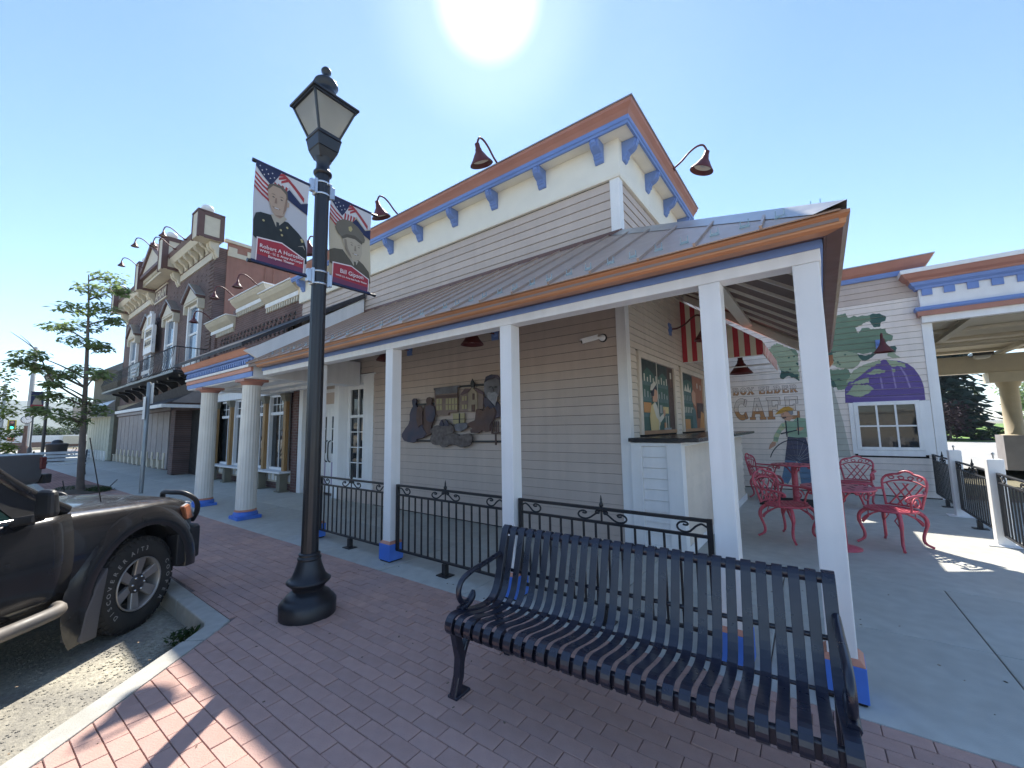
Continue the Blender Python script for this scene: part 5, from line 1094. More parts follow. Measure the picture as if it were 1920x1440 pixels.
b = B(); b.box(X0+.16, X1-.16, YF+.30, 4.9, 2.50, 2.56); cl = mk('ceiling', b, M['white'], pt)
for k in range(3): b = B(); b.box(X0+.2, X1-.2, YF+.6+k*.5, YF+.68+k*.5, 2.44, 2.498); mk('ceiling_beam', b, M['white'], cl)
def column(x):
    c = B(); y = YF+.145; c.lathe([(.158, .16), (.157, .5), (.142, 2.30), (.150, 2.315)], (x, y, 0), 80, rad=lambda j, n: 1-.055*(.5-.5*cos(2*pi*j*20/n)) if True else 1); c = mk('column', c, mat('column_white', (.76, .74, .68), .6, var=.05, streak=.1), pt, recalc=False)
    b = B(); b.box(x-.19, x+.19, y-.19, y+.19, .001, .055); b.lathe([(.185, .055), (.19, .085), (.175, .115), (.165, .125)], (x, y, 0), 28); mk('base', b, M['bluebase'], c, bevel=.004)
    b = B(); b.lathe([(.165, .126), (.172, .14), (.160, .16)], (x, y, 0), 28); mk('torus', b, M['salmon'], c, recalc=False)
    b = B(); b.lathe([(.15, 2.316), (.162, 2.33), (.185, 2.365), (.19, 2.375)], (x, y, 0), 28); b.box(x-.20, x+.20, y-.20, y+.20, 2.376, 2.418); mk('capital', b, [M['crown']], c)
column(-10.28); column(-8.14)

# ------------------------------------------------------------------ brick shop between cafe and hotel
st = thing('brick_shop', 'low dark brick shop with stepped ivory cornice and tall framed windows', 'building', (-13.7, 4.95, 0))
b = B(); b.box(-16.95, -10.35, FY, 9, 0, 5.1); b.box(-15.2, -12.4, FY+.001, 9, 5.1, 5.45); wl = mk('wall', b, M['brickred'], st)
b = B(); b.box(-10.62, -10.36, FY-.07, FY-.001, 0, 2.62); mk('pier', b, M['brickred'], wl)
b = B(); b.box(-16.9, -16.55, FY-.07, FY-.001, 0, 5.05); mk('pier', b, M['brickred'], wl)
# pierced brickwork band
for k in range(20):
    x = -11.0-k*.272
    for j in range(4): b = B(); b.box(x-.05+(.06 if j % 2 else 0), x+.05+(.06 if j % 2 else 0), FY-.03, FY-.001, 4.16+j*.13, 4.22+j*.13); mk('brick_corbel', b, M['brickred'], wl)
    b = B()
    for j in range(4): b.box(x+.06+(.06 if j % 2 else 0), x+.13+(.06 if j % 2 else 0), FY-.006, FY-.001, 4.14+j*.13, 4.25+j*.13)
    mk('pierced_gap', b, M['dark'], wl)
def cornice(x0, x1, z, peak=False):
    c = B(); c.ext([(x0, FY-o, z+dz) for o, dz in ((0, 0), (.06, 0), (.06, .13), (.10, .15), (.12, .17), (.20, .24), (.26, .33), (.26, .37), (0, .37))], (x1-x0, 0, 0)); c = mk('cornice', c, M['tan'], st)
    b = B(); b.box(x0-.02, x1+.02, FY-.30, FY+.1, z+.372, z+.40); mk('cap', b, M['white'], c)
    b = B(); b.box(x0-.01, x1+.01, FY-.075, FY-.061, z+.012, z+.125); mk('fillet', b, M['white'], c)
    n_ = int((x1-x0)/.135)
    for k in range(n_):
        x = x0+(x1-x0)*k/n_; b = B(); b.box(x+.02, x+.085, FY-.06, FY-.001, z-.13, z-.002); mk('dentil', b, M['tan'], c)
cornice(-16.95, -14.95, 4.86); cornice(-14.75, -12.25, 5.28); cornice(-12.55, -10.6, 5.0)
# shop windows, pilasters, posts
for i, xc in enumerate((-11.42, -12.62, -13.82, -15.02, -16.0)):
    x0, x1 = xc-.44, xc+.44
    b = B(); b.box(x0, x1, FY-.012, FY-.002, .56, 1.92); b.box(x0, x1, FY-.012, FY-.002, 2.0, 2.40); w = mk('shop_window', b, M['pane'], st)
    b = B(); b.box(x0-.13, x0, FY-.10, FY-.002, .5, 2.46); b.box(x1, x1+.1, FY-.10, FY-.002, .5, 2.46); b.box(x0, x1, FY-.06, FY-.002, .5, .56); b.box(x0, x1, FY-.06, FY-.002, 1.92, 2.0); b.box(x0, x1, FY-.06, FY-.002, 2.40, 2.46)
    b.box(xc-.012, xc+.012, FY-.03, FY-.013, .56, 1.92)
    for k in range(1, 4): b.box(x0+.22*k-.008, x0+.22*k+.008, FY-.028, FY-.013, 2.0, 2.4)
    b.box(x0, x1, FY-.0275, FY-.0132, 2.19, 2.21); mk('frame', b, M['white'], w)
for x in (-10.80, -12.0, -13.2, -14.4, -15.6):
    p = B(); p.box(x-.065, x+.065, FY-.19, FY-.101, .50, 2.24); p = mk('pilaster', p, M['gold'], st, bevel=.004)
    b = B(); b.hexa([(x-.075, FY-.2, 2.241), (x+.075, FY-.2, 2.241), (x+.075, FY-.1, 2.241), (x-.075, FY-.1, 2.241), (x-.12, FY-.26, 2.40), (x+.12, FY-.26, 2.40), (x+.12, FY-.1, 2.40), (x-.12, FY-.1, 2.40)]); b.box(x-.12, x+.12, FY-.26, FY-.1, 2.401, 2.44); mk('capital', b, M['olive'], p)
    b = B(); b.box(x-.09, x+.09, FY-.28, FY-.1, .03, .40); b.box(x-.13, x+.13, FY-.32, FY-.06, .001, .029); b.box(x-.13, x+.13, FY-.32, FY-.06, .401, .45); mk('foot_post', b, M['olive'], p, bevel=.004)
b = B(); b.box(-16.55, -10.63, FY-.34, FY-.002, .452, .498); mk('sill', b, M['white'], st, bevel=.004)
b = B(); b.box(-16.55, -10.63, FY-.14, FY-.002, 2.47, 2.72); b.box(-16.55, -10.63, FY-.2, FY-.002, 2.722, 2.78); fz = mk('fascia', b, M['white'], st)
b = B(); b.box(-16.55, -10.63, FY-.05, FY-.002, .18, .45); ap = mk('apron', b, M['tan'], st)
for k in range(26):
    x = -10.72-k*.222
    b = B(); b.ext([(x-.07, FY-.062, .23), (x+.07, FY-.062, .23), (x+.07, FY-.062, .37), (x+.03, FY-.062, .39), (x+.03, FY-.062, .43), (x-.03, FY-.062, .43), (x-.03, FY-.062, .39), (x-.07, FY-.062, .37)], (0, .011, 0)); mk('apron_panel', b, M['white'], ap)

# ------------------------------------------------------------------ brick hotel
ho = thing('brick_hotel', 'two storey dark brick hotel with ivory bracketed cornice, balcony and boxed parapet posts', 'building', (-24, 4.95, 0))
HX0, HX1 = -31.0, -17.0
b = B(); b.box(HX0, HX1-.05, FY-.05, 16, 0, 8.2); b.box(-25.6, -20.9, FY-.049, 15.9, 8.2, 8.8); hw = mk('wall', b, M['brick'], ho)
b = B(); b.box(HX1-.049, HX1, FY+.30, 16, 0, 8.45); sw = mk('side_wall', b, M['redwall'], ho)
b = B()
for k in range(40): b.box(HX1-.6+(.0 if k % 2 else .12), HX1-.045, FY-.075, FY-.051, 2.9+k*.13, 2.98+k*.13)
mk('quoin', b, M['brick'], hw)
b = B(); b.box(HX1-.1, HX1+.06, FY+.2, 16, 8.452, 8.56); mk('coping', b, M['tan'], sw)
b = B()
b.box(HX1+.002, HX1+.03, FY+.30, 15, 7.95, 8.12)
for k in range(24): b.box(HX1+.002, HX1+.0299, FY+.32+k*.62, FY+.60+k*.62, 8.121, 8.30)
mk('crenel_band', b, M['tan'], sw)
b = B(); b.box(HX1+.002, HX1+.04, 7.2, 7.35, 6.1, 7.6); b.tube([(HX1+.03, 6.55, 5.2), (HX1+.03, 6.55, 8.4)], .03, 6); b.tube([(HX1+.03, 6.85, 5.2), (HX1+.03, 6.85, 8.4)], .03, 6); mk('conduit', b, M['redwall'], sw)
def hbox(x0, z0, z1):
    """boxed parapet post with ball finial"""
    b = B(); b.box(x0, x0+.62, 4.22, 4.98, z0, z1); p = mk('parapet_post', b, M['tan'], ho)
    b = B()
    for a, c in ((x0-.02, x0+.05), (x0+.57, x0+.64)): b.box(a, c, 4.20, 4.27, z0-.02, z1+.02)
    b.box(x0+.625, x0+.64, 4.27, 4.40, z0, z1); b.box(x0+.625, x0+.64, 4.86, 5.0, z0, z1); b.box(x0+.6251, x0+.6399, 4.4, 4.86, z1-.10, z1+.019); b.box(x0+.6251, x0+.6399, 4.4, 4.86, z0-.02, z0+.1); b.box(x0-.03, x0+.65, 4.19, 5.0, z1+.021, z1+.07); mk('edging', b, M['dtrim'], p)
    b = B(); b.lathe([(.10, z1+.07), (.08, z1+.10), (.17, z1+.17), (.20, z1+.26), (.16, z1+.36), (.06, z1+.41), (0, z1+.42)], (x0+.31, 4.55, 0), 16); mk('ball', b, M['white'], p, recalc=False)
    b = B()
    for xx in (x0+.12, x0+.36): b.ext([(xx, 4.95-o*1.25, z0-.02+(z-5.1)*1.6) for o, z in BR], (.15, 0, 0))
    mk('scroll_bracket', b, M['tan'], p, bevel=.02)
for x0, z0, z1 in ((-17.25, 8.25, 9.15), (-21.6, 8.2, 9.5), (-25.6, 8.2, 9.45), (-30.9, 8.1, 9.3)): hbox(x0, z0, z1)
for x0, x1 in ((-21.0, -17.25), (-30.3, -25.6)):
    c = B(); c.ext([(x0, FY-.05-o, z) for o, z in ((0, 7.75), (.05, 7.75), (.05, 8.05), (0, 8.06))], (x1-x0, 0, 0)); c = mk('cornice', c, M['tan'], ho)
    b = B(); b.ext([(x0, FY-.05-o, z) for o, z in ((0, 8.42), (.36, 8.42), (.40, 8.5), (.46, 8.62), (0, 8.62))], (x1-x0, 0, 0)); b.box(x0, x1, FY-.08, FY-.05, 8.06, 8.42); mk('eave', b, M['tan'], c)
    b = B(); b.ext([(x0, FY-.05-o, z) for o, z in ((0, 8.622), (.46, 8.622), (.52, 8.78), (0, 8.80))], (x1-x0, 0, 0)); b.box(x0, x1, FY-.115, FY-.1001, 8.03, 8.06); mk('moulding', b, M['dtrim'], c)
    n_ = 6
    for k in range(n_): bracket((x0+(x1-x0)*(k+.5)/n_, FY-.08, 8.42), (0, -1, 0), (1, 0, 0), c, M['tan'], 1.15, .16)
# central pediment
x0, x1 = -24.98, -21.6
pd = B(); pd.box(x0, x1, FY-.5, FY-.05, 8.35, 8.62); pd = mk('pediment', pd, M['tan'], ho)
b = B(); b.ext([(x0, FY-.62, 8.75), (x1, FY-.62, 8.75), ((x0+x1)/2, FY-.62, 9.75)], (0, .5, 0)); mk('gable', b, M['tan'], pd)
b = B(); b.ext([(x0-.05, FY-.68, 8.62), (x1+.05, FY-.68, 8.62), (x1+.05, FY-.68, 8.76), (x0-.05, FY-.68, 8.76)], (0, .6, 0))
for s in (1, -1):
    xm = (x0+x1)/2; xe = xm+s*(x1-x0)/2; b.ext([(xe, FY-.70, 8.76), (xe, FY-.70, 8.98), (xm, FY-.70, 9.98), (xm, FY-.70, 9.76)], (0, .6, 0))
mk('moulding', b, M['dtrim'], pd)
for k in range(16): b = B(); b.box(x0+.1+k*.2, x0+.2+k*.2, FY-.56, FY-.501, 8.45, 8.60); mk('dentil', b, M['tan'], pd)
# name plate
npl = B(); npl.box(-24.9, -23.05, FY-.09, FY-.051, 7.62, 8.16); npl = mk('name_plate', npl, M['dtrim'], ho)
b = B(); b.box(-24.98, -22.97, FY-.10, FY-.0515, 7.55, 7.615); b.box(-24.98, -22.97, FY-.10, FY-.0515, 8.165, 8.22); mk('border', b, M['tan'], npl)
b = B(); textb(b, 'AFRAM', .56, frame((-23.97, FY-.094, 7.69), (1, 0, 0), (0, 0, 1)), bold=.012); mk('lettering', b, M['tan'], npl, recalc=False, kind='stuff')
# hooded windows
for xc in (-18.75, -21.75, -25.15, -28.2):
    b = B(); b.box(xc-.55, xc+.55, FY-.07, FY-.051, 4.15, 6.30); w = mk('window', b, M['bpane'], ho)
    b = B(); b.box(xc-.68, xc-.55, FY-.16, FY-.051, 4.1, 6.35); b.box(xc+.55, xc+.68, FY-.16, FY-.051, 4.1, 6.35); b.box(xc-.55, xc+.55, FY-.12, FY-.051, 6.25, 6.35); b.box(xc-.55, xc+.55, FY-.10, FY-.071, 5.18, 5.26); b.box(xc-.72, xc+.72, FY-.2, FY-.051, 3.98, 4.10); mk('frame', b, M['white'], w)
    b = B(); b.ext([(xc-.80, FY-.28, 6.42), (xc+.80, FY-.28, 6.42), (xc, FY-.28, 6.95)], (0, .22, 0)); h = mk('hood', b, M['tan'], ho)
    b = B()
    for s in (1, -1): b.ext([(xc+s*.86, FY-.34, 6.45), (xc+s*.86, FY-.34, 6.52), (xc, FY-.34, 7.08), (xc, FY-.34, 7.0)], (0, .29, 0))
    mk('hood_roof', b, [M['dtrim']], h)
    b = B()
    for s in (1, -1): b.ext([(xc+s*.88, FY-.36, 6.525), (xc+s*.88, FY-.36, 6.55), (xc, FY-.36, 7.12), (xc, FY-.36, 7.085)], (0, .31, 0))
    mk('hood_cap', b, M['flash'], h)
    b = B(); b.box(xc-.85, xc+.85, FY-.26, FY-.051, 6.352, 6.415); b.box(xc-.85, xc-.72, FY-.26, FY-.051, 6.05, 6.352); b.box(xc+.72, xc+.85, FY-.26, FY-.051, 6.05, 6.352); mk('lintel', b, M['tan'], h)
# diamond brickwork
b = B()
for k in range(26):
    for j in range(5):
        if (k+j) % 2: b.box(-30.5+k*.5, -30.38+k*.5, FY-.062, FY-.051, 7.08+j*.10, 7.15+j*.10)
mk('raised_brick', b, M['brick'], hw)
# balcony
ba = B(); ba.box(-29.5, -17.2, 3.95, FY-.051, 3.52, 3.60); ba = mk('balcony', ba, M['black'], ho)
for z in (3.68, 4.42): b = B(); b.tube([(-29.4, 4.0, z), (-17.3, 4.0, z), (-17.3, FY-.06, z)], .02, 6); mk('rail', b, M['black'], ba)
for k in range(62):
    x = -29.3+k*.195; b = B(); b.tube([(x, 4.0, 3.6), (x, 3.93, 3.72), (x, 3.88, 3.9), (x, 3.97, 4.15), (x, 4.0, 4.42)], .011, 4); mk('bellied_baluster', b, M['black'], ba)
for k in range(5): b = B(); y = 4.1+k*.17; b.tube([(-17.3, y, 3.6), (-17.3, y, 4.42)], .011, 4); mk('baluster', b, M['black'], ba)
for k in range(9):
    x = -29+k*1.4; b = B(); b.ext([(x, FY-.051, 3.52), (x, 4.25, 3.52), (x, 4.28, 3.44), (x, 4.55, 3.38), (x, FY-.15, 3.12), (x, FY-.051, 3.08)], (.12, 0, 0)); mk('support', b, M['black'], ba)
b = B(); b.box(-22.9, -21.4, 3.86, 3.875, 3.75, 4.30); sg_ = mk('sign_panel', b, M['black'], ba)
b = B()
for z, w in ((4.12, .55), (3.98, .45), (3.84, .3)): b.tube([(-22.15+w*(i/14-.5)*2, 3.853, z+.045*sin(i*1.9)) for i in range(15)], .02, 4)
mk('script', b, M['white'], sg_)
b = B()
for k in range(10): b.tube([(-20.9+k*.12, 3.86, 3.72), (-20.86+k*.12, 3.86, 3.86)], .022, 5)
mk('white_plant', b, M['white'], ba)
b = B(); b.box(HX0, HX1+.0, FY-.12, FY-.051, 2.78, 2.98); mk('belt_course', b, mat('sandstone', (.30, .26, .19), .85, var=.15), ho)
# hanging sign
hs_ = thing('hanging_sign', 'white framed sign with dark lettering between two hotel windows', 'sign', (-24.0, 4.6, 5.2))
x0, x1 = -24.75, -23.35
b = B(); b.box(x0, x1, 4.55, 4.68, 5.05, 5.35); b.box(x0, x0+.12, 4.55, 4.68, 5.35, 6.30); b.box(x1-.12, x1, 4.55, 4.68, 5.35, 6.30); b.box(x0+.12, x1-.12, 4.55, 4.68, 5.73, 5.81); b.box(x0+.12, x1-.12, 4.55, 4.68, 6.2, 6.30); b.box(x0+.3, x1-.3, 4.55, 4.68, 6.30, 6.36); b.box(x0+.3, x0+.45, 4.55, 4.68, 6.36, 6.75); b.box(x1-.45, x1-.3, 4.55, 4.68, 6.36, 6.75); b.box(x0+.3, x1-.3, 4.55, 4.68, 6.75, 6.87); b.box(x0+.85-.15, x0+.85, 4.55, 4.68, 6.87, 7.0); mk('frame', b, M['white'], hs_)
b = B(); b.box(x0+.12, x1-.12, 4.58, 4.66, 5.35, 6.2); b.box(x0+.45, x1-.45, 4.58, 4.66, 6.36, 6.75); mk('board', b, M['tan'], hs_)
b = B(); textb(b, 'DRIVERS', .34, frame((-24.05, 4.574, 5.88), (1, 0, 0), (0, 0, 1)), bold=.006); textb(b, 'BAR ROOMS', .27, frame((-24.05, 4.574, 5.45), (1, 0, 0), (0, 0, 1)), bold=.006); mk('lettering', b, M['slate'], hs_, recalc=False, kind='stuff')
# hotel ground floor: boarded panels, entrance canopy
for k in range(11):
    x = -30.6+k*.87; b = B(); b.box(x, x+.80, FY-.10, FY-.051, .05, 2.36); p = mk('boarded_panel', b, M['panel'], ho)
    b = B(); b.box(x+.30, x+.52, FY-.135, FY-.101, .06, .68); b.box(x+.34, x+.48, FY-.145, FY-.136, .25, .5); b.box(x-.03, x+.12, FY-.20, FY-.10, .03, .36); b.box(x-.05, x+.14, FY-.23, FY-.08, .361, .40); mk('plinth_block', b, M['tan'], p)
b = B(); b.box(-30.9, -20.9, FY-.14, FY-.051, 2.40, 2.52); mk('lintel_board', b, M['panel'], ho)
b = B(); b.box(-20.9, -18.95, FY-.06, FY-.0505, .02, 2.30); mk('entrance', b, M['dark'], ho)
b = B(); b.box(-18.95, -18.45, FY-.55, FY-.052, .02, 2.30); mk('brick_pier', b, M['brick'], ho)
b = B(); b.box(-18.45, -17.1, FY-.06, FY-.0505, .02, 2.30); mk('entrance', b, M['dark'], ho)
b = B(); b.add([(-24.2, 3.75, 2.45), (-17.1, 3.75, 2.45), (-17.1, FY-.06, 2.95), (-20.0, FY-.06, 2.95), (-24.2, FY-.06, 2.5), (-17.9, FY-.3, 3.3), (-17.1, 3.75, 2.40), (-24.2, 3.75, 2.40)], [(0, 1, 2, 5), (0, 5, 3, 4), (0, 7, 6, 1)]); cn = mk('canopy', b, M['slate'], ho)
b = B(); b.box(-24.2, -17.1, 3.70, 3.78, 2.33, 2.44); b.box(-17.13, -17.05, 3.78, FY-.06, 2.33, 2.44); mk('canopy_fascia', b, M['white'], cn)
b = B(); b.ext([(-17.09, 3.95, 2.5), (-17.09, FY-.1, 2.5), (-17.09, FY-.1, 3.1)], (.03, 0, 0)); mk('canopy_end', b, M['panel'], cn)
# gooseneck lamps on the hotel
gh = gooseneck('dark gooseneck lamp high on the hotel cornice, nearest the corner post', True, .62, 0); gh.location = (-18.6, 4.3, 8.8); gh['group'] = 'gooseneck lamps on the hotel'; gh.scale = (1.25,)*3
for x, y, z, lb in ((-19.9, 4.3, 8.8, 'dark gooseneck lamp on the hotel cornice beside the middle parapet post'), (-21.9, 4.1, 9.3, 'dark gooseneck lamp on the hotel gable, its upper slope'), (-24.3, 4.1, 9.1, 'dark gooseneck lamp on the hotel gable, its lower slope'), (-28.0, 4.3, 8.8, 'dark gooseneck lamp at the far end of the hotel cornice behind the tree')):
    again(gh, (x, y, z), label=lb, group='gooseneck lamps on the hotel')
for x, z, lb in ((-14.4, 5.72, 'red gooseneck lamp on the brick shop cornice, left of its peak'), (-12.6, 5.66, 'red gooseneck lamp on the brick shop cornice, right of its peak'), (-16.2, 5.28, 'dark gooseneck lamp in front of the last hotel window')):
    again(gh, (x, 4.75, z), label=lb, group='gooseneck lamps on the brick shop')
# sage panelled building beyond
sg = thing('sage_shop', 'pale sage panelled shop with sloped metal awning beyond the hotel', 'building', (-35, 4.9, 0))
b = B(); b.box(-38.2, -31.06, FY-.2, 14, 0, 5.0); mk('wall', b, mat('mossy_brick', (.13, .12, .085), .9, var=.15), sg)
for k in range(9): x = -38.1+k*.78; b = B(); b.box(x, x+.70, FY-.34, FY-.201, .05, 2.45); p = mk('wall_panel', b, M['greenwall'], sg); b = B(); b.box(x+.02, x+.14, FY-.42, FY-.341, .02, .55); mk('panel_foot', b, M['white'], p)
b = B(); b.hexa([(-38.2, 3.9, 2.45), (-31.1, 3.9, 2.45), (-31.1, FY-.21, 2.45), (-38.2, FY-.21, 2.45), (-38.2, 3.9, 2.5), (-31.1, 3.9, 2.5), (-31.1, FY-.21, 3.35), (-38.2, FY-.21, 3.35)]); mk('awning', b, M['flash'], sg)
for k in range(9): x = -38.2+k*.79; b = B(); b.box(x, x+.75, 3.86, 3.9, 2.45, 3.2-.0*k); mk('awning_board', b, mat('weathered_board', (.34, .30, .25), .8, isl=.1), sg)
b = B(); b.hexa([(-38.4, 4.2, 5.0), (-31, 4.2, 5.0), (-31, 14, 5.0), (-38.4, 14, 5.0), (-37, 6, 6.2), (-31, 6, 6.2), (-31, 12, 6.2), (-37, 12, 6.2)]); mk('roof', b, M['galv'], sg)
# ------------------------------------------------------------------ vehicles
VM = dict(paint=mat('charcoal_paint', (.028, .028, .032), .24, metal=.35, var=.12, coat=.6, tint=((.12, .105, .08), 2.2, .16)), plastic=mat('black_plastic', (.018, .018, .02), .5, var=.15), tyre=mat('tyre_rubber', (.022, .021, .021), .8, var=.2, bump=.2, bs=90, tint=((.10, .085, .065), 5, .3)),
          alloy=mat('alloy_rim', (.42, .39, .36), .35, metal=.55, var=.1, tint=((.2, .16, .12), 6, .3)), cap=mat('hub_cap', (.05, .045, .045), .4), tube=mat('step_tube', (.15, .14, .13), .6, metal=.1, var=.15, tint=((.25, .19, .12), 7, .35)), flap=mat('mud_flap', (.11, .10, .10), .8, var=.15), letters=mat('tyre_letters', (.32, .30, .28), .8),
          glass=glass('tinted_glass', (.02, .05, .045), .03, .30), amber=mat('amber_lens', (.35, .12, .05), .25), lamp=mat('headlamp_lens', (.5, .5, .5), .12, spec=.9), seat=mat('seat_cloth', (.20, .27, .26), .8), chrome=mat('satin_chrome', (.55, .55, .55), .25, metal=.9), redlens=mat('tail_lens', (.16, .025, .025), .25), truck=mat('truck_paint', (.10, .10, .105), .4, var=.1, coat=.3, tint=((.14, .12, .10), 3, .2)))
def ring(sec, ky, dz, kz=1.0, zb=None):
    pts = []
    for y, z in sec: pts.append((y*ky, z))
    return pts
def loft(stations, n2):
    """stations: (x, [(y, z) half ring from bottom centre to top centre]); mirrored and skinned"""
    b = B(); rings = []
    for x, h in stations:
        R = [(x, -y, z) for y, z in h] + [(x, y, z) for y, z in reversed(h[1:-1])]; rings.append(R)
    n = len(rings[0]); vs = [p for R in rings for p in R]; fs = []
    for i in range(len(rings)-1): fs += [(i*n+j, i*n+(j+1) % n, (i+1)*n+(j+1) % n, (i+1)*n+j) for j in range(n)]
    fs += [list(range(n))[::-1], [len(vs)-n+j for j in range(n)]]
    b.add(vs, fs, True); return b
def booled(name, b, cutters, m, parent, sub=2):
    o = mk(name, b, m, None, sub=sub); ds = []
    for c in cutters:
        k = mk('cutter', c, m); ds.append(k); q = o.modifiers.new('cut', 'BOOLEAN'); q.operation = 'DIFFERENCE'; q.object = k; q.solver = 'EXACT'
    dg = bpy.context.evaluated_depsgraph_get(); dg.update(); me = bpy.data.meshes.new_from_object(o.evaluated_get(dg)); 
    bpy.data.objects.remove(o)
    for k in ds: bpy.data.objects.remove(k)
    r = bpy.data.objects.new(name, me); COL.objects.link(r); r.parent = parent
    for p in me.polygons: p.use_smooth = True
    me.set_sharp_from_angle(angle=radians(38)) if hasattr(me, 'set_sharp_from_angle') else None
    return r
RXm = Matrix.Rotation(pi/2, 3, 'X')
def wheel(t, x, y, side, letters=True, r=.375, w=.25):
    """side -1: outer face towards -y"""
    R = RXm if side < 0 else Matrix.Rotation(-pi/2, 3, 'X'); c = (x, y, r); k = r/.375
    b = B(); b.lathe([(.20*k, .0)], c, 3) if False else None
    b.lathe([(a*k, z) for a, z in ((.212, -.02), (.218, -.004), (.232, .002), (.265, .007), (.31, .005), (.34, -.006), (.362, -.024), (.372, -.045), (.372, -w+.05), (.35, -w+.01), (.22, -w), (.212, -w+.02))], c, 48, R=R, cap=False)
    for j in range(44):
        for q, z in enumerate((-.045, -.10, -.155, -.205)):
            a = 2*pi*(j+.5*(q % 2))/44; p = R @ Vector((cos(a)*.374*k, sin(a)*.374*k, z)); u = R @ Vector((-sin(a), cos(a), 0)); v = R @ Vector((cos(a), sin(a), 0)); n = R @ Vector((0, 0, 1)); b.obox(Vector(c)+p, u*.019, v*.008, n*.021)
        a = 2*pi*j/44; p = R @ Vector((cos(a)*.352*k, sin(a)*.352*k, -.010)); u = R @ Vector((-sin(a), cos(a), 0)); v = R @ Vector((cos(a), sin(a), 0)); n = R @ Vector((0, 0, 1)); b.obox(Vector(c)+p, u*.011, v*.014+n*-.008, n*.004)
    wh = mk('wheel', b, VM['tyre'], t, recalc=False)
    b = B(); b.lathe([(a*k, z) for a, z in ((.214, -.006), (.214, .004), (.206, .006), (.200, -.004), (.192, -.05), (.185, -.12), (.18, -.2), (0, -.2))], c, 40, R=R, cap=False); mk('rim', b, VM['alloy'], wh, recalc=False)
    b = B(); b.lathe([(.17*k, -.16), (.17*k, -.13), (.0, -.13)], c, 30, R=R); mk('brake_disc', b, VM['cap'], wh, recalc=False)
    for j in range(6):
        a = 2*pi*j/6+.42; u = R @ Vector((cos(a), sin(a), 0)); v = R @ Vector((-sin(a), cos(a), 0)); n = R @ Vector((0, 0, 1)); C = Vector(c); b = B()
        p = [C+u*.06+v*.030-n*.028, C+u*.06-v*.030-n*.028, C+u*.203*k-v*.042-n*.008, C+u*.203*k+v*.042-n*.008]; b.ext(p, -n*.035); mk('spoke', b, VM['alloy'], wh, bevel=.006)
    b = B(); b.lathe([(.078, -.05), (.075, -.022), (.055, -.014), (.04, -.005), (.0, -.002)], c, 24, R=R); mk('hub', b, VM['cap'], wh, recalc=False)
    b = B()
    for j in range(6): a = 2*pi*j/6; p = R @ Vector((cos(a)*.056, sin(a)*.056, -.015)); b.lathe([(.009, -.008), (.009, .012), (0, .014)], Vector(c)+p, 6, R=R)
    mk('lug_nut', b, VM['chrome'], wh)
    if letters:
        b = B()
        for s, a0, a1 in (('DISCOVERER', 222, 126), ('A/T3', 110, 82), ('COOPER', 22, -42)):
            for i, ch_ in enumerate(s):
                a = radians(a0+(a1-a0)*i/(len(s)-1)); o = Vector((x+.285*cos(a), y-.0085, r+.285*sin(a))); M4 = frame(o, (sin(a), 0, -cos(a)), (cos(a), 0, sin(a))); M4 = M4 @ Matrix.Translation((0, -.016, 0)); textb(b, ch_, .050, M4, bold=.001)
        mk('lettering', b, VM['letters'], wh, recalc=False, kind='stuff')
    return wh
def cyl(x, z, r, y0, y1, n=40):
    b = B(); b.lathe([(r, 0), (r, y1-y0)], (x, y1, z), n, R=RXm); return b

suv = thing('parked_suv', 'dusty charcoal sport utility vehicle nosed against the kerb', 'car', (0, 0, 0), world=False)
def sec(top, ky=1, zb=.42, belt=1.02, hb=.0, sh=1.0):
    return [(0, zb), (.70*ky, zb), (.86*ky, zb+.05), (.915*ky, .64), (.915*ky, .84), (.885*ky*sh, belt-.04), (.83*ky*sh, belt+.03), (.60*ky*sh, top-.02+hb), (.34*ky*sh, top+.005), (0, top+.012)]
stn = [(.70, sec(.98, .84, .56, .92)), (.66, sec(1.0, .90, .50, .94)), (.52, sec(1.045, .955, .46, .975)), (.25, sec(1.075, .99, .42, 1.0)), (-.1, sec(1.10, 1, .40, 1.02)), (-.48, sec(1.13, 1, .40, 1.05)), (-.62, sec(1.13, 1, .40, 1.06)), (-1.2, sec(1.11, 1, .40, 1.07)), (-2.0, sec(1.11, 1, .40, 1.07)), (-2.7, sec(1.11, 1, .40, 1.07)), (-3.3, sec(1.11, .99, .42, 1.07)), (-3.62, sec(1.10, .96, .48, 1.06))]
body = booled('body', loft(stn, 0), [cyl(0, .40, .455, -1.2, 1.2), cyl(-2.7, .40, .455, -1.2, 1.2)], VM['paint'], suv)
b = B(); b.box(-.46, .46, -.64, .64, .3, .93); b.box(-3.16, -2.24, -.64, .64, .3, .93); b.box(-3.5, .5, -.6, .6, .28, .45); mk('chassis', b, M['dark'], suv)
# wheel-arch flares
for xw in (0, -2.7):
    for s in (-1, 1):
        b = B(); n = 22; vs = []; fs = []
        for i in range(n+1):
            a = radians(-4+212*i/n)
            for rr, yy in ((.450, .84), (.451, .932), (.458, .940), (.545, .938), (.615, .895)):
                vs.append((xw+rr*cos(a)*(1.03 if rr > .5 else 1), s*yy, .40+rr*sin(a)*(.98 if rr > .5 else 1)))
        for i in range(n): fs += [(i*5+j, i*5+j+1, i*5+5+j+1, i*5+5+j) for j in range(4)]
        b.add(vs, fs, True); mk('wheel_arch', b, VM['paint'], suv)
for xw in (0, -2.7): wheel(suv, xw, -.895, -1, xw == 0); wheel(suv, xw, .895, 1, False)
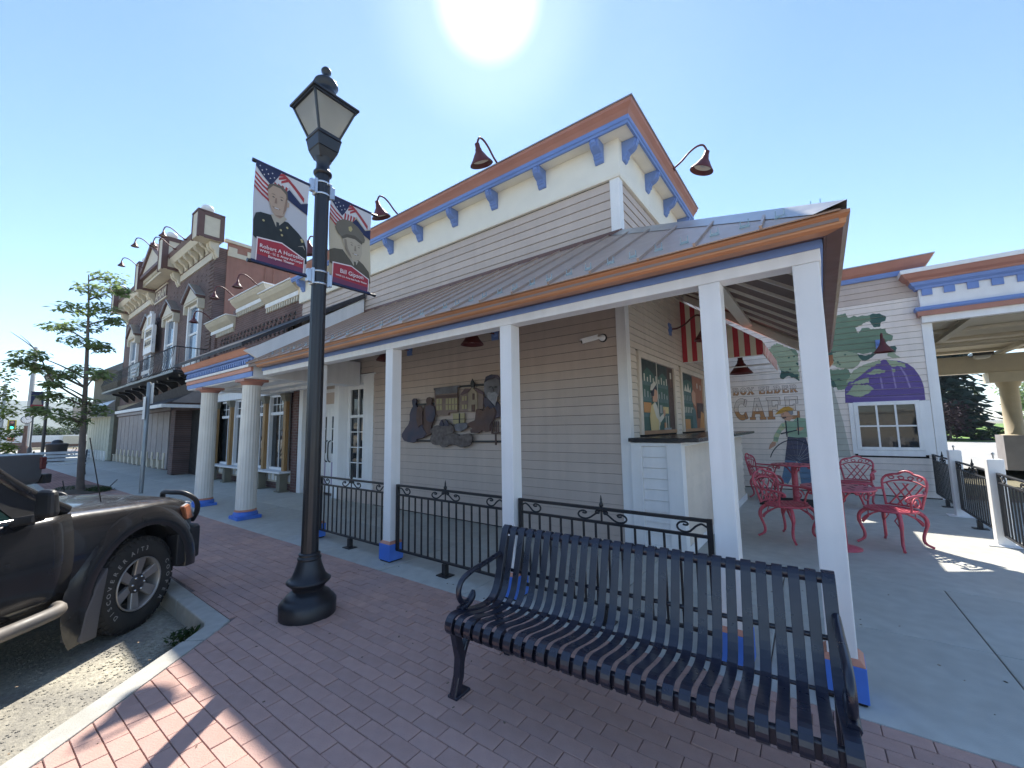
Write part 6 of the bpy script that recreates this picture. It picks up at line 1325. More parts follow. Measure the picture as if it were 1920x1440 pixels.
# bumper, lamps, guard
out = [(.34, -.935), (.52, -.925), (.68, -.89), (.78, -.80), (.84, -.6), (.87, -.3), (.88, 0)]; out = out+[(x, -y) for x, y in reversed(out[:-1])]
inn = [(.36, .80), (.60, .72), (.60, -.72), (.36, -.80)]
b = B(); pl_ = out+inn; b.ext([(x, y, .40) for x, y in pl_], (0, 0, .30)); mk('front_bumper', b, VM['plastic'], suv, bevel=.03, seg=3)
b = B(); b.box(.68, .735, -.52, .52, .74, .98); mk('grille', b, M['dark'], suv)
for s in (-1, 1):
    b = B(); b.hexa([(.50, s*.90, .80), (.72, s*.80, .78), (.74, s*.55, .80), (.55, s*.6, .8), (.46, s*.885, .93), (.66, s*.79, .95), (.68, s*.55, .96), (.5, s*.6, .94)]); hl = mk('headlight', b, VM['lamp'], suv, bevel=.015, seg=2)
    b = B(); b.hexa([(.47, s*.912, .80), (.61, s*.868, .79), (.58, s*.80, .8), (.47, s*.84, .8), (.44, s*.900, .93), (.56, s*.858, .94), (.54, s*.80, .93), (.44, s*.83, .92)]); mk('indicator', b, VM['amber'], hl, bevel=.01)
    b = B(); b.tube(bez([(.66, s*.46, .70), (.72, s*.47, .88), (.67, s*.50, 1.03), (.62, s*.62, 1.045), (.62, s*.76, 1.03), (.68, s*.83, .95), (.72, s*.82, .84), (.74, s*.76, .74)], 5), .024, 10); mk('brush_guard', b, VM['plastic'], suv)
# greenhouse
pil = B()
for s in (-1, 1):
    pil.tube(bez([(-.60, s*.83, 1.10), (-.86, s*.80, 1.275), (-1.14, s*.745, 1.54), (-1.42, s*.69, 1.765)], 4), .042, 8, sq=(1, 1)); pil.tube([(-1.42, s*.69, 1.765), (-2.4, s*.70, 1.80), (-3.45, s*.69, 1.77)], .045, 8)
    pil.tube([(-1.72, s*.86, 1.10), (-1.80, s*.71, 1.76)], .045, 8); pil.tube([(-2.62, s*.86, 1.10), (-2.66, s*.71, 1.77)], .05, 8); pil.tube([(-3.55, s*.84, 1.10), (-3.45, s*.70, 1.77)], .055, 8)
pil.tube([(-1.42, -.69, 1.765), (-1.38, 0, 1.80), (-1.42, .69, 1.765)], .04, 8)
gh_ = mk('cab_frame', pil, VM['paint'], suv)
rf = B(); rf.hexa([(-1.34, -.69, 1.765), (-3.45, -.69, 1.765), (-3.45, .69, 1.765), (-1.34, .69, 1.765), (-1.40, -.60, 1.84), (-3.40, -.60, 1.85), (-3.40, .60, 1.85), (-1.40, .60, 1.84)]); mk('roof', rf, VM['paint'], suv, bevel=.04, seg=3)
for s in (-1, 1):
    for q in ([(-.96, .862, 1.115), (-1.70, .866, 1.115), (-1.77, .712, 1.735), (-1.46, .70, 1.735)], [(-1.78, .866, 1.115), (-2.60, .866, 1.115), (-2.64, .712, 1.74), (-1.84, .712, 1.74)], [(-2.68, .866, 1.115), (-3.5, .85, 1.115), (-3.42, .71, 1.74), (-2.70, .712, 1.74)]):
        b = B(); b.ext([(x, s*y, z) for x, y, z in q], (0, -s*.005, 0)); mk('side_window', b, VM['glass'], suv)
    b = B(); b.ext([(-.66, s*.86, 1.115), (-.95, s*.862, 1.115), (-1.45, s*.705, 1.735), (-1.36, s*.72, 1.68)], (0, -s*.02, 0)); mk('quarter_panel', b, VM['plastic'], suv)
    b = B(); b.tube([(-.80, s*.885, 1.105), (-2.2, s*.888, 1.105), (-3.5, s*.87, 1.105)], .013, 6); mk('belt_strip', b, VM['chrome'], suv)
b = B(); b.add([(-.62, -.78, 1.12), (-.56, 0, 1.14), (-.62, .78, 1.12), (-1.41, .66, 1.76), (-1.37, 0, 1.79), (-1.41, -.66, 1.76)], [(0, 1, 4, 5), (1, 2, 3, 4)], True); mk('windscreen', b, VM['glass'], suv)
b = B(); b.add([(-3.58, -.78, 1.12), (-3.62, 0, 1.12), (-3.58, .78, 1.12), (-3.46, .66, 1.75), (-3.48, 0, 1.77), (-3.46, -.66, 1.75)], [(0, 1, 4, 5), (1, 2, 3, 4)], True); mk('rear_window', b, VM['glass'], suv)
b = B(); b.tube([(-.45, -.6, 1.13), (-.56, -.1, 1.20)], .008, 5); b.tube([(-.45, .2, 1.13), (-.56, .65, 1.20)], .008, 5); mk('wiper', b, VM['plastic'], suv)
b = B(); b.tube([(-.20, -.70, 1.09), (-.34, -.70, 1.62)], .004, 5); mk('aerial', b, VM['plastic'], suv)
# doors: panels with a gap round them, handles
def side_pt(x, z, s, d=0):
    prof_ = [(.45, .86), (.52, .885), (.64, .905), (.74, .912), (.84, .910), (.94, .898), (1.02, .880), (1.09, .862)]
    for (z0, y0), (z1, y1) in zip(prof_, prof_[1:]):
        if z <= z1: break
    return (x, s*(y0+(y1-y0)*(z-z0)/(z1-z0)+d), z)
for s in (-1, 1):
    for xa, xb, cut_ in ((-.60, -1.70, 0), (-1.715, -2.60, 1)):
        b = B(); zs = [.48+.6*i/10 for i in range(11)]; vs = []; fs = []
        for z in zs:
            xr = xb if not cut_ else min(xb+max(0, .46-abs(z-.40))*.55, -1.9) if z < .86 else xb
            for i in range(9): vs.append(side_pt(xa+(xr-xa)*i/8, z, s, .007))
        for j in range(10): fs += [(j*9+i, j*9+i+1, j*9+9+i+1, j*9+9+i) for i in range(8)]
        b.add(vs, fs, True); dd = mk('door', b, VM['paint'], suv); q = dd.modifiers.new('th', 'SOLIDIFY'); q.thickness = .012; q.offset = -1
        xh = xb+.14; b = B(); b.tube(bez([(xh-.09, s*.90, .97), (xh-.07, s*.935, .975), (xh+.07, s*.935, .975), (xh+.09, s*.90, .97)], 3), .014, 7); mk('handle', b, VM['plastic'], dd)
    b = B(); b.tube(bez([(-.70, s*.93, .47), (-.74, s*.985, .465), (-.9, s*.995, .46), (-1.6, s*.995, .46), (-2.1, s*.99, .46), (-2.2, s*.93, .47)], 5), .042, 12); st_ = mk('step_bar', b, VM['tube'], suv)
    b = B()
    for x in (-.9, -1.7): b.tube([(x, s*.98, .42), (x, s*.75, .45)], .022, 6)
    b.box(-2.2, -.55, s*.80-.06, s*.80+.06, .40, .47); mk('bracket_arm', b, VM['plastic'], suv)
    b = B(); b.ext([(-.345, s*.80, .62), (-.43, s*.80, .52), (-.50, s*.80, .35), (-.53, s*.80, .16), (-.50, s*.80, .135), (-.40, s*.80, .13), (-.385, s*.80, .30)], (0, s*.145, 0)); mk('mud_flap', b, VM['flap'], suv, bevel=.012, seg=2)
    mb = B(); mb.hexa([(-.97, s*.99, 1.11), (-.88, s*.99, 1.11), (-.88, s*1.10, 1.115), (-.97, s*1.13, 1.115), (-.97, s*.99, 1.30), (-.90, s*1.0, 1.30), (-.90, s*1.09, 1.295), (-.97, s*1.12, 1.295)]); mr = mk('mirror', mb, VM['plastic'], suv, bevel=.04, seg=3)
    b = B(); b.hexa([(-.98, s*.86, 1.06), (-.86, s*.86, 1.06), (-.88, s*1.0, 1.09), (-.96, s*1.0, 1.09), (-.98, s*.86, 1.12), (-.86, s*.86, 1.12), (-.88, s*1.0, 1.14), (-.96, s*1.0, 1.14)]); mk('mirror_arm', b, VM['plastic'], mr, bevel=.01)
b = B(); b.box(-.9, -.55, -.78, .78, .8, 1.09)
for s in (-1, 1): b.hexa([(-1.75, s*.15, .6), (-1.3, s*.15, .6), (-1.3, s*.65, .6), (-1.75, s*.65, .6), (-1.98, s*.2, 1.40), (-1.85, s*.2, 1.42), (-1.85, s*.6, 1.42), (-1.98, s*.6, 1.40)]); b.box(-1.99, -1.88, s*.4-.13, s*.4+.13, 1.43, 1.62)
b.box(-2.9, -2.7, -.7, .7, .7, 1.35); mk('interior', b, VM['seat'], suv, bevel=.03, seg=2)
b = B(); b.box(-3.72, -3.60, -.88, .88, .45, .68); mk('rear_bumper', b, VM['plastic'], suv, bevel=.03, seg=2)
for s in (-1, 1): b = B(); b.box(-3.66, -3.5, s*.82-.07, s*.82+.07, .8, 1.1); mk('tail_light', b, VM['redlens'], suv, bevel=.02)
suv.location = (-5.455, .415, -.15); suv.rotation_euler.z = radians(128.5)

# pickup further along
pk = thing('pickup_truck', 'grey pickup truck backed up to the kerb beside the far street bench', 'truck', (0, 0, 0), world=False)
def psec(top, ky=1, zb=.5): return [(0, zb), (.75*ky, zb), (.92*ky, zb+.04), (.955*ky, .72), (.955*ky, .90), (.945*ky, 1.0), (.94*ky, top-.04), (.93*ky, top), (.5*ky, top+.004), (0, top+.004)]
pst = [(0.0, psec(1.22, .985)), (.06, psec(1.23)), (.6, psec(1.23)), (1.3, psec(1.23)), (1.9, psec(1.23)), (2.0, psec(1.23)), (3.2, psec(1.22)), (4.1, psec(1.2)), (4.6, psec(1.16)), (5.3, psec(1.12, .97)), (5.5, psec(1.05, .9, .55))]
booled('body', loft(pst, 0), [cyl(1.15, .42, .47, -1.2, 1.2), cyl(4.55, .42, .47, -1.2, 1.2)], VM['truck'], pk, 1)
b = B(); b.box(.6, 1.7, -.66, .66, .3, .95); b.box(4.0, 5.1, -.66, .66, .3, .95); b.box(.2, 5.3, -.5, .5, .3, .55); mk('chassis', b, M['dark'], pk)
b = B(); b.box(-.20, -.02, -.92, .92, .52, .74); mk('rear_bumper', b, VM['plastic'], pk, bevel=.03, seg=2)
b = B(); b.box(-.012, .02, -.78, .78, .76, 1.21); tg = mk('tailgate', b, VM['truck'], pk, bevel=.01); b = B(); b.box(-.03, -.013, -.12, .12, 1.05, 1.12); mk('handle', b, VM['plastic'], tg)
for s in (-1, 1): b = B(); b.box(-.02, .12, s*.90-.04, s*.90+.062, .86, 1.14); mk('tail_light', b, VM['redlens'], pk, bevel=.02)
for xw in (1.15, 4.55): wheel(pk, xw, .925, 1, False, .39); wheel(pk, xw, -.925, -1, False, .39)
b = B(); b.hexa([(2.05, -.90, 1.22), (4.0, -.90, 1.22), (4.0, .90, 1.22), (2.05, .90, 1.22), (2.2, -.74, 1.83), (3.2, -.74, 1.85), (3.2, .74, 1.85), (2.2, .74, 1.83)]); cb_ = mk('cab', b, VM['truck'], pk, bevel=.05, seg=3)
b = B(); b.hexa([(2.35, .888, 1.25), (3.7, .888, 1.25), (3.2, .775, 1.76), (2.42, .775, 1.74), (2.35, .892, 1.25), (3.7, .892, 1.25), (3.2, .785, 1.76), (2.42, .785, 1.74)]); mk('side_window', b, M['pane'], cb_)
b = B(); b.hexa([(2.07, -.7, 1.3), (2.07, .7, 1.3), (2.17, .62, 1.74), (2.17, -.62, 1.74), (2.06, -.7, 1.3), (2.06, .7, 1.3), (2.16, .62, 1.74), (2.16, -.62, 1.74)]); mk('rear_window', b, M['pane'], cb_)
_q = at(88, 906, z=.37); pk.location = (_q.x-.77*.92+.10*.63, _q.y-.63*.92-.10*.77, -.15); pk.rotation_euler.z = atan2(-.77, .63)

# ------------------------------------------------------------------ planting
def leaves(b, c, rad, n, size, droop=.4, flat=1, shell=0):
    for _ in range(n):
        while 1:
            p = Vector((random.uniform(-1, 1), random.uniform(-1, 1), random.uniform(-1, 1)))
            if p.length <= 1 and p.length >= shell: break
        q = Vector(c)+Vector((p.x*rad[0], p.y*rad[1], p.z*rad[2])); a = random.uniform(0, 2*pi); s = size*random.uniform(.6, 1.25)
        d = Vector((cos(a), sin(a), -random.uniform(0, droop*2))).normalized(); w = d.cross(Vector((random.uniform(-.4, .4), random.uniform(-.4, .4), 1))).normalized()
        m = q+d*s*.5+Vector((0, 0, .06*s)); b.add([q, m+w*s*.22, q+d*s, m-w*s*.22], [(0, 1, 2, 3)])
def tree(label, base, trunk, r0, clusters, lm, size, per, group='street trees', cat='tree', name='street_tree', limbs=True, bark=None):
    t = thing(name, label, cat, tuple(base), group)
    tp = bez(trunk, 4); n = len(tp); b = B(); b.tube(tp, [r0*(1.25 if i == 0 else 1)*(1-.86*i/(n-1)) for i in range(n)], 9); tk = mk('trunk', b, bark or M['bark'], t)
    if limbs:
        for c, rad in clusters:
            c = Vector(c); i = min(range(n), key=lambda k: abs(tp[k].z-(c.z-.42*((c-tp[k]).length)))); s = tp[i]; e = c; mid = (s+e)/2+Vector((0, 0, .05)); b = B()
            b.tube(bez([s, mid, e], 4), [max(.006, r0*.32*(1-.8*k/8)) for k in range(9)], 5)
            for k in range(4):
                d = Vector((random.uniform(-1, 1)*rad[0], random.uniform(-1, 1)*rad[1], random.uniform(-.5, .8)*rad[2])); b.tube([e-(e-mid)*.3, e+d*.5, e+d*.95], [.007, .005, .003], 4)
            mk('branch', b, bark or M['bark'], t)
    b = B()
    for c, rad in clusters: leaves(b, c, rad, int(per*max(.5, rad[0]*rad[2]*5)), size)
    mk('crown', b, lm, t, recalc=False); return t
def cl_(lst, X, k=68, dx=.7):
    out = []
    for px, py, rx, ry in lst: p = at(px, py, X=X+random.uniform(-dx, dx)); out.append((p, (rx/k*.9, rx/k*.9, ry/k)))
    return out
T0 = Vector((-16.2, 1.93, 0)); tr = [at(px, py, X=-16.2) for px, py in ((150, 918), (153, 850), (157, 780), (161, 710), (164, 640), (166, 580), (166, 515))]
cls = cl_([(205, 520, 34, 12), (172, 542, 34, 12), (226, 545, 18, 12), (140, 578, 34, 11), (195, 578, 28, 12), (108, 612, 28, 9), (160, 610, 36, 12), (212, 600, 20, 10), (150, 640, 32, 11), (188, 650, 22, 11), (58, 664, 26, 10), (40, 680, 18, 8), (75, 690, 18, 9), (160, 692, 30, 10), (120, 702, 22, 9), (186, 702, 22, 10), (98, 742, 18, 9), (150, 752, 34, 11), (112, 775, 30, 11), (182, 768, 24, 11), (72, 768, 16, 8), (140, 788, 28, 9), (100, 720, 16, 8)], -16.2)
T = tree('slender street tree with sparse layered leaves in the planted bed', T0, tr, .085, cls, M['leaf'], .165, 330)
b = B(); b.tube(bez([(-16.2, 1.99, 2.3), at(100, 715, X=-16.3), at(70, 660, X=-16.4), at(20, 622, X=-16.5)], 5), [.032-.0018*i for i in range(16)], 6); b.tube([at(70, 660, X=-16.4), at(52, 640, X=-16.5), at(38, 628, X=-16.6)], [.012, .008, .004], 5); mk('bare_limb', b, M['bark'], T)
b = B(); pts = [(-16.25+.95*cos(a)*1.5, 1.95+.55*sin(a)) for a in [2*pi*i/22 for i in range(22)]]; b.ext([(x, y, .0) for x, y in pts], (0, 0, .012))
bed = solo('tree_bed', b, M['soil'], 'oval soil bed with weeds round the slender street tree', 'planting bed', (-16.2, 1.95, 0))
b = B(); leaves(b, (-15.5, 2.2, .02), (.7, .25, .03), 420, .07, -.5); leaves(b, (-16.6, 1.7, .02), (.5, .25, .02), 90, .06, -.5); w_g = mk('bed_weeds', b, M['shrub'], None, kind='stuff', recalc=False); w_g['kind'] = 'stuff'
for p, q in (((-16.1, 1.62, 0), (-16.15, 1.58, .28)), ((-16.0, 2.45, 0), (-15.9, 2.6, .22))): 
    b = B(); b.tube([p, ((p[0]+q[0])/2+.03, (p[1]+q[1])/2, .12), q], .012, 5); solo('uplight', b, M['black'], 'small black stake light %s the street tree trunk' % ('left of' if p[1] < 2 else 'right of'), 'light', p, 'stake lights in the tree bed')
tree('bright green tree at the left photo edge above the truck', at(-60, 900, z=0), [at(-60, 900, z=0), at(-60, 900, z=0)+Vector((0, 0, 2)), at(-60, 900, z=0)+Vector((0, .1, 3.4))], .09, cl_([(-5, 700, 26, 20), (2, 735, 22, 12), (8, 772, 24, 12), (-10, 760, 30, 20), (5, 810, 22, 12), (8, 840, 16, 10), (-15, 830, 30, 22)], -18, 60), M['leaf2'], .15, 260)
# gutter weeds and grit in the kerb corner
b = B(); leaves(b, (-4.10, 1.10, -.09), (.10, .09, .05), 140, .045, -.6); leaves(b, (-4.02, 1.16, -.10), (.06, .05, .08), 60, .05, -1); o = mk('kerb_weeds', b, M['shrub'], None, kind='stuff', recalc=False)
b = B()
for _ in range(700):
    r = random.random()**1.5*.5; a = random.uniform(0, 2*pi); x, y = -4.15+r*cos(a), 1.02+r*sin(a)*.8
    if (Vector((x, y, 0))-KC).dot(DN) < .155 or y > 1.22: continue
    s = random.uniform(.003, .009); b.obox((x, y, -.148), (s, s*.3, 0), (-s*.3, s*.8, 0), (0, 0, s*.5))
for _ in range(2600):
    x, y = random.uniform(-5.2, -2.6), random.uniform(-.6, 1.2)
    if (Vector((x, y, 0))-KC).dot(DN) < .15: continue
    s = random.uniform(.002, .006); b.obox((x, y, -.1488), (s, s*.3, 0), (-s*.3, s*.8, 0), (0, 0, s*.5))
mk('road_grit', b, M['road'], None, kind='stuff', recalc=False)
b = B()
for _ in range(160):
    x, y = random.uniform(-4.4, .8), random.uniform(.2, 5.2); s = random.uniform(.003, .009); a = random.uniform(0, 6); b.obox((x, y, .003), (s*cos(a), s*sin(a), 0), (-s*.5*sin(a), s*.5*cos(a), 0), (0, 0, .0012))
mk('leaf_litter', b, mat('litter', (.20, .15, .10), .9, isl=.5), None, kind='stuff', recalc=False)

# ------------------------------------------------------------------ far down the street
def park_bench(label, loc, rz):
    t = thing('park_bench', label, 'bench', (0, 0, 0), 'park benches along the street', world=False)
    for k in range(4): b = B(); b.box(-.75, .75, .05+k*.11, .14+k*.11, .43, .455); mk('seat_slat', b, mat('pale_slat', (.5, .52, .52), .5), t)
    for k in range(3): b = B(); b.hexa([(-.75, .50+k*.04, .55+k*.12), (.75, .50+k*.04, .55+k*.12), (.75, .53+k*.04, .55+k*.12), (-.75, .53+k*.04, .55+k*.12), (-.75, .535+k*.04, .64+k*.12), (.75, .535+k*.04, .64+k*.12), (.75, .56+k*.04, .64+k*.12), (-.75, .56+k*.04, .64+k*.12)]); mk('back_slat', b, mat('pale_slat', (.5, .52, .52), .5), t)
    for x in (-.66, .66):
        b = B(); b.tube(bez([(x, -.02, .0), (x, .10, .22), (x, .08, .42)], 4), .025, 6); b.tube(bez([(x, .66, 0), (x, .48, .22), (x, .50, .45), (x, .62, .92)], 4), .025, 6); b.tube(bez([(x, .08, .40), (x, .02, .56), (x, .12, .64), (x, .5, .64)], 4), .02, 6); b.tube(bez([(x, 0, .02), (x, .3, .24), (x, .64, .02)], 5), .02, 6); mk('end_frame', b, M['black'], t)
    t.location = loc; t.rotation_euler.z = rz; return t
pb1 = park_bench('pale slatted park bench with black iron ends by the street tree', (-21.6, 1.9, 0), radians(75))
again(pb1, (-40.5, 4.4, 0), rz=radians(180), label='distant park bench beside the round trash can')
def can(label, loc, lid):
    t = thing('trash_can', label, 'trash can', loc, 'trash cans on the far corner'); x, y, z = loc
    b = B(); b.lathe([(.34, .001), (.36, .05), (.43, .85), (.47, .9), (.47, .96)], (x, y, z), 20); mk('bin', b, mat('bin_brown', (.035, .028, .028), .6), t)
    if lid: b = B(); b.lathe([(.47, .962), (.42, 1.0), (.24, 1.02), (.22, 1.12), (.12, 1.2), (0, 1.22)], (x, y, z), 18); mk('lid', b, M['black'], t)
can('dark round trash can with a domed lid', (-34.2, 3.0, 0), True); can('dark open trash can in front of the sage shop', (-47, 6.0, 0), False)
c0 = at(50, 787, X=-49.7); t = thing('street_clock', 'post clock with a round white face on the far corner', 'clock', (c0.x, c0.y, 0))
b = B(); b.lathe([(.3, 0), (.28, .5), (.15, .7), (.12, 1.2), (.10, 2.1), (.14, 2.2)], (c0.x, c0.y, 0), 14); mk('post', b, mat('clock_brown', (.08, .04, .03), .6), t)
Rz = Matrix.Rotation(pi/2, 3, 'Y'); b = B(); b.lathe([(.30, -.10), (.32, 0), (.30, .10)], c0, 24, R=Rz); cs = mk('case', b, M['black'], t)
b = B(); b.lathe([(.265, .101), (0, .102)], c0, 24, R=Rz); fc = mk('face', b, M['white'], cs)
b = B()
for k in range(12): a = k*pi/6; b.obox(c0+Vector((.108, .21*sin(a), .21*cos(a))), (.004, 0, 0), (0, .025*sin(a), .025*cos(a)), (0, .008*cos(a), -.008*sin(a)))
b.obox(c0+Vector((.112, .06, .03)), (.004, 0, 0), (0, .065, .03), (0, -.004, .009)); b.obox(c0+Vector((.112, -.035, .08)), (.004, 0, 0), (0, -.04, .09), (0, .007, .004)); mk('hands', b, M['black'], cs)
l3 = at(63, 773, X=-45); t = thing('globe_lamp', 'small post lamp with a pale lantern near the street clock', 'street lamp', (l3.x, l3.y, 0))
b = B(); b.lathe([(.14, 0), (.12, .5), (.05, .7), (.045, 2.85)], (l3.x, l3.y, 0), 12); mk('pole', b, M['black'], t); b = B(); b.lathe([(.10, 2.86), (.22, 3.3), (.20, 3.32)], (l3.x, l3.y, 0), 10); mk('lantern', b, M['lampglass'], t); b = B(); b.lathe([(.26, 3.322), (.12, 3.45), (.03, 3.55), (0, 3.6)], (l3.x, l3.y, 0), 10); mk('cap', b, M['black'], t)
# banner on the far lamp
bx, by = -31.8, 2.3; t = thing('banner', 'far banner with a dark figure on the lamp behind the street tree', 'banner', (bx, by-.5, 3.2), 'memorial banners on the street lamp')
b = B(); b.box(bx-.004, bx+.004, by-.565, by-.12, 2.845, 3.68); mk('cloth', b, bm_['navy'], t); b = B(); b.box(bx+.0045, bx+.006, by-.55, by-.135, 2.85, 3.02); mk('plate', b, bm_['plate'], t)
b = B(); b.ext([(bx+.0045, by-.50, 3.03), (bx+.0045, by-.18, 3.03), (bx+.0045, by-.22, 3.25), (bx+.0045, by-.30, 3.42), (bx+.0045, by-.38, 3.42), (bx+.0045, by-.46, 3.25)], (.0015, 0, 0)); mk('portrait', b, bm_['khaki'], t)
up = at(66, 900, X=-55); b = B(); b.lathe([(.20, 0), (.15, 9.2), (0, 9.25)], (-55, 3.0, 0), 10); solo('utility_pole', b, mat('pale_pole', (.36, .36, .34), .8), 'tall pale utility pole behind the street clock', 'pole', (-55, 3.0, 0))
tlp = at(22, 797, X=-60); t = thing('traffic_light', 'yellow framed traffic light showing green on a grey pole', 'traffic light', (tlp.x, tlp.y-.5, 0))
b = B(); b.lathe([(.17, 0), (.12, 6.2)], (tlp.x, tlp.y-.62, 0), 10); mk('pole', b, M['galv'], t); b = B(); b.box(tlp.x, tlp.x+.02, tlp.y-.27, tlp.y+.27, tlp.z-.46, tlp.z+.46); mk('backplate', b, mat('signal_yellow', (.62, .48, .04), .6), t)
b = B(); b.box(tlp.x+.021, tlp.x+.3, tlp.y-.17, tlp.y+.17, tlp.z-.38, tlp.z+.38); hs2 = mk('housing', b, M['black'], t)
ge = bpy.data.materials.new('green_signal'); ge.use_nodes = True; ge.node_tree.nodes['Principled BSDF'].inputs['Base Color'].default_value = (.02, .4, .2, 1); ge.node_tree.nodes['Principled BSDF'].inputs['Emission Color'].default_value = (.05, 1, .5, 1); ge.node_tree.nodes['Principled BSDF'].inputs['Emission Strength'].default_value = .9
for k, m_ in ((1, M['crown']), (0, M['dark']), (-1, ge)): b = B(); b.lathe([(.115, 0), (.09, .04), (0, .05)], (tlp.x+.30, tlp.y, tlp.z+k*.245), 14, R=Rz); mk('lens', b, m_, hs2)
b = B(); b.box(tlp.x, tlp.x+.2, tlp.y-.2, tlp.y+.25, tlp.z-1.5, tlp.z-1.1); mk('walk_signal', b, M['crown'], t)
b = B(); b.box(-75.4, -75, -40, 24, 0, .62); wl2 = solo('boundary_wall', b, mat('wall_brown', (.20, .12, .09), .9), 'long low wall with a white upper band across the end of the street', 'wall', (-75, 3, 0)); b = B(); b.box(-75.4, -75.02, -40, 24, .621, 1.42); b.v = [p-Vector((-75, 3, 0)) for p in b.v]; mk('white_band', b, M['white'], wl2)
b = B(); b.box(-74.9, -74.6, 7.0, 9.0, .3, 1.3); solo('notice_board', b, M['tan'], 'tan notice board on the far low wall', 'sign', (-74.8, 8, 0))
def conifer(label, base, h, r, n, m, z0=.12, group='conifers'):
    t = thing('conifer', label, 'tree', tuple(base), group); base = Vector(base); b = B(); b.tube([base, base+Vector((0, 0, h*.95))], [r*.07, r*.01], 7); mk('trunk', b, M['bark'], t); b = B()
    for i in range(n):
        f = random.random()**.8; z = h*(z0+(1-z0)*f); rr = r*(1-f)**.8*random.uniform(.55, 1.08)+.1; a = random.uniform(0, 2*pi); tip = base+Vector((cos(a)*rr, sin(a)*rr, z-rr*.25)); s = base+Vector((cos(a)*rr*.3, sin(a)*rr*.3, z)); w = Vector((-sin(a), cos(a), 0))*rr*.22
        for k in range(4):
            q = s+(tip-s)*(k/4); e = s+(tip-s)*((k+1.35)/4); ww = w*(1-.18*k)*random.uniform(.7, 1.2); b.add([q, (q+e)/2+ww+Vector((0, 0, random.uniform(-.1, .05)*r)), e, (q+e)/2-ww+Vector((0, 0, random.uniform(-.1, .05)*r))], [(0, 1, 2, 3)])
    mk('crown', b, m, t, recalc=False); return t
conifer('dark conifer behind the street clock', at(35, 832, X=-82)*Vector((1, 1, 0)) if False else (-82, 1.6, 0), 4.6, 1.7, 260, M['conif'])
def bush(label, c, rad, n, size, m, group, cat='shrub', name='shrub'):
    t = thing(name, label, cat, (c[0], c[1], 0), group); b = B(); b.tube([(c[0], c[1], 0), (c[0], c[1], c[2])], [.05*rad[2], .02*rad[2]], 6); mk('stem', b, M['bark'], t); b = B()
    for k in range(9):
        a = random.uniform(0, 2*pi); q = random.random(); cc = Vector(c)+Vector((cos(a)*rad[0]*.55*q, sin(a)*rad[1]*.55*q, random.uniform(-.4, .5)*rad[2])); leaves(b, cc, (rad[0]*.55, rad[1]*.55, rad[2]*.5), n//9, size, shell=.4)
    mk('foliage', b, m, t, recalc=False)
for k, (y, r, h) in enumerate(((-6, 4.5, 3.0), (-1.5, 3.5, 2.4), (5.5, 3.4, 2.7), (10.5, 4.5, 3.6), (16, 5, 4.5), (-14, 5, 3.5))):
    bush('%s green tree mass beyond the far low wall' % ('broad rounded', 'short', 'low spreading', 'tall rounded', 'tallest', 'outermost')[k], (-84-k % 2*5, y, h*.6), (r, r, h*.6), 1800, .55, M['shrub'], 'trees beyond the far wall', 'tree', 'round_tree')
b = B(); b.box(-130, -40, -14.5, 1.25, -.145, -.14); struct('far_road', b, mat('sunlit_pavement', (.36, .34, .28), .9, var=.1))
# mountains
b = B(); n = 90; vs = []; fs = []
for i in range(n):
    y = -900+i*20; hz = 43+12*noise.noise(Vector((y*.0035, 3.1, 0)))+4*noise.noise(Vector((y*.025, 1, 0)))-.012*abs(y-60)
    for k, (dx, f) in enumerate(((250, -.02), (165, .32+.06*noise.noise(Vector((y*.02, 5, 0)))), (80, .70+.07*noise.noise(Vector((y*.015, 9, 0)))), (0, 1), (-150, -.02))): vs.append((-760+dx, y, hz*f))
for i in range(n-1): fs += [(i*5+k, i*5+k+1, i*5+6+k, i*5+5+k) for k in range(4)]
b.add(vs, fs, True); struct('mountains', b, M['hill'])

# ------------------------------------------------------------------ park to the right, behind the carport
b = B(); b.poly([(-20, 42, -.02), (120, 42, -.02), (120, 220, -.02), (-20, 220, -.02)]); struct('lawn', b, M['lawn'])
b = B(); b.poly([(1.9, 19.3, -.03), (60, 11.2, -.03), (60, 41.9, -.03), (-10, 41.9, -.03)]); struct('parking_lot', b, mat('pale_asphalt', (.38, .37, .34), .9, var=.12, vs=2))
conifer('huge dark conifer framed under the carport roof', (7.5, 47, 0), 14.5, 3.6, 1300, M['conif'], .03, 'conifers')
bush('purple leaved shrub below the dark conifer', (7.4, 43.5, 1.4), (1.6, 1.6, 1.8), 1500, .30, M['plum'], 'park shrubs'); bush('low green shrub at the foot of the conifer', (9.6, 43.2, .55), (1.7, 1.2, .6), 900, .25, M['shrub'], 'park shrubs')
bush('bright green tree right of the buff column', (19, 46, 5.5), (4, 4, 4.5), 2600, .5, M['leaf2'], 'park trees', 'tree', 'round_tree'); bush('mid green park tree between conifer and column', (24, 92, 5), (5, 5, 5), 2200, .7, M['leaf'], 'park trees', 'tree', 'round_tree')
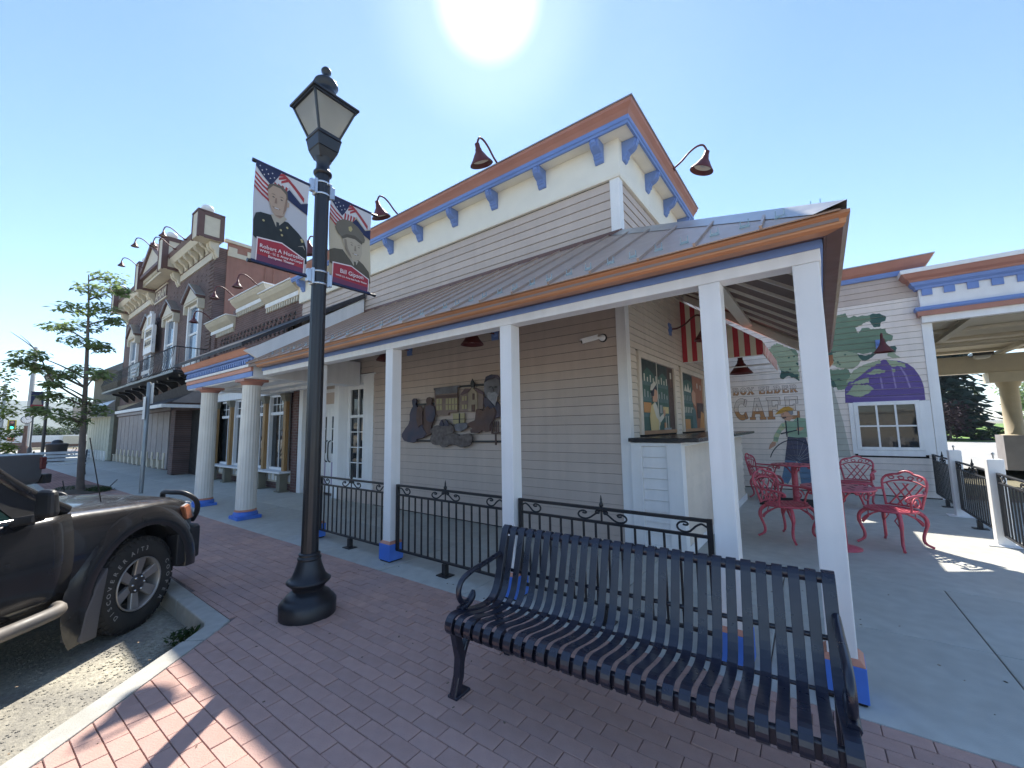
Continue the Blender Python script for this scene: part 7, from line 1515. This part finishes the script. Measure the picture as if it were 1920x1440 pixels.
for k in range(12): bush('park tree %s' % ('at the far left', 'second from the left', 'with a dark crown', 'with a loose crown', 'beyond the lawn path', 'above the bench', 'in the middle distance', 'with a wide crown', 'with a narrow crown', 'near the far fence', 'at the lawn corner', 'at the far right')[k], (8+k*8, 150+random.uniform(-12, 25), 6.5), (7, 6, random.uniform(6, 9)), 1500, 1.1, (M['leaf'], M['shrub'])[k % 2], 'park trees', 'tree', 'round_tree')
for k, x in enumerate((30, 24.5)):
    b = B(); b.lathe([(.25, 0), (.2, 6), (.1, 9)], (x, 100+k*20, 0), 8); solo('bare_tree', b, M['bark'], '%s bare tree standing on the sunny lawn' % ('thicker', 'thinner')[k], 'tree', (x, 100+k*20, 0), 'bare park trees')

# ------------------------------------------------------------------ across the street, mirrored in the shop windows
op = thing('opposite_building', 'low pale stucco building across the street with dark windows', 'building', (-8, -17, 0))
b = B(); b.box(-60, 45, -30, -24, -.3, 2.3); mk('wall', b, mat('cream_stucco', (.62, .56, .44), .85, var=.06, big=.08), op)
for k in range(16): b = B(); x = -56+k*6.2; b.box(x, x+2.6, -24.03, -23.99, .5, 1.7); mk('window', b, M['pane'], op)
b = B(); b.box(-60, 45, -24.2, -23.9, 2.3, 2.45); mk('coping', b, M['tan'], op)
b = B(); b.box(-130, 60, -24, -14.9, -.3, 0); struct('far_sidewalk', b, M['kerb'])
for k, x in enumerate((-22, -12, -3, 8)): bush('leafy street tree across the road, %s' % ('farthest left', 'left of centre', 'right of centre', 'farthest right')[k], (x, -22.5, 2.6), (1.5, 1.5, 1.6), 900, .28, M['shrub'], 'trees across the road', 'tree', 'round_tree')

# ------------------------------------------------------------------ summer haze
hz_ = B(); hz_.box(-1700, 1300, -1300, 1900, -2, 66)
hm = bpy.data.materials.new('haze'); hm.use_nodes = True; hn = hm.node_tree.nodes; hn.remove(hn['Principled BSDF'])
pv = hn.new('ShaderNodeVolumePrincipled'); pv.inputs['Color'].default_value = (.74, .85, .97, 1); pv.inputs['Density'].default_value = .0005; pv.inputs['Anisotropy'].default_value = .3
hm.node_tree.links.new(pv.outputs[0], hn['Material Output'].inputs['Volume'])
mk('haze', hz_, hm, kind='stuff')
